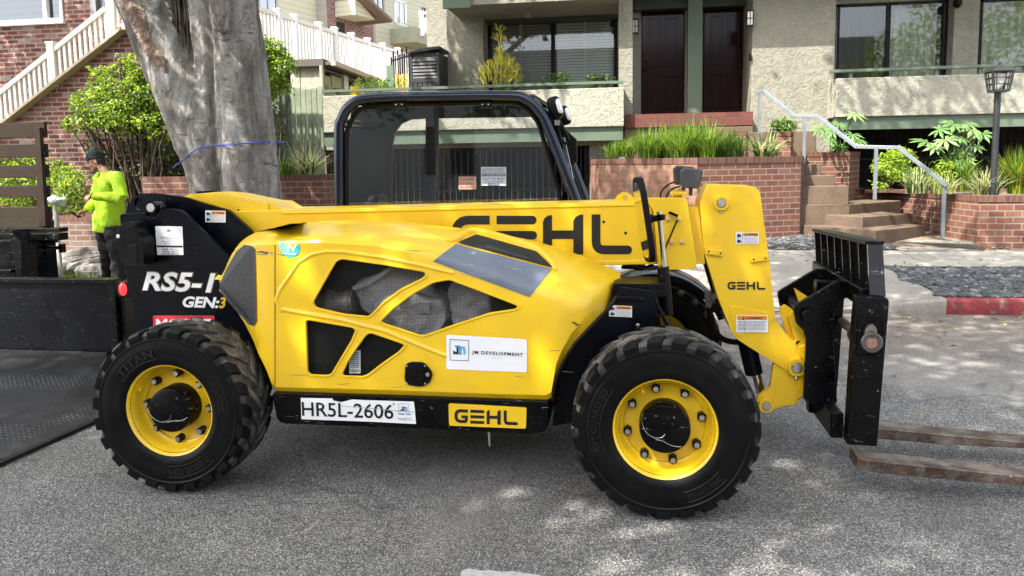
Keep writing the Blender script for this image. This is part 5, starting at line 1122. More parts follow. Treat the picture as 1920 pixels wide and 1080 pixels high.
c = U(1795, 6, y=YW2-.3); part('flood_lamp', BRZ, lambda m: (m.ball(c, (.07, .09, .08), 10, 8), m.cyl(c, c+V((0, .12, .05)), .02, 8)))
# garage gate with bars
gt = thing('garage_gate', (U(870, 300, y=13.5).x, 13.5, .4), 'black barred metal garage gate under the left balcony', 'gate')
GM = M('gate_steel', (.05, .05, .05), .45, .3, var=.2); xg0, xg1 = U(600, 320, y=13.5).x, U(1106, 320, y=13.5).x; zg0, zg1 = .45, U(880, 275, y=13.5).z
m = MB(); m.box((xg0, 13.47, zg1-.05), (xg1, 13.53, zg1)); m.box((xg0, 13.47, zg0), (xg1, 13.53, zg0+.05)); m.box((xg0, 13.47, zg0), (xg0+.05, 13.53, zg1)); m.box((xg1-.1, 13.47, zg0), (xg1, 13.53, zg1)); zr = U(880, 358, y=13.5).z; m.box((xg0, 13.485, zr-.012), (xg1, 13.515, zr+.012)); m.build('gate_frame', [BRZ], gt)
m = MB(); m.cyl((0, 0, 0), (0, 0, zg1-zg0), .008, 6); b0 = m.build('bar', [GM], gt, origin=V((0, 0, 0))); xx = xg0+.1; first = True
while xx < xg1-.12:
    o = b0 if first else b0.copy()
    if not first: COL.objects.link(o); o.parent = gt
    o.location = V((xx, 13.5, zg0))-gt.location; first = False; xx += .112
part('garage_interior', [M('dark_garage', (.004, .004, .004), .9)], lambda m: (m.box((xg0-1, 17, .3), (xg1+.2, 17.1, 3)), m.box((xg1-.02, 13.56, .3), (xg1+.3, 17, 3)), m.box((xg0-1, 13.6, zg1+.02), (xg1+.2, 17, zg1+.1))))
part('gate_jamb', STU, lambda m: m.box((xg1, 13.42, .3), (xg1+.5, 13.7, zbb-.004)))
def sign(l, t, r, b_, y, rows_, mats, name, lab):
    m = MB(); q = pxq(l, t, r, b_, y); m.prism(q, (0, .004, 0), 0)
    for s, x0, y0, x1, y1, mi, bg in rows_:
        if bg is not None: m.poly([p+LIFT1 for p in in_quad(q, x0-.03, y0-.03, x1+.03, y1+.03)], bg)
        text_quad(m, s, in_quad(q, x0, y0, x1, y1), mi, .01, lift=LIFT3)
    return tag(m.build(name, mats, recalc=False, smooth=False), lab, 'sign')
SAL = M('faded_salmon_sign', (.62, .34, .23), .6, var=.1)
sign(860, 331, 893, 355, 13.44, [('DANGER', .12, .70, .88, .90, 1, None), ('LOW CLEARANCE', .10, .36, .90, .52, 1, None), ('MAX. HEIGHT 7 FT', .10, .10, .90, .26, 1, None)], [SAL, M('faded_red_print', (.30, .07, .05), .6)], 'warning_sign', 'small faded salmon danger sign on the garage gate')
sign(902, 313, 949, 348, 13.44, [('UNAUTHORIZED OR IMPROPERLY', .06, .82, .94, .92, 1, None), ('PARKED VEHICLES WILL BE REMOVED', .06, .70, .94, .79, 1, None), ("AT OWNER'S EXPENSE", .06, .53, .94, .62, 0, 1), ('TRI-CITY TOW SERVICE', .06, .30, .94, .43, 1, None), ('(310) 204-4040', .12, .15, .88, .26, 1, None), ('24 HOURS', .30, .04, .70, .09, 0, 1)], [WHT, NAVY], 'tow_sign', 'white and navy tow away sign on the garage gate bars')
# ================================================================== LEFT BACKGROUND
BR_L = brick('used_red_brick', [(.16, .045, .035), (.32, .080, .05), (.40, .115, .075), (.28, .07, .045), (.46, .25, .19), (.36, .095, .06), (.62, .48, .40)], (.42, .33, .29), .21, .0735, .012, stain=.2)
VINYL = M('cream_vinyl', (.74, .72, .66), .45, var=.04); TRIMW = M('white_trim', (.78, .78, .76), .5, var=.04)
YBW, YST = 11.75, 11.25
hb = thing('brick_house', (U(100, 300, y=YBW).x, YBW, .2), 'red used brick house with white stair railing behind the stake truck', 'building')
xR = U(250, 100, y=YBW).x
wl0, wl1, wz0, wz1 = U(-140, 20, y=YBW).x, U(119, 20, y=YBW).x, U(60, 42, y=YBW).z, U(60, -150, y=YBW).z
part('wall', BR_L, lambda m: (m.box((-16, YBW, .1), (xR, YBW+.3, wz0)), m.box((wl1, YBW, wz0), (U(172, 40, y=YBW).x, YBW+.3, 6.5)), m.box((-16, YBW, wz1), (xR+2, YBW+.3, 6.5)), m.box((U(219, 30, y=YBW).x, YBW, wz0), (xR+1, YBW+.3, wz1))), hb)
m = MB(); e = .05
for a, c in [((wl0, wz0), (wl1, wz0+e)), ((wl1-e, wz0+e), (wl1, wz1)), ((wl0, wz1-e), (wl1-e, wz1))]: m.box((a[0], YBW-.03, a[1]), (c[0], YBW+.12, c[1]))
xm = U(85, 20, y=YBW).x; m.box((xm-.035, YBW-.02, wz0+e), (xm+.035, YBW+.10, wz1-e)); m.box((wl0, YBW-.07, wz0-.05), (wl1+.03, YBW+.02, wz0-.001)); wf = m.build('window', [TRIMW], hb, bevel=.004)
m = MB(); m.poly([V((wl0, YBW+.06, wz0)), V((wl1, YBW+.06, wz0)), V((wl1, YBW+.06, wz1)), V((wl0, YBW+.06, wz1))]); m.build('pane', [glassmat('sky_reflecting_glass', (.30, .48, .55), .05)], wf)
m = MB()
for k in range(14): z_ = lerp(wz0+.08, wz1, k/14); m.box((wl0, YBW+.10, z_), (wl1-.08, YBW+.14, z_+.055))
m.build('shutter', [M('pale_blue_shutter', (.16, .26, .29), .5, var=.08)], wf); part('interior', INT, lambda m: m.box((wl0, YBW+.16, wz0-.1), (wl1+.02, YBW+.26, wz1)), hb)
part('door_trim', M('grey_door_trim', (.20, .19, .19), .6), lambda m: (m.box((U(172, 40, y=YBW).x, YBW-.02, wz0), (U(183, 40, y=YBW).x, YBW+.2, 5)), m.box((U(211, 40, y=YBW).x, YBW-.02, wz0), (U(219, 40, y=YBW).x, YBW+.2, 5))), hb)
part('house_door', M('blue_grey_door', (.10, .115, .125), .5), lambda m: m.box((U(183, 40, y=YBW).x, YBW+.05, wz0-.3), (U(211, 40, y=YBW).x, YBW+.12, 5)), hb)
S = lambda a, b_: U(a, b_, y=YST)
def stairwall(m):
    pts = [(-150, 365), (240, 58), (300, 56), (430, 56), (430, 350), (-150, 365)]
    P = [S(a, b_) for a, b_ in pts[:-1]]; P[3].z = P[2].z; P.insert(4, V((P[3].x, YST, .1))); P[5] = V((P[0].x, YST, .1)); m.prism(P[:6] if False else [P[0], P[1], P[2], P[3], P[4], V((P[0].x-.01, YST, .1))], (0, .3, 0))
part('stair_wall', BR_L, stairwall, hb)
part('stringer', M('tan_stringer', (.45, .36, .25), .7), lambda m: (m.bar(S(-150, 362), S(240, 55), .34, .04, (0, 0, 1)), m.bar(S(238, 56), S(430, 54), .34, .04)), hb)
def railing(m):
    t0, t1, b0, b1 = S(-150, 295), S(199, 17), S(-150, 353), S(216, 64)
    m.bar(t0, t1, .09, .07); m.bar(b0, b1, .05, .06); n_ = 40
    for k in range(n_):
        t = (k+.5)/n_; p = lerp(b0, b1, t); q_ = lerp(t0, t1, (p.x-t0.x)/(t1.x-t0.x)); m.box((p.x-.022, YST-.018, p.z), (p.x+.022, YST+.018, q_.z-.02))
    a, c = S(213, -42), S(470, -48); b2, c2 = S(216, 48), S(470, 48); m.bar(a, c, .09, .07); m.bar(b2, c2, .05, .06)
    for k in range(22): t = (k+.5)/22; p = lerp(b2, c2, t); m.box((p.x-.022, YST-.018, p.z), (p.x+.022, YST+.018, lerp(a, c, t).z-.02))
    for l, r, t, b_ in [(89, 106, 82, 163), (197, 214, -50, 74)]:
        a, c = S((l+r)/2, t), S((l+r)/2, b_); m.box((a.x-.062, YST-.062, c.z), (a.x+.062, YST+.062, a.z)); m.box((a.x-.072, YST-.072, a.z), (a.x+.072, YST+.072, a.z+.03))
part('stair_railing', VINYL, railing, hb, smooth=False)
# ------------------------------------------------------------------ green slat fence
gf = thing('slat_fence', (U(565, 230, y=12.4).x, 12.4, .2), 'weathered green vertical board fence right of the big trunk', 'fence')
def slats(m):
    x = U(505, 230, y=12.4).x; xe = U(597, 230, y=12.4).x; k = 0
    while x < xe: zt_ = U(560, 166, y=12.4).z+.02*math.sin(k*5.1); m.box((x, 12.4+.006*(k % 2), .2), (x+.085, 12.425+.006*(k % 2), zt_)); x += .097; k += 1
    m.box((U(500, 230, y=12.4).x, 12.432, .9), (xe, 12.49, 1.0)); m.box((U(500, 230, y=12.4).x, 12.432, 1.9), (xe, 12.49, 2.0))
m = MB(); slats(m); m.build('board_panel', [M('faded_green_board', (.19, .215, .15), .8, var=.3, vs_=9)], gf, smooth=False)
m = MB(); a = U(533, 230, y=12.36); m.box((a.x-.05, 12.32, .2), (a.x+.05, 12.398, U(533, 168, y=12.36).z)); m.build('post', [M('dark_green_post', (.07, .085, .06), .8)], gf)
# ------------------------------------------------------------------ long vinyl fence, carport below it, beige house
FA, FB = at(480, 60, 19.0), at(770, 130, 29.0); FA.z = FB.z = 0
fz = lambda px, py: UV_(px, py, FA, FB)
vf = thing('vinyl_fence', V((FA.x, FA.y, 0)), 'long cream vinyl picket fence running back above the carport roof', 'fence')
fd = (FB-FA).normalized(); t0_, b0_ = fz(480, 15), fz(480, 128); t1_, b1_ = fz(790, 112), fz(790, 165)
def along(s): return lerp(FA, FB, s)
sT, sB = (lambda s: lerp(t0_.z, t1_.z, s)), (lambda s: lerp(b0_.z, b1_.z, s))
m = MB(); n_ = 84
for k in range(n_):
    s = lerp(-.25, 1.15, (k+.5)/n_); p = along(s); q_ = p+fd*.095; m.bar(V((p.x, p.y, sB(s))), V((p.x, p.y, sT(s)-.02)), .11, .025, (fd.y, -fd.x, 0)) if False else m.prism([V((p.x, p.y, sB(s))), V((q_.x, q_.y, sB(s))), V((q_.x, q_.y, sT(s)-.02)), V((p.x, p.y, sT(s)-.02))], V((fd.y, -fd.x, 0))*-.025)
a, c = along(-.25), along(1.15); m.bar(V((a.x, a.y, sT(-.25))), V((c.x, c.y, sT(1.15))), .07, .10); m.bar(V((a.x, a.y, sB(-.25))), V((c.x, c.y, sB(1.15))), .06, .10); m.build('picket_panel', [VINYL], vf, smooth=False)
pm = None
for px in (524, 555, 600, 629, 660, 690, 718, 746, 768):
    p = fz(px, 100); s = (V((p.x, p.y, 0))-FA).length/(FB-FA).length; m = MB(); m.box((p.x-.075, p.y-.075, sB(s)-.1), (p.x+.075, p.y+.075, sT(s)+.10)); m.box((p.x-.095, p.y-.095, sT(s)+.10), (p.x+.095, p.y+.095, sT(s)+.15)); m.build('fence_post', [TRIMW], vf)
part('retaining_wall', stucco('grey_green_stucco', (.40, .40, .31)), lambda m: m.prism([V((a.x, a.y, -.1)), V((c.x, c.y, -.1)), V((c.x, c.y, sB(1.15)-.06)), V((a.x, a.y, sB(-.25)-.06))], V((-.25, .1, 0))), vf)
cpt = thing('carport', at(600, 160, 17.2), 'low stucco carport with dark fascia and tan windows under the fence', 'carport')
CA, CB = at(603, 150, 16.8), at(690, 150, 20.5); CA.z = CB.z = 0; cz = lambda px, py: UV_(px, py, CA, CB)
STG = stucco('olive_stucco', (.36, .37, .27))
ca_l = at(545, 150, 16.9); ca_l.z = 0
def flat(m, A, B, z0, z1, th, mi=0):
    n = V((B.y-A.y, -(B.x-A.x), 0)).normalized()*-th; m.prism([V((A.x, A.y, z0)), V((B.x, B.y, z0)), V((B.x, B.y, z1)), V((A.x, A.y, z1))], n, mi)
zr0 = cz(603, 125).z; zr1 = cz(603, 112).z
def cpw(m): flat(m, ca_l, CA, 0, zr0, .2); flat(m, CA, CB, 0, cz(640, 168).z, .2); flat(m, CA, CB, cz(640, 141).z, cz(603, 127).z, .2); 
part('wall', STG, cpw, cpt)
part('roof', M('dark_fascia', (.07, .06, .05), .7), lambda m: (flat(m, ca_l+V((0, -.12, 0)), CA+V((.1, -.12, 0)), zr0, zr1, .3), m.prism([V((p.x, p.y, zr0+.02)) for p in (ca_l, CA+V((.3, -.1, 0)), CB+V((.3, 0, 0)), CB+V((-3, 0, 0)))], (0, 0, .07))), cpt)
part('gutter', M('tan_gutter', (.42, .34, .23), .6), lambda m: (m.bar(V((CA.x+.32, CA.y-.1, zr0+.05)), V((CB.x+.32, CB.y, zr0+.05)), .10, .10), m.cyl(V((CA.x+.05, CA.y-.1, 0)), V((CA.x+.05, CA.y-.1, zr0)), .045, 8)), cpt)
for l, r in ((609, 620), (622, 640)):
    part('window', M('tan_blind', (.34, .32, .17), .6), lambda m: flat(m, V((*cz(l, 150).xy, 0)), V((*cz(r, 150).xy, 0)), cz(l, 172).z, cz(l, 141).z, .05), cpt)
part('carport_post', TRIMW, lambda m: flat(m, V((*cz(645, 150).xy, 0)), V((*cz(653, 150).xy, 0)), 0, zr0, .1), cpt)
part('carport_interior', M('dark_carport', (.015, .015, .012), .9), lambda m: flat(m, CA+V((-.4, 0, 0)), CB+V((-.4, 0, 0)), 0, zr0, .1), cpt)
# beige house
SID, N, L, b = mk('beige_lap_siding'); uv = coords(N, 'UV'); sp = N.new('ShaderNodeSeparateXYZ'); L.new(uv, sp.inputs[0])
fr = mth(N, L, 'FRACT', mth(N, L, 'MULTIPLY', sp.outputs[1], 1/.19)); L.new(ramp(N, L, fr, [(0, (.24, .235, .17)), (.09, (.50, .49, .37)), (1, (.56, .55, .42))]), b.inputs['Base Color']); b.inputs['Roughness'].default_value = .7; bumpn(N, L, b, fr, .8, .03)
HA, HB = at(480, 60, 25.0), at(835, 60, 36.0); HA.z = HB.z = 0; hz_ = lambda px, py: UV_(px, py, HA, HB)
sh = thing('siding_house', V((HA.x, HA.y, 0)), 'two storey beige lap sided house with brick bay beyond the vinyl fence', 'building')
hd_ = (HB-HA).normalized(); hn = V((hd_.y, -hd_.x, 0))
def hrect(m, l, r, t, b_, push, th, mi=0, uv=False):
    A, B = V((*hz_(l, 60).xy, 0))+hn*push, V((*hz_(r, 60).xy, 0))+hn*push; z0, z1 = hz_((l+r)/2, b_).z, hz_((l+r)/2, t).z
    n = -hn*th; ln = (B-A).length; P = [V((A.x, A.y, z0)), V((B.x, B.y, z0)), V((B.x, B.y, z1)), V((A.x, A.y, z1))]
    s0 = (A-HA).dot(hd_); m.add(P+[p+n for p in P], [(0, 1, 2, 3), (7, 6, 5, 4), (0, 4, 5, 1), (1, 5, 6, 2), (2, 6, 7, 3), (3, 7, 4, 0)], mi,
        [[(s0, z0), (s0+ln, z0), (s0+ln, z1), (s0, z1)]]+[[(0, z0), (0, z1), (.1, z1), (.1, z0)]]*5)
m = MB(); hrect(m, 430, 850, -130, 200, 0, .3); m.build('wall', [SID], sh, recalc=False, smooth=False)
BR_S = brick('pinkish_brick', [(.33, .10, .09), (.45, .17, .14), (.55, .33, .29), (.40, .13, .11)], (.52, .44, .40), .24, .085, .013)
m = MB(); hrect(m, 598, 689, -130, 160, .35, .34); m.build('brick_bay', [BR_S], sh, recalc=False, smooth=False)
m = MB()
for l, r in ((595, 599), (686, 690)): hrect(m, l, r, -130, 160, .37, .36)
m.build('corner_trim', [M('grey_corner_trim', (.32, .29, .26), .7)], sh, recalc=False)
m = MB(); A, B = hz_(614, 40), hz_(652, 40); z0, zm = hz_(633, 38).z, hz_(614, 1).z
P = [V((A.x, A.y, zm)), V((A.x, A.y, z0)), V((B.x, B.y, z0))]; P = [p+hn*.36 for p in P]; m.prism(P, hn*.9); m.build('awning', [SID, GRND], sh, recalc=False)
m = MB(); m.bar(V((A.x, A.y, zm))+hn*1.0, V((B.x, B.y, z0))+hn*1.0+hd_*.5, 1.4, .12); m.build('awning_roof', [M('brown_shingle', (.16, .12, .09), .9)], sh)
for l, r, t, b_, nm in ((617, 632, 44, 66, 'dark_opening'),): m = MB(); hrect(m, l, r, t, b_, .36, .02); m.build(nm, [M('dark_hole', (.012, .012, .012), .8)], sh, recalc=False)
def hwin(l, r, t, b_, frame, fw=3):
    m = MB(); hrect(m, l, r, t, t+fw, .04, .1); hrect(m, l, r, b_-fw, b_, .04, .1); hrect(m, l, l+fw, t+fw, b_-fw, .04, .1); hrect(m, r-fw, r, t+fw, b_-fw, .04, .1); hrect(m, (l+r)/2-.8, (l+r)/2+.8, t+fw, b_-fw, .03, .1)
    f = m.build('window', [frame], sh, recalc=False); g = MB(); hrect(g, l+1, r-1, t+1, b_-1, .01, .005); g.build('pane', [glassmat('dark_house_glass', (.12, .14, .14), .25)], f, recalc=False)
hwin(698, 722, -45, 22, M('taupe_window_trim', (.33, .30, .27), .6)); hwin(740, 762, 2, 48, TRIMW); hwin(792, 802, 16, 44, BRZ, 1)
hwin(486, 522, -8, 28, M('grey_window_trim', (.36, .36, .34), .6))
m = MB(); hrect(m, 731, 850, 70, 96, 1.2, 1.2); m.build('balcony_base', [STG], sh, recalc=False)
m = MB(); hrect(m, 742, 806, 34, 39, 1.25, .08); hrect(m, 742, 806, 68, 72, 1.25, .08)
for k in range(12): hrect(m, 743+k*4.6, 745.4+k*4.6, 38, 69, 1.23, .05)
for k in (742, 786): hrect(m, k, k+4, 28, 72, 1.3, .15)
m.build('balcony_railing', [TRIMW], sh, recalc=False); m = MB(); hrect(m, 788, 806, 39, 69, 1.22, .03); m.build('balcony_panel', [TRIMW], sh, recalc=False)
# green gate panel + iron fence + crate by the shed
ig = thing('iron_fence', at(752, 130, 22), 'short black iron picket fence behind the dark shed', 'fence'); m = MB(); A, B = at(735, 150, 22), at(768, 150, 21)
for k in range(9): p = lerp(A, B, k/8); m.cyl(V((p.x, p.y, 2.3)), V((p.x, p.y, at(750, 103, 21.5).z+.15*(k % 2))), .022, 6)
for z_ in (2.6, at(750, 110, 21.5).z): m.bar(V((A.x, A.y, z_)), V((B.x, B.y, z_)), .04, .04)
m.build('picket_bars', [BRZ], ig)
m = MB(); a = at(726, 160, 21); c = at(739, 123, 21); m.box((a.x, a.y, 1.5), (c.x, a.y+.1, c.z)); tag(m.build('fence_panel', [GRN]), 'narrow sage green panel at the end of the vinyl fence', 'panel')
m = MB(); a = at(742, 158, 20); c = at(766, 139, 20)
for k in range(4): z_ = lerp(a.z-.3, c.z, k/4); m.box((a.x, a.y, z_), (c.x, a.y+.03, z_+.12))
for xx in (a.x, (a.x+c.x)/2, c.x-.05): m.box((xx, a.y-.03, a.z-.3), (xx+.06, a.y-.001, c.z))
tag(m.build('wooden_crate', [M('orange_wood', (.50, .26, .07), .7, var=.2)]), 'orange wooden slatted crate beside the dark shed', 'crate')
# dark resin shed on the balcony
YS = 13.5; shd = thing('storage_shed', (U(800, 170, y=YS).x, YS, U(800, 178, y=YS).z), 'dark grey louvred resin storage cabinet on the left balcony', 'storage cabinet')
SHM = M('dark_resin', (.022, .0215, .0225), .55, var=.12); xa, xb = U(769, 130, y=YS).x, U(824, 130, y=YS).x; z0, z1 = U(797, 182, y=YS).z-.2, U(797, 99, y=YS).z
m = MB(); m.box((xa, YS, z0), (xb, YS+.62, z1)); zz_ = lerp(z0, z1, .52)
for k in range(6): zc = lerp(zz_+.05, z1-.12, k/5); m.prism([(xa+.05, YS-.001, zc+.05), (xa+.05, YS-.03, zc-.03), (xa+.05, YS-.001, zc-.03)], (xb-xa-.10, 0, 0))
m.box((xa, YS-.03, z0), (xa+.045, YS-.001, z1)); m.box((xb-.045, YS-.03, z0), (xb, YS-.001, z1)); m.box((xa+.045, YS-.028, zz_-.05), (xb-.045, YS-.001, zz_+.01)); m.build('cabinet', [SHM], shd)
for k in range(5):
    m = MB(); w_ = (xb-xa-.1)/5; m.box((xa+.05+k*w_+.004, YS-.022, z0+.03), (xa+.05+(k+1)*w_-.004, YS-.001, zz_-.055)); m.build('door_board', [SHM], shd, bevel=.005)
m = MB(); m.prism([(xa-.03, YS-.06, z1-.02), (xb+.03, YS-.06, z1+.05), (xb+.03, YS-.06, z1+.10), (lerp(xa, xb, .5), YS-.06, z1+.085), (xa-.03, YS-.06, z1+.03)], (0, .74, 0)); m.build('lid', [SHM], shd, bevel=.008)
# hanging bell
m = MB(); c = U(991, 33, y=13.3); m.lathe([(.062, 0), (.03, .07), (.006, .14), (.001, .15)], c, (0, 0, 1), 12); m.cyl(c+V((0, 0, .14)), c+V((0, 0, .55)), .004, 5); tag(m.build('hanging_bell', [M('rusty_red_bell', (.20, .09, .07), .6)]), 'small reddish cone shaped bell hanging before the blinds window', 'bell')

# ================================================================== TRAILER, TRUCK
YTR = 5.52
TRB = M('scuffed_black_steel', (.0028, .0032, .0044), .42, var=.4, vs_=3, spec=.12, dirt=.35, dc=(.007, .008, .011), ds=2.0, scr=.6, sc=(.09, .095, .10), bump=.12, bs=5, bd=.02)
tz = lambda a, b_, y_=YTR: U(a, b_, y=y_)
trl = thing('trailer', (tz(100, 690).x, YTR+1, 0), 'scuffed black steel trailer with its ramp lowered onto the road', 'trailer')
xl, xr_ = -7.6, tz(222, 600).x; zt_, zb_ = tz(120, 529).z, .10
m = MB(); m.box((xl, YTR, zb_), (xr_-.06, YTR+.05, zt_)); m.build('end_panel', [TRB], trl, bevel=.006)
m = MB(); m.bar((xl, YTR+.02, zt_+.012), (xr_, YTR+.02, zt_+.012), .10, .035); m.build('top_rim', [BLKW], trl, bevel=.004)
m = MB(); m.box((xr_-.055, YTR-.02, .05), (xr_, YTR+.12, zt_)); m.box((xr_+.0, YTR+.02, .06), (xr_+.045, YTR+.2, zt_-.1)); m.build('corner_post', [BLKW], trl, bevel=.006)
m = MB(); m.box((xl, YTR+.06, .14), (xr_+.02, YTR+1.9, .20)); m.box((xr_-.05, YTR+.12, .10), (xr_+.02, YTR+.55, zt_-.03)); m.build('deck', [BLKW], trl)
m = MB(); p = tz(231, 542, YTR-.09); m.box((p.x-.05, p.y, p.z-.07), (p.x+.06, p.y+.12, p.z+.06)); lo_ = m.build('light_box', [PLA], trl, bevel=.01)
m = MB(); m.ball(p+V((0, -.004, .0)), (.034, .02, .052), 14, 9); LT, N, L, b = mk('red_led_lens'); b.inputs['Base Color'].default_value = (.55, .01, .015, 1); b.inputs['Roughness'].default_value = .2
b.inputs['Emission Color'].default_value = (1, .02, .02, 1); b.inputs['Emission Strength'].default_value = .8
m.build('tail_light', [LT], lo_)
DPL, N, L, b = mk('diamond_plate'); p = geopos(N); vt = tn(N, L, 'ShaderNodeTexVoronoi', p, Scale=26.0); vt.inputs['Randomness'].default_value = .12; nn = tn(N, L, 'ShaderNodeTexNoise', p, Scale=2.4, Detail=8.0, Roughness=.7).outputs[0]
col = ramp(N, L, nn, [(.35, (.005, .005, .0055)), (.55, (.016, .016, .017)), (.75, (.06, .06, .063))]); bp_ = ramp(N, L, vt.outputs['Distance'], [(.10, 1), (.22, 0)]); L.new(mix(N, L, bp_, col, (.14, .14, .145)), b.inputs['Base Color']); b.inputs['Roughness'].default_value = .45; b.inputs['Metallic'].default_value = .3; bumpn(N, L, b, bp_, .7, .006)
m = MB(); q = [V((-7.6, YTR-.03, .11)), V((xr_-.10, YTR-.03, .11)), U(188, 784, z=.025), U(0, 868, z=.025), U(-260, 985, z=.025), V((-7.6, 3.4, .025))]
m.prism([p-V((0, 0, .02)) for p in q], (0, 0, .02)); m.build('ramp', [DPL], trl, recalc=True, smooth=False)
m = MB(); a, c = q[1]+V((-.02, 0, -.09)), U(188, 784, z=.012); m.bar(a, c, .03, .05); m.bar(c, U(0, 868, z=.012), .03, .03); m.build('ramp_edge', [BLK], trl)
for px, py in ((12, 682), (190, 688)):
    m = MB(); p = tz(px, py, YTR-.04); m.ball(p, (.085, .05, .03), 12, 8); m.build('hinge', [TRB], trl)
# stake bed truck
WOODD = M('weathered_brown_stake', (.024, .0145, .0085), .75, spec=.2, var=.4, vs_=7, bump=.3, bs=30, dirt=.4, dc=(.025, .02, .015), ds=6); WOODG = M('mossy_brown_stake', (.028, .022, .012), .8, spec=.2, var=.4, vs_=5, bump=.4, bs=20)
YSK = 7.0; trk = thing('stake_truck', (U(20, 500, y=YSK).x, YSK, 0), 'black framed flatbed truck with brown wooden stake side', 'truck')
for k, (t, b_, r) in enumerate([(233, 261, 84), (273, 298, 86), (312, 335, 88), (350, 371, 90), (389, 410, 93), (409, 431, 94)]):
    m = MB(); bxp(m, -260, t, r, b_, YSK, YSK+.04); m.build('stake_board', [WOODD if k < 4 else WOODG], trk, bevel=.006)
m = MB(); m.prism(pxpoly([(64, 239), (74, 239), (86, 425), (72, 425)], YSK-.05), (0, .05, 0)); m.build('stake_post', [WOODD], trk, bevel=.005)
m = MB(); c = U(83, 290, y=YSK-.01); m.box(c+V((-.03, -.02, -.03)), c+V((.03, .0, .03))); m.tube([c+V((.03*math.cos(k*.6), -.02, .03*math.sin(k*.6))) for k in range(11)], .008, 6); m.build('latch', [BLK], trk)
m = MB(); bxp(m, -260, 428, 111, 436, YSK-.1, YSK+.03); bxp(m, -260, 438, 111, 451, YSK-.1, YSK+.03); bxp(m, -260, 448, 100, 456, YSK-.05, YSK+.02); bxp(m, -260, 430, -200, 440, YSK+.05, YSK+1.8); m.prism(pxpoly([(16, 432), (21, 432), (40, 455), (42, 530), (33, 530)], YSK-.3), (0, .2, 0)); bxp(m, -260, 450, 33, 456, YSK-.28, YSK-.2); bxp(m, -260, 505, 20, 511, YSK-.28, YSK-.2); bxp(m, -260, 452, 28, 540, YSK-.05, YSK); m.build('bed_frame', [BLKW], trk, bevel=.006)
m = MB()
for k in range(8): m.cyl(U(38+k*5, 455, y=YSK+.4), U(28+k*5, 482, y=YSK+.4), .006, 5); m.cyl(U(28+k*5, 455, y=YSK+.4), U(38+k*5, 482, y=YSK+.4), .006, 5)
m.bar(U(30, 482, y=YSK+.4), U(80, 478, y=YSK+.4), .02, .02); m.build('mesh_guard', [BLK], trk)
m = MB(); bxp(m, 62, 455, 69, 481, YSK+.3, YSK+.4); bxp(m, 72, 462, 115, 468, YSK+.3, YSK+.36); bxp(m, 80, 455, 87, 478, YSK+.3, YSK+.36); bxp(m, 110, 458, 116, 474, YSK+.3, YSK+.36); m.build('step_bracket', [BLK], trk)
m = MB(); bxp(m, -260, 425, 2, 700, YSK+.6, YSK+1.5); m.build('chassis', [BLK], trk)
# post with plastic bag
m = MB(); m.cyl((U(105, 390, y=9.0).x, 9.0, .1), U(103, 384, y=9.0), .028, 8); tag(m.build('stake_pole', [M('pale_pole', (.50, .48, .45), .6)]), 'thin pale pole standing behind the truck beam', 'pole')
m = MB(); c = U(103, 377, y=9.0); rn = random.Random(2)
for k in range(9): m.ball(c+V((rn.uniform(-.08, .08), rn.uniform(-.05, .05), rn.uniform(-.03, .05))), (rn.uniform(.04, .08), .05, rn.uniform(.025, .05)), 9, 7, f=lambda p: p*(1+.25*noise.noise(p*4+V((k, 0, 0)))))
tag(m.build('plastic_bag', [M('crumpled_white_plastic', (.72, .73, .74), .35, var=.15, bump=.5, bs=30, bd=.02)]), 'crumpled white plastic bag tied on top of the pale pole', 'bag')

# ================================================================== opposite side of the street (seen in reflections, throws the shade)
ob = thing('white_house', (-3, -14, 0), 'pale stucco house on the camera side of the street', 'building')
WSTU = stucco('white_stucco', (.38, .38, .37))
part('wall', WSTU, lambda m: m.box((-20, -18, 0), (12, -13, 7.5)), ob)
for x in (-16, -11, -6, -1, 4, 9):
    for z in (1.2, 4.4): part('window', M('dark_pane', (.02, .025, .03), .1), lambda m: m.box((x, -13.05, z), (x+1.5, -12.98, z+1.4)), ob)
m = MB(); m.box((-40, -10, -.02), (40, -6.2, .14)); tag(m.build('near_sidewalk', [WALKM]), 'concrete sidewalk on the camera side of the street', kind='structure')
SHADE_CROWN_A = [(V((-5.2, 7.4, 7.6)), V((2.6, 2.2, 1.2))), (V((-8.4, 6.2, 7.2)), V((2.6, 1.6, 1.1))), (V((-12.6, 9.4, 7.2)), V((2.8, 1.7, 1.2))), (V((-4.2, 11.2, 8.2)), V((2.6, 1.4, 1.0))), (V((-.8, 5.4, 8.4)), V((2.6, 1.8, .9))), (V((-1.6, 5.2, 7.6)), V((2.2, 1.7, .8))), (V((2.4, 5.0, 8.6)), V((2.2, 1.7, .8))), (V((1.6, 11.0, 8.2)), V((2.6, 1.2, .9))), (V((4.4, 10.4, 8.3)), V((2.2, 1.3, .9)))]  # ficus crown plus unseen leaf masses added to shade houses and driveway
CROWN_B = [(V((-4.6, .6, 8.4)), V((4.2, 3.0, 1.2))), (V((-8.2, .2, 8.0)), V((2.8, 2.8, 1.2))), (V((-1.6, 1.2, 8.8)), V((2.8, 2.2, 1.0))), (V((-6.4, -3.4, 7.8)), V((3.5, 2.4, 1.3))), (V((-4.2, -1.9, 8.2)), V((3.4, 1.6, 1.0)))]
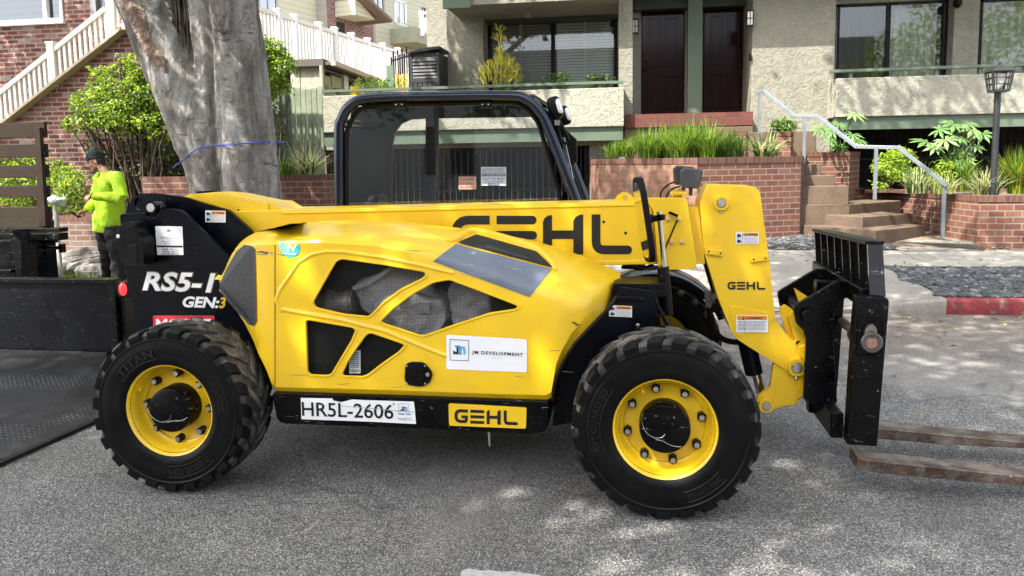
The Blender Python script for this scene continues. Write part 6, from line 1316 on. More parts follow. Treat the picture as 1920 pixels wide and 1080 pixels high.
# ================================================================== VEGETATION
LF_B = leafmat('bright_new_leaf', (.31, .41, .020)); LF_M = leafmat('mid_green_leaf', (.14, .25, .022)); LF_D = leafmat('dark_green_leaf', (.04, .085, .016)); LF_Y = leafmat('yellow_leaf', (.45, .42, .04))
LF_F = leafmat('fatsia_leaf', (.14, .27, .075), .45); GR_L = leafmat('lime_grass', (.21, .32, .025), .45); GR_D = leafmat('deep_grass', (.05, .115, .018), .4); GR_V = leafmat('cream_edged_blade', (.55, .58, .30), .4); GR_W = leafmat('dry_blade', (.38, .32, .15), .4)
TWIG = M('brown_twig', (.06, .042, .03), .9, var=.3)
def leaf(mb, p, n, t, s, wd, mi):
    n = n.normalized(); t = (t-n*t.dot(n)); t = t.normalized() if t.length > 1e-5 else n.orthogonal().normalized(); b = n.cross(t)
    mb.add([p, p+t*s*.45+b*wd*.5+n*s*.08, p+t*s, p+t*s*.45-b*wd*.5+n*s*.08, p+t*s*.5-n*s*.05], [(0, 4, 1), (1, 4, 2), (2, 4, 3), (3, 4, 0)], mi)
def cloud(mb, blobs, n, s, rnd, mats_w, up=.35, hollow=.45, asp=.5):
    """leaves scattered through ellipsoids; blobs: centre, radii"""
    tot = sum(r.x*r.y*r.z for _, r in blobs)**1.0
    for c, r in blobs:
        k = int(n*(r.x*r.y*r.z)/tot)
        for _ in range(k):
            d = V((rnd.gauss(0, 1), rnd.gauss(0, 1), rnd.gauss(0, 1))).normalized(); q = rnd.uniform(hollow**3, 1)**(1/3)
            q *= 1+.28*noise.noise(d*2.6+c)
            p = c+V((d.x*r.x, d.y*r.y, d.z*r.z))*q
            if noise.noise(p*(1.4/max(.3, r.x))) < -.12: continue
            nn = (d*.6+V((rnd.gauss(0, .6), rnd.gauss(0, .6), rnd.gauss(0, .6)+up))); tt = V((rnd.gauss(0, 1), rnd.gauss(0, 1), rnd.gauss(-.3, .8)))
            leaf(mb, p, nn, tt, s*rnd.uniform(.45, 1.4), s*asp*rnd.uniform(.7, 1.2), rnd.choices(range(len(mats_w)), mats_w)[0])
def pxblob(a, b_, y, rx, rz, ry=None): 
    c = U(a, b_, y=y); k = y*1.0/F; return (c, V((rx*k, ry if ry else (rx+rz)/2*k, rz*k)))
def twigs(mb, base, tips, r, rnd, kink=.08):
    for tp in tips:
        n_ = 5; P = [lerp(base, tp, i/n_)+V((rnd.uniform(-kink, kink), rnd.uniform(-kink, kink), rnd.uniform(-kink, kink)*.6))*(1 if 0 < i < n_ else 0) for i in range(n_+1)]
        mb.tube(P, [lerp(r, r*.3, i/n_) for i in range(n_+1)], 5)
def shrub(name, lab, cat, blobs, n, s, mats, wts, base, seed, ntw=14, group=None, tr=.018, **kw):
    rnd = random.Random(seed); t = thing(name, base, lab, cat, group); m = MB(); cloud(m, blobs, n, s, rnd, wts, **kw); m.build('foliage', mats, t, recalc=False, smooth=False)
    if ntw:
        m = MB(); tips = []
        for _ in range(ntw):
            c, r = rnd.choice(blobs); tips.append(c+V((rnd.uniform(-.8, .8)*r.x, rnd.uniform(-.8, .8)*r.y, rnd.uniform(-.5, .7)*r.z)))
        twigs(m, base, tips, tr, rnd); m.build('stem', [TWIG], t)
    return t
DROOT = M('crevice_shade_root', (.022, .014, .010), .9, var=.5)  # aerial root colour darkened to put shade into the left trunk crevice
# ---- big tree
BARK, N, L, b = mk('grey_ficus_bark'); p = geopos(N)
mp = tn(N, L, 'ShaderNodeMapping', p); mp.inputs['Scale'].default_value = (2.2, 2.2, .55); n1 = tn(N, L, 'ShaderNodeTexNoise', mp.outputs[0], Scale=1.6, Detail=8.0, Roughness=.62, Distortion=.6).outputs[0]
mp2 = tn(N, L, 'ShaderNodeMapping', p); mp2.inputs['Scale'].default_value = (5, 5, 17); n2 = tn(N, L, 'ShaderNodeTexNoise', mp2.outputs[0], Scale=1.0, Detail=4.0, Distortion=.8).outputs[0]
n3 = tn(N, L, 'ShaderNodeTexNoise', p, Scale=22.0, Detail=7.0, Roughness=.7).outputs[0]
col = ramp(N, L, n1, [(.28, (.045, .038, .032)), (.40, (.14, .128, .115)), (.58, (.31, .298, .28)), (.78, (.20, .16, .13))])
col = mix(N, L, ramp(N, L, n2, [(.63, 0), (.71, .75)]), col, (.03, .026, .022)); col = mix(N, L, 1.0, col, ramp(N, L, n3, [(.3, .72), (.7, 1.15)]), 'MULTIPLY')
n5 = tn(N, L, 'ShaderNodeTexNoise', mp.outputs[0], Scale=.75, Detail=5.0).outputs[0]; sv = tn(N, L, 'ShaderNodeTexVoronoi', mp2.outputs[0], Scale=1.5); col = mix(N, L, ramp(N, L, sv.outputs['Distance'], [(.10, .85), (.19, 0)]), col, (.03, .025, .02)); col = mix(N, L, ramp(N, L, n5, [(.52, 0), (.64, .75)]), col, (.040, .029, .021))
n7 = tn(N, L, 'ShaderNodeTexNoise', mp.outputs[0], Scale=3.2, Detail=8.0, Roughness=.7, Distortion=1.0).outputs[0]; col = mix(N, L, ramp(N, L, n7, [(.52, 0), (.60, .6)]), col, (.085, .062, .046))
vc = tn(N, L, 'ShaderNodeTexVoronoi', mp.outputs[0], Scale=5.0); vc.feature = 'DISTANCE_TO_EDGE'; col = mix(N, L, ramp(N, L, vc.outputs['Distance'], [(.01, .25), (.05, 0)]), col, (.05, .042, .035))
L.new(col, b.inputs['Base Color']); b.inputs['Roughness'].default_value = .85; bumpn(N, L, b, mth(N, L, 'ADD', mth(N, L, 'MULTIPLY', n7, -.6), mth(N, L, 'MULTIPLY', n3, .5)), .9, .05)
YT_ = 9.2; KP = 9.7/F
def tp(a, b_, dy=0): return U(a, b_, y=YT_+dy)
tree = thing('ficus_tree', V((tp(445, 470).x, YT_, .1)), 'massive grey fluted street tree trunk tied with blue rope', 'tree')
def remeshed(mb, name, mats, par, vox, noise_a=0.0, noise_s=3.0, smooth_it=4, fn=None):
    o = mb.build('tmp', [YEL], smooth=False); 
    r = o.modifiers.new('r', 'REMESH'); r.mode = 'VOXEL'; r.voxel_size = vox
    s = o.modifiers.new('s', 'SMOOTH'); s.iterations = smooth_it; s.factor = .5
    dg = bpy.context.evaluated_depsgraph_get(); me = bpy.data.meshes.new_from_object(o.evaluated_get(dg)); off = o.location.copy()
    mb2 = MB(); vv = [v.co+off for v in me.vertices]
    if fn: vv = [fn(v) for v in vv]
    if noise_a:
        nr = [v.normal.copy() for v in me.vertices]; vv = [v+n*noise_a*noise.fractal(v*noise_s, .6, 2.0, 4) for v, n in zip(vv, nr)]
    mb2.add(vv, [list(p.vertices) for p in me.polygons]); bpy.data.objects.remove(o); bpy.data.meshes.remove(me)
    return mb2.build(name, mats, par, ang=180, recalc=False), mb2
m = MB()
def limb(pts, dy=0, n=14): m.tube(smooth_path([tp(a, b_, dy if not isinstance(dy, list) else dy[i]) for i, (a, b_, r) in enumerate(pts)], 4), [x for i in range(len(pts)-1) for x in [lerp(pts[i][2], pts[i+1][2], k/4)*KP for k in range(4)]]+[pts[-1][2]*KP], n)
def flute(v):
    a = math.atan2(v.y-YT_, v.x-tp(440, 300).x); d = V((math.cos(a), math.sin(a), 0))
    f = .045*noise.noise(V((v.x*2.6, v.y*2.6, v.z*.45)))+.03*noise.noise(V((v.x*7, v.y*7, v.z*1.1+4)))-.05*max(0, noise.noise(V((v.x*4.2+9, v.y*4.2, v.z*.35)))-.28)+.012*noise.noise(v*9)+.007*noise.noise(v*20)
    return v+d*f
limb([(448, 520, 82), (446, 440, 74), (444, 340, 68), (438, 270, 60), (430, 210, 52)], .38)
limb([(420, 400, 44), (400, 320, 50), (376, 250, 56), (345, 175, 54), (305, 90, 50), (268, 5, 46), (232, -90, 46), (190, -230, 40), (120, -380, 30)], [.1]*9)
limb([(470, 440, 46), (462, 330, 44), (452, 220, 44), (444, 110, 40), (438, 0, 38), (445, -140, 38), (470, -330, 32)], -.06)
limb([(515, 430, 30), (500, 320, 30), (486, 200, 26), (474, 100, 22), (462, 0, 20), (484, -150, 24)], .32)
limb([(425, 300, 26), (412, 210, 34), (404, 120, 36), (394, 20, 36), (380, -100, 36), (350, -300, 34)], .06)
limb([(392, 540, 46), (392, 430, 36), (390, 340, 30), (384, 250, 28), (372, 170, 14)], -.14); limb([(472, 540, 54), (468, 430, 42), (460, 340, 40), (448, 240, 32), (436, 140, 16)], -.20); limb([(528, 540, 34), (512, 430, 26), (502, 320, 22), (492, 180, 10)], 0)
limb([(366, 540, 18), (370, 440, 14), (372, 340, 12)], 0)
limb([(410, 330, 40), (385, 220, 44), (362, 110, 40), (345, 10, 40), (325, -120, 36)], .55)
limb([(415, 60, 12), (412, 20, 18), (414, -30, 14)], -.42)
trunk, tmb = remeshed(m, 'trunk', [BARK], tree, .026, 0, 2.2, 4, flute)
tbvh = BVHTree.FromPolygons([tuple(v) for v in tmb.v], [tuple(f) for f in tmb.f])
SCAR = M('flaking_brown_bark', (.10, .060, .042), .95, var=.6, vs_=12, dirt=.9, dc=(.36, .29, .24), ds=9, bump=1.0, bs=16, bd=.05)
def tray(px, py, lift=.01):
    loc, nrm, _, _ = tbvh.ray_cast(CAM, D(px, py).normalized()); return (loc-D(px, py).normalized()*lift) if loc else None
m = MB(); cl = [(218, 6), (236, 30), (250, 52), (262, 84), (272, 104), (290, 120), (306, 134)]; rws = []
for i, (a, b_) in enumerate(cl):
    wd = [13, 20, 18, 15, 16, 15, 4][i]; rws.append([tray(a+k*wd/4+3*math.sin(i*2+k), b_-k*wd/9, .012+.02*math.sin(math.pi*k/6)) for k in range(7)])
rws = [[p if p else tray(cl[i][0]+15, cl[i][1]) or tp(*cl[i]) for p in r] for i, r in enumerate(rws)]; m.grid(rws); m.build('bark_scar', [SCAR], tree)
m = MB(); rp = [tray(a, b_, .06) for a, b_ in [(352, 293), (362, 284), (372, 279), (385, 276), (400, 274), (415, 272), (430, 271), (445, 270), (460, 269), (475, 268), (490, 267), (500, 266)]]; rp = [p for p in rp if p]
back = [V((rp[-1].x-.03, YT_+.45, rp[-1].z)), V((tp(440, 270).x, YT_+1.0, rp[5].z)), V((rp[0].x+.03, YT_+.45, rp[0].z))]
m.tube(smooth_path(rp+back+[rp[0]], 2), .009, 6); m.tube([rp[0], rp[0]+V((-.10, -.08, -.10)), rp[0]+V((-.16, -.08, -.14))], .008, 6); tag(m.build('rope', [M('blue_rope', (.03, .07, .34), .7)]), 'blue rope tied round the big grey tree trunk', 'rope')
for k in range(20):
    m = MB(); a0 = 318+k*2.2; P = [tp(a0+2*math.sin(k*2+t*3)+t*9, -30+t*(105+25*math.sin(k*1.7)), -.02+.05*math.sin(k*3.1)+.04*t) for t in [i/6 for i in range(7)]]
    m.tube(P, [.016-.0015*i for i in range(7)], 5); m.build('aerial_root', [DROOT], tree)
# roots
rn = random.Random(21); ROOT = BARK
def gz(y): return lerp(.07, ZP, max(0, min(1, (y-YKERB-.19)/(YPARK-YKERB-.19)))**3)
for k, (x1, y1, r) in enumerate([(-9.4, 9.15, .10), (-9.0, 9.3, .12), (-8.6, 9.45, .11), (-9.2, 9.6, .09), (-8.0, 9.2, .10), (-8.4, 9.7, .10), (-9.8, 9.4, .11), (-7.6, 9.4, .10), (-1.6, 8.6, .12), (-2.3, 8.2, .10)]):
    m = MB(); b0 = V((tree.location.x+(-.4 if x1 < -4 else .4), YT_+.15, .35)); P = []
    for i in range(9):
        t = i/8; q = lerp(b0, V((x1, y1, 0)), t)+V((0, .22*math.sin(t*7+k*1.9)*math.sin(math.pi*t), 0)); q.z = gz(q.y)+(.16*(1-t)**2+.07*math.sin(t*5+k)**2)*(1.15-t)+.02; P.append(q)
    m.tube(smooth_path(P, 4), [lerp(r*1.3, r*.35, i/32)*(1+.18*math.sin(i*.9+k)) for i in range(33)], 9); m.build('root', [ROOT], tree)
# crown, with leaf masses added for their shade
def crown_tree(t, blobs, n, s, wts, seed, limbs, mats=None):
    m = MB(); rnd = random.Random(seed); cloud(m, blobs, n, s, rnd, wts, hollow=.2); m.build('crown', mats or [LF_M, LF_D, LF_B], t, recalc=False, smooth=False)
    for l in limbs:
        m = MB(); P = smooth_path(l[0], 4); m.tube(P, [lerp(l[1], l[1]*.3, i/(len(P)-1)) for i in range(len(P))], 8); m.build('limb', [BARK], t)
cx = tree.location.x
crown_tree(tree, SHADE_CROWN_A, 42000, .20, [6, 3, 2], 3, [([(cx-1.6, 9.1, 4.4), (cx-2.6, 8.6, 6), (cx-4, 7.5, 7.2)], .22), ([(cx+.2, 9.2, 4.4), (cx+.6, 8.2, 6), (cx+1.5, 6.6, 7.2)], .22), ([(cx-.4, 9.5, 4.4), (cx-.2, 10, 6), (cx-1, 11, 7.4)], .2)])
st_ = thing('street_tree', (-7.5, -7.2, .1), 'leafy tree on the camera side of the street shading the machine', 'tree')
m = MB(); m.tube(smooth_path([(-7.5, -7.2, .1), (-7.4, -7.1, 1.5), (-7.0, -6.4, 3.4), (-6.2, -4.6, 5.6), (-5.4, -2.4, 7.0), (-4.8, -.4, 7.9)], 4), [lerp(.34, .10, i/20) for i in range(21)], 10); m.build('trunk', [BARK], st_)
crown_tree(st_, CROWN_B, 46000, .21, [6, 3, 2], 8, [([(-6.2, -4.6, 5.6), (-3.5, -2.4, 7.2), (-1.2, -.6, 8.2)], .14), ([(-6.6, -5.4, 4.8), (-8.2, -2.2, 6.8), (-9, .6, 8)], .14)])

dt = thing('street_tree', (-4.4, -8.6, .1), 'dense dark tree across the street before the pale house', 'tree')
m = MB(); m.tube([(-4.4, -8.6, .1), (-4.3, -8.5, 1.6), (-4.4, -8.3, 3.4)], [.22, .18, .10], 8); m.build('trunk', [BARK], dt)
m = MB(); cloud(m, [(V((-4.4, -8.4, 3.9)), V((2.6, 1.2, 1.7)))], 6000, .22, random.Random(51), [1, 4, 0], hollow=.2); m.build('crown', [LF_M, LF_D, LF_B], dt, recalc=False, smooth=False)
dt2 = thing('street_tree', (13.5, -11, .1), 'bright green tree across the street to the right', 'tree')
m = MB(); m.tube([(13.5, -11, .1), (13.4, -11, 2.6), (13.5, -11, 5.5)], [.25, .2, .12], 8); m.build('trunk', [BARK], dt2)
m = MB(); cloud(m, [(V((13.4, -11, 6.6)), V((3.4, 1.6, 2.6))), (V((17.5, -11, 6.4)), V((2.6, 1.6, 2.4)))], 8000, .24, random.Random(52), [3, 1, 5], hollow=.2); m.build('crown', [LF_M, LF_D, LF_B], dt2, recalc=False, smooth=False)
# ---- shrubs on the left
B = pxblob
shrub('leafy_shrub', 'tall yellow green shrub with bare stems left of the big trunk', 'shrub', [B(262, 120, 10.8, 38, 26), B(225, 160, 10.8, 62, 45), B(285, 165, 10.8, 50, 48), B(180, 200, 10.7, 50, 38), B(240, 215, 10.7, 78, 42), B(150, 232, 10.6, 38, 22), B(305, 235, 10.8, 44, 36), B(240, 112, 10.8, 24, 16)], 13000, .062, [LF_B, LF_M, LF_D], [5, 4, 3], V((U(268, 345, y=10.9).x, 10.9, .35)), 31, 46, tr=.026, up=.6, asp=.55)
shrub('dark_shrub', 'dark twiggy shrub base behind the low garden wall', 'shrub', [B(200, 285, 11.0, 40, 55), B(260, 300, 11.0, 70, 42), B(325, 290, 11.05, 34, 60)], 3600, .060, [LF_D, LF_M], [5, 2], V((U(250, 345, y=11).x, 11.0, .4)), 32, 60, tr=.014)
shrub('hedge_shrub', 'sunlit small leaved hedge behind the weathered low wall', 'shrub', [B(40, 350, 10.6, 60, 48), B(130, 355, 10.6, 60, 50), B(90, 320, 10.9, 50, 28), B(-40, 340, 10.7, 70, 60), B(30, 300, 10.9, 60, 26)], 12000, .060, [LF_B, LF_M, LF_D], [4, 4, 2], V((U(80, 400, y=10.6).x, 10.6, .5)), 33, 8, up=.6)
shrub('climbing_shrub', 'bright leafy climber over dark stems right of the big trunk', 'shrub', [B(500, 100, 11.2, 40, 30), B(525, 130, 11.2, 34, 38), B(490, 150, 11.3, 34, 50), B(535, 155, 11.2, 22, 24), B(505, 85, 11.2, 30, 18)], 7500, .060, [LF_B, LF_M, LF_D], [5, 4, 2], V((U(512, 335, y=11.2).x, 11.2, .5)), 34, 8, up=.6)
shrub('dark_creeper', 'dark hanging creeper on the green fence beside the trunk', 'plant', [B(505, 215, 11.6, 22, 70), B(520, 280, 11.6, 18, 50)], 2600, .055, [LF_D, LF_M], [5, 1], V((U(512, 335, y=11.6).x, 11.6, .5)), 35, 22, tr=.010)
# ---- grasses
def blades(mb, c, n, ln, spread, rnd, wts, wd=.012, droop=1.0):
    for _ in range(n):
        a = rnd.uniform(0, 6.283); out = rnd.uniform(.12, 1)*spread; l_ = ln*rnd.uniform(.55, 1.1); d = V((math.cos(a), math.sin(a), 0)); sd = V((-d.y, d.x, 0)); b0 = c+d*rnd.uniform(0, .09)+sd*rnd.uniform(-.05, .05); mi = rnd.choices(range(len(wts)), wts)[0]; pts = []
        for k in range(5):
            t = k/4; pts.append(b0+d*out*l_*t**1.6+V((0, 0, l_*(t-droop*.62*out*t*t))))
        w_ = wd*rnd.uniform(.7, 1.3); vv = []
        for k, p in enumerate(pts): ww = w_*(1-(k/4)**2)+.001; vv += [p-sd*ww/2, p+sd*ww/2]
        mb.add(vv, [(2*k, 2*k+1, 2*k+3, 2*k+2) for k in range(4)], mi)
def clump(name, lab, px, py, y, n, ln, spread, mats, wts, seed, wd=.013, droop=1.0, sub=1, r=.0, cat='plant', group=None):
    rnd = random.Random(seed); c = U(px, py, y=y); m = MB()
    for k in range(sub): blades(m, c+V((rnd.uniform(-r, r), rnd.uniform(-r*.5, r*.5), -.04)), n//sub, ln*rnd.uniform(.8, 1.1), spread, rnd, wts, wd, droop)
    o = m.build(name, mats, recalc=False, smooth=False); return tag(o, lab, cat, group)
clump('spider_plant', 'large cream striped arching grass plant on the garden wall', 578, 330, 10.8, 190, .66, 1.0, [GR_V, GR_D, GR_W], [6, 3, 2], 1, .020, sub=3, r=.1)
clump('grass_tuft', 'fresh green grass tuft between trunk and striped plant', 528, 328, 10.7, 110, .42, .6, [GR_L, GR_D], [3, 2], 2, sub=3, r=.12)
BG = 'grass clumps on the large brick planter'
for k, (a, b_, y_, n_, ln, sb, r, lab) in enumerate([(1168, 290, 12.75, 520, .36, 8, .24, 'small bright grass clump at the left end of the large planter'), (1236, 295, 12.1, 1300, .64, 12, .27, 'thick bright grass clump second from left on the large planter'), (1304, 296, 11.6, 1300, .66, 12, .27, 'tall bright grass clump in the middle of the large planter'), (1358, 295, 11.8, 800, .52, 9, .20, 'dark green grass clump right of the middle on the large planter')]):
    clump('grass_clump', lab, a, b_, y_, n_, ln, .75, [GR_L, GR_D], [4, 3] if k < 3 else [1, 4], 10+k, .011, .9, sb, r, group=BG)
clump('striped_grass', 'arching cream striped grass at the right end of the large planter', 1425, 292, 11.9, 300, .46, 1.1, [GR_V, GR_D, GR_W], [3, 5, 1], 20, .018, sub=4, r=.16)
clump('striped_grass', 'small striped grass tuft between green clumps on the large planter', 1385, 291, 11.8, 90, .30, .9, [GR_V, GR_D], [3, 4], 21, .016, sub=2, r=.1)
shrub('fern_plant', 'small dark ferny plant in the upper brick planter', 'plant', [B(1468, 236, 13.1, 22, 13)], 420, .075, [LF_D, LF_M], [3, 3], U(1468, 248, y=13.1), 36, 5, tr=.008)
RG = 'leafy plants in the right hand planter'
shrub('leafy_plant', 'bright small leaved bush left of the handrail post in the right planter', 'plant', [B(1668, 318, 11.9, 26, 32), B(1690, 295, 12.0, 24, 18), B(1650, 345, 11.8, 14, 12)], 2600, .055, [LF_B, LF_M], [4, 3], U(1670, 350, y=11.9), 37, 8, RG, tr=.008, up=.6)
shrub('leafy_plant', 'low pale leafy plant behind the handrail foot', 'plant', [B(1725, 335, 11.7, 28, 20), B(1770, 320, 12.0, 26, 22)], 1800, .055, [LF_B, LF_M, LF_D], [3, 3, 1], U(1745, 356, y=11.8), 38, 8, RG, tr=.008, up=.6)
for k, (a, b_, y_, n_, ln, lab, ms_, ws_) in enumerate([(1715, 357, 11.45, 260, .48, 'striped grass clump under the sloping handrail', [GR_V, GR_D], [5, 4]), (1845, 362, 11.4, 300, .50, 'striped grass clump left of the lamp post base', [GR_V, GR_D, GR_W], [4, 4, 2]), (1800, 352, 12.0, 420, .60, 'tall dark green grass behind the striped clumps', [GR_D, GR_L], [4, 3]), (1772, 358, 11.5, 130, .40, 'short mixed grass clump near the planter corner', [GR_L, GR_V, GR_W], [3, 3, 2]), (1908, 358, 11.6, 900, .66, 'lime yellow grass mound right of the lamp post', [GR_L, LF_Y, GR_D], [5, 1, 2]), (1950, 362, 11.5, 300, .55, 'lime grass mound at the right edge of the picture', [GR_L, GR_D], [5, 2])]):
    clump('planter_grass', lab, a, b_, y_, n_, ln, .9 if k not in (2, 4, 5) else .6, ms_, ws_, 40+k, .014, 1.0, 3, .10, group=RG)
# ---- fatsia
LF_F2 = leafmat('pale_fatsia_leaf', (.22, .34, .12), .4)
def palmate(mb, c, s, nrm, fwd, mi, rnd):
    nrm = nrm.normalized(); f = (fwd-nrm*fwd.dot(nrm)).normalized(); sd = nrm.cross(f); nl = 8
    for k in range(nl):
        a = lerp(-2.35, 2.35, k/(nl-1))+rnd.uniform(-.08, .08); d = f*math.cos(a)+sd*math.sin(a); e = nrm.cross(d); l_ = s*(1-.30*abs(a)/2.35)*rnd.uniform(.9, 1.05)
        vv = [c, c+d*l_*.35+e*l_*.085, c+d*l_*.62+e*l_*.135-nrm*l_*.05, c+d*l_-nrm*l_*.20, c+d*l_*.62-e*l_*.135-nrm*l_*.05, c+d*l_*.35-e*l_*.085, c+d*l_*.6+nrm*l_*.01]
        mb.add(vv, [(0, 1, 6), (1, 2, 6), (2, 3, 6), (3, 4, 6), (4, 5, 6), (5, 0, 6)], mi)
def fatsia(lab, base, heads, s, seed, y):
    rnd = random.Random(seed); t = thing('fatsia', base, lab, 'plant', 'broad leaved plants below the right balcony'); m = MB(); sm_ = MB()
    for a, b_, k in heads:
        c = U(a, b_, y=y+rnd.uniform(-.25, .25)); nrm = V((rnd.uniform(-.35, .35), -.55+rnd.uniform(-.2, .2), .9)); fw = V((rnd.uniform(-1, 1), -.5, -.2)); palmate(m, c, s*k, nrm, fw, rnd.choice([0, 0, 1]), rnd)
        sm_.tube(smooth_path([base, lerp(base, c, .5)+V((0, .05, .06)), c], 3), .010, 5)
    m.build('foliage', [LF_F, LF_F2], t, recalc=False, smooth=False); sm_.build('stem', [GR_D], t)
fatsia('small fatsia with pale palmate leaves beside the stair pier', V((U(1578, 290, y=12.8).x, 12.8, 1.6)), [(1600, 214, 1), (1540, 240, 1), (1562, 246, .8), (1598, 252, .9), (1574, 232, .7), (1610, 264, .8), (1572, 275, .9), (1558, 262, .6)], .27, 5, 12.7)
fatsia('large fatsia with pale palmate leaves in the right planter', V((U(1792, 335, y=12.3).x, 12.3, 1.35)), [(1788, 232, 1), (1760, 243, .9), (1738, 266, 1.1), (1772, 262, 1), (1800, 258, .8), (1822, 243, 1), (1842, 250, .9), (1815, 232, .7), (1800, 285, .8), (1830, 275, .6), (1755, 275, .8), (1795, 305, .8), (1812, 300, .7)], .26, 6, 12.2)
# ---- balcony plants
PC = leafmat('pencil_cactus_stem', (.50, .48, .04), .2); PC2 = leafmat('orange_pencil_tip', (.58, .42, .07), .2)
pcx = thing('pencil_cactus', U(938, 176, y=13.45), 'yellow green pencil cactus standing before the blinds window', 'plant'); m = MB(); rn = random.Random(9)
def stick(p, d, l_, r, dep):
    q = p+d*l_; m.tube([p, q], [r, r*.8], 5, 0 if rn.random() < .75 else 1, caps=False)
    if dep == 0: return
    for _ in range(rn.choice([2, 3, 3])): nd = (d+V((rn.gauss(0, .45), rn.gauss(0, .45), rn.gauss(.25, .3)))).normalized(); stick(q, nd, l_*rn.uniform(.65, .95), r*.8, dep-1)
for _ in range(46):
    a = rn.uniform(910, 968); b_ = rn.uniform(118+abs(a-938)*.9, 168); stick(U(a, b_, y=13.4+rn.uniform(-.2, .2)), V((rn.uniform(-.5, .5)+(a-938)*.012, rn.uniform(-.4, .4), 1)).normalized(), .085, .0085, 3)
for a, b_ in [(940, 112), (936, 112), (936, 85), (944, 88), (940, 68), (936, 66)]: stick(U(a, b_, y=13.4), V((rn.uniform(-.2, .2), 0, 1)).normalized(), .075, .009, 3)
m.tube(smooth_path([U(938, 176, y=13.4), U(940, 130, y=13.4), U(937, 100, y=13.4), U(940, 65, y=13.4)], 3), .014, 6); m.build('branches', [PC, PC2], pcx, recalc=False)
m = MB(); c = U(938, 176, y=13.45)-V((0, 0, .28)); m.lathe([(.001, 0), (.13, 0), (.17, .30), (.15, .30), (.14, .26), (.001, .26)], c, (0, 0, 1), 18); m.build('pot', [M('dark_pot', (.05, .045, .04), .6)], pcx)
DG = 'dark leafy plants on the left balcony'
for k, (a, b_, rx, rz, lab) in enumerate([(950, 168, 20, 12, 'dark low plant at the foot of the pencil cactus'), (1046, 152, 30, 16, 'dark leafy pot plant below the window mullion'), (1122, 152, 28, 13, 'dark leafy pot plant at the right end of the balcony')]):
    shrub('pot_plant', lab, 'plant', [B(a, b_, 13.4, rx, rz)], 800, .055, [LF_D, LF_M], [5, 1], U(a, b_+22, y=13.4), 60+k, 5, DG, tr=.008)
shrub('pot_plant', 'bright green trailing plants along the balcony left of the shed', 'plant', [B(690, 158, 13.5, 34, 16), B(735, 158, 13.5, 30, 15), B(640, 168, 13.4, 26, 8)], 1800, .05, [LF_B, LF_M, LF_D], [3, 4, 2], U(700, 178, y=13.5), 64, 6, tr=.008)
m = MB(); c = U(668, 180, y=13.35); m.lathe([(.001, 0), (.085, 0), (.11, .16), (.095, .16), (.09, .13), (.001, .13)], c, (0, 0, 1), 16); tag(m.build('flower_pot', [M('yellow_pot', (.75, .48, .03), .4)]), 'yellow flower pot on the balcony left of the shed', 'pot')
# ---- fallen leaves
m = MB(); rn = random.Random(77)
LV = [M('dry_tan_leaf', (.32, .22, .12), .8), M('brown_leaf', (.13, .075, .04), .8), M('yellow_fallen_leaf', (.42, .34, .08), .7)]
for _ in range(620):
    u_ = rn.random()
    if u_ < .45: x, y, z = rn.uniform(-6, 6.5), YKERB-abs(rn.gauss(0, .7)), .006
    elif u_ < .62: x, y, z = rn.uniform(1, 6.5), rn.uniform(YPARK, YWALK), None
    elif u_ < .8: x, y, z = rn.uniform(-6, 6), rn.uniform(4.5, 8), .006
    else: x, y, z = rn.uniform(-9.5, -4), rn.uniform(8.4, 9.4), None
    if z is None: z = (lerp(ZP, ZW, (y-YPARK)/(YWALK-YPARK)) if y > YPARK else gz(y)+.03)+.006
    leaf(m, V((x, y, z+.004)), V((rn.gauss(0, .25), rn.gauss(0, .25), 1)), V((rn.gauss(0, 1), rn.gauss(0, 1), 0)), rn.uniform(.03, .075), rn.uniform(.015, .03), rn.choice([0, 0, 1, 1, 2]))
tag(m.build('fallen_leaves', LV, recalc=False, smooth=False), 'scattered dry leaves on road, soil and sidewalk', 'leaves', kind='stuff')
m = MB(); rn = random.Random(78)
for k in range(9):
    c = V((rn.uniform(-9.3, -6.8), rn.uniform(8.4, 9.3), 0)); c.z = gz(c.y)
    for _ in range(6): blades(m, c+V((rn.uniform(-.2, .2), rn.uniform(-.1, .1), .0)), 16, .13, .9, rn, [3, 1], .010)
tag(m.build('grass_patch', [GR_L, GR_D], recalc=False, smooth=False), 'thin tufts of grass between the tree roots', 'grass', kind='stuff')
# ================================================================== MAN IN THE HI-VIS SHIRT
YM = 8.85
SKIN = M('tanned_skin', (.38, .20, .125), .5, var=.1, vs_=20); HIVIS = M('hi_vis_lime_shirt', (.33, .56, .008), .8, var=.05, vs_=8); TROU = M('black_trousers', (.0035, .0035, .004), .85, var=.3, bump=.2, bs=30); BEAN = M('dark_green_beanie', (.006, .0125, .009), .95, var=.3, vs_=30, bump=.5, bs=120, bd=.004); HAIR = M('black_hair', (.003, .0026, .0022), .6); SHOE = M('black_shoe', (.012, .011, .010), .6)
mp_ = lambda a, b_, dy=0.0: U(a, b_, y=YM+dy)
foot_z = gz(YM)
man = thing('person', V((mp_(205, 500).x, YM, foot_z)), 'person in lime long sleeved shirt, black trousers and green beanie looking down at a phone', 'person')
fx = V((-.86, -.40, -.34)).normalized(); sx_ = V((fx.y, -fx.x, 0)).normalized(); ux_ = fx.cross(sx_)*-1
if ux_.z < 0: ux_ = -ux_
HC = mp_(179, 303)
def hp_(f, s, u): return HC+fx*f+sx_*s+ux_*u
def tub(m, pts, rs, n=10, k=4): 
    P = smooth_path(pts, k); R = []
    for i in range(len(pts)-1): R += [lerp(rs[i], rs[i+1], j/k) for j in range(k)]
    m.tube(P, R+[rs[-1]], n)
Rh = Matrix((fx, sx_, ux_)).transposed()
near = 1 if sx_.y < 0 else -1       # which side of the head faces the street
bd = MB()
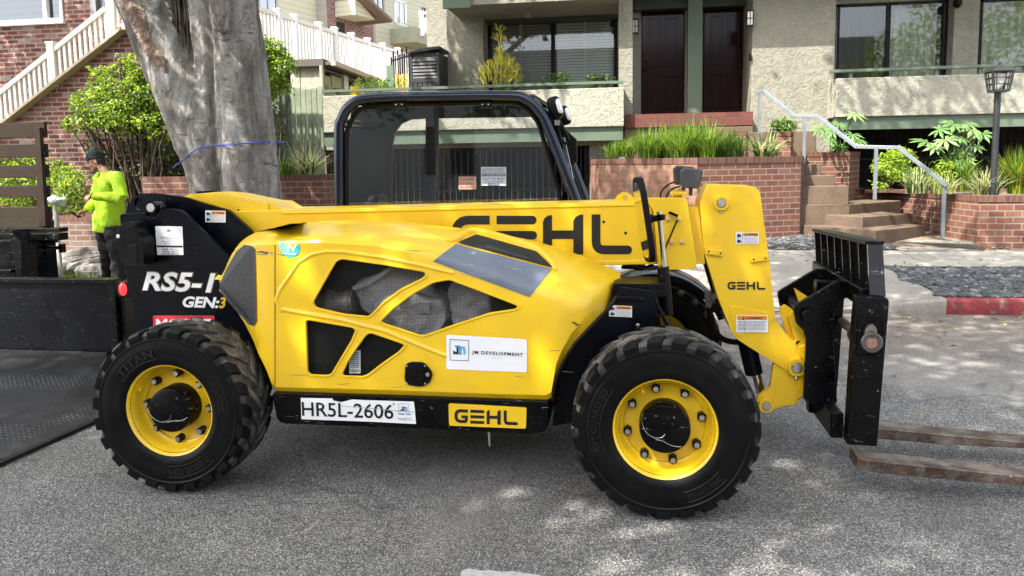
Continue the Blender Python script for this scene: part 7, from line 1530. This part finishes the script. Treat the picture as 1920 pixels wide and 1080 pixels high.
bd.ball(hp_(-.015, 0, .03), (.100, .076, .098), 18, 14, 0, Rh); bd.ball(hp_(.025, 0, -.045), (.066, .058, .080), 16, 12, 0, Rh); bd.ball(hp_(.050, 0, -.095), (.036, .034, .028), 12, 8, 0, Rh)
bd.tube([hp_(.085, 0, .015), hp_(.104, 0, -.012), hp_(.112, 0, -.030)], [.010, .014, .016], 8); bd.ball(hp_(.098, 0, -.030), (.016, .021, .011), 8, 6, 0, Rh)
bd.ball(hp_(.082, 0, .030), (.020, .050, .010), 10, 6, 0, Rh); bd.ball(hp_(.078, 0, -.062), (.018, .028, .012), 10, 6, 0, Rh)
for s in (-1, 1): bd.ball(hp_(-.015, s*.076, -.012), (.020, .010, .032), 8, 6, 0, Rh); bd.ball(hp_(.058, s*.038, -.025), (.026, .022, .022), 8, 6, 0, Rh)
tub(bd, [hp_(-.02, 0, -.05), mp_(193, 318, .02), mp_(203, 336, .02)], [.058, .058, .07])
# arms (skin under the sleeves), legs
SHN, SHF = mp_(219, 336, -.17), mp_(188, 336, .17); ELN, ELF = mp_(229, 372, -.26), mp_(180, 378, .16)
WRN, WRF = mp_(172, 367, -.36), mp_(162, 394, -.10)
tub(bd, [SHN, ELN], [.040, .022]); tub(bd, [ELN, WRN], [.022, .024]); tub(bd, [SHF, ELF], [.040, .022]); tub(bd, [ELF, WRF], [.030, .024])
tub(bd, [mp_(203, 336), mp_(203, 400), mp_(205, 430)], [.10, .12, .11])
HPN, HPF = mp_(213, 428, -.09), mp_(196, 428, .09); KNN, KNF = mp_(219, 474, -.10), mp_(201, 474, .06); ANN, ANF = mp_(222, 518, -.08), mp_(203, 518, .10)
for h_, k_, a_ in ((HPN, KNN, ANN), (HPF, KNF, ANF)): a_ = V((a_.x, a_.y, foot_z+.09)); tub(bd, [h_, k_, a_], [.085, .06, .042]); bd.tube([a_, a_+V((-.10, -.03, -.05))], [.04, .03], 8)
def hand(m, wr, d, n, thumb_side, curl, sc=1.0):
    """palm from the wrist along d, back of the hand towards n, five separate fingers"""
    d = d.normalized(); n = (n-d*n.dot(d)).normalized(); s = d.cross(n)*thumb_side
    m.tube([wr, wr+d*.03, wr+d*.085*sc], [.026, .032, .034], 10, sq=(.62, 1.0)) if False else None
    for k in range(4):
        off = s*(.030-.020*k); m.tube([wr-s*0, wr+d*.03+off*.7, wr+d*.085*sc+off], [.024, .016, .0125], 8)
    ln = [.070, .078, .072, .056]
    for k in range(4):
        p = wr+d*.085*sc+s*(.030-.020*k); dd = d; pts = [p]
        for j, fr in enumerate((.42, .32, .26)):
            c = curl*(.75 if j == 0 else 1.0)*(1+.10*k); dd = (dd*math.cos(c)-n*math.sin(c)).normalized(); n2 = n; pts.append(pts[-1]+dd*ln[k]*fr)
            n_ = (n*math.cos(c)+d*math.sin(c))
        m.tube(pts, [.0105, .0100, .0092, .0072], 8)
    p = wr+d*.025+s*.026; m.tube([p, p+s*.026+d*.026-n*.010, p+s*.030+d*.052-n*.028, p+s*.022+d*.070-n*.036], [.016, .0135, .011, .008], 8)
hand(bd, WRN, V((-1, -.1, -.30)), V((-.1, -.6, .8)), -1, .85); hand(bd, WRF, V((-.9, -.3, -.42)), V((-.2, .3, .9)), 1, .55)
body, _ = remeshed(bd, 'body', [SKIN], man, .0065, 0, 1, 3)
# shirt
st2 = MB(); tub(st2, [mp_(202, 330, 0), mp_(205, 350, 0), mp_(206, 385, 0), mp_(205, 410, 0), mp_(204, 434, 0)], [.10, .150, .170, .190, .185], 18)
tub(st2, [mp_(199, 322, .01), mp_(202, 332, .01)], [.075, .10], 12)
for a, b_ in ((SHN, ELN), (SHF, ELF)): tub(st2, [lerp(mp_(203, 336), a, .4), a, lerp(a, b_, .5), b_], [.10, .088, .078, .070], 12)
tub(st2, [ELN, lerp(ELN, WRN, .5), lerp(ELN, WRN, .86), lerp(ELN, WRN, .97)], [.070, .064, .050, .040], 12); tub(st2, [ELF, lerp(ELF, WRF, .6), lerp(ELF, WRF, .92), lerp(ELF, WRF, .99)], [.072, .06, .048, .040], 12)
def wr_(v): 
    z = (v.z-mp_(205, 431).z); f_ = math.sin(v.x*38+v.z*22+2*noise.noise(v*5))*.007+.012*noise.noise(V((v.x*6, v.y*6, v.z*11)))
    return v+V((f_*.5, f_, f_*.3))
shirt, _ = remeshed(st2, 'shirt', [HIVIS], man, .009, .006, 7.0, 2, wr_)
m = MB(); q = [mp_(196, 346, -.222), mp_(207, 347, -.222), mp_(207, 344.5, -.222), mp_(196, 343.5, -.222)]; m.tube([q[0], q[1]], .004, 5); m.build('chest_print', [M('faint_grey_print', (.15, .25, .03), .7)], man)
tr2 = MB(); tub(tr2, [mp_(205, 422), mp_(205, 436)], [.17, .17], 16)
for h_, k_, a_ in ((HPN, KNN, ANN), (HPF, KNF, ANF)): a_ = V((a_.x, a_.y, foot_z+.05)); tub(tr2, [h_+V((0, 0, .03)), lerp(h_, k_, .5), k_, lerp(k_, a_, .6), a_+V((0, 0, .05)), a_], [.115, .108, .092, .082, .084, .09], 14)
def wt_(v): f_ = .004*math.sin(v.z*46+v.x*18+3*noise.noise(v*6)); return v+V((f_, f_, 0))
remeshed(tr2, 'trousers', [TROU], man, .014, .012, 6.0, 3, wt_)
for a_ in (ANN, ANF):
    m = MB(); c = V((a_.x-.05, a_.y-.02, foot_z+.045)); m.ball(c, (.135, .05, .046), 14, 9, 0, Matrix.Rotation(.3, 3, 'Z')); m.box(c+V((-.13, -.045, -.045)), c+V((.11, .045, -.03))); m.build('shoe', [SHOE], man)
m = MB(); m.ball(hp_(-.020, 0, .060), (.110, .088, .098), 20, 14, 0, Rh, lambda p: V((p.x, p.y, max(p.z, -.25)))); m.ball(hp_(-.035, 0, .135), (.058, .052, .045), 14, 8, 0, Rh)
m.tube([hp_(-.018+.102*math.cos(k*.4488), .080*math.sin(k*.4488), .046-.02*math.cos(k*.4488)*-.6) for k in range(15)], .013, 8); m.build('beanie', [BEAN], man)
m = MB(); m.ball(hp_(-.020, 0, .002), (.098, .081, .080), 18, 12, 0, Rh, lambda p: V((min(p.x, -.05), p.y, p.z))); m.ball(hp_(-.070, 0, -.060), (.032, .060, .045), 12, 8, 0, Rh); m.build('hair', [HAIR], man)
m = MB(); m.tube([hp_(.082, -.034, -.058), hp_(.098, -.012, -.047), hp_(.100, .012, -.047), hp_(.082, .034, -.058)], [.004, .009, .009, .004], 7); m.ball(hp_(.068, 0, -.108), (.022, .026, .026), 10, 8, 0, Rh)
m.tube([hp_(.010, near*.056, -.075), hp_(.045, near*.042, -.108), hp_(.070, near*.012, -.118)], [.006, .011, .010], 6); m.build('beard', [HAIR], man)
for s in (-1, 1):
    m = MB(); m.tube([hp_(.086, s*.016, .030), hp_(.085, s*.034, .036), hp_(.068, s*.056, .030)], [.004, .006, .003], 6); m.build('eyebrow', [HAIR], man)
    m = MB(); m.ball(hp_(.077, s*.032, .012), (.010, .013, .006), 8, 6, 0, Rh); m.build('eye', [M('dark_eye', (.03, .02, .015), .25)], man)
m = MB(); m.tube([lerp(ELN, WRN, .95)+V((.03*math.cos(k*.5)*.3, .038*math.sin(k*.5), .038*math.cos(k*.5))) for k in range(14)], .009, 6); m.build('watch', [PLA], man)
m = MB(); c = WRF+V((-.125, -.05, -.055)); R_ = Matrix.Rotation(.5, 3, 'Y'); m.prism([c+R_ @ V((x, y, 0)) for x, y in ((-.075, -.036), (.075, -.036), (.075, .036), (-.075, .036))], R_ @ V((0, 0, .010))); tag(m.build('phone', [PLA], bevel=.004), 'black phone held in the hand of the person in lime', 'phone')
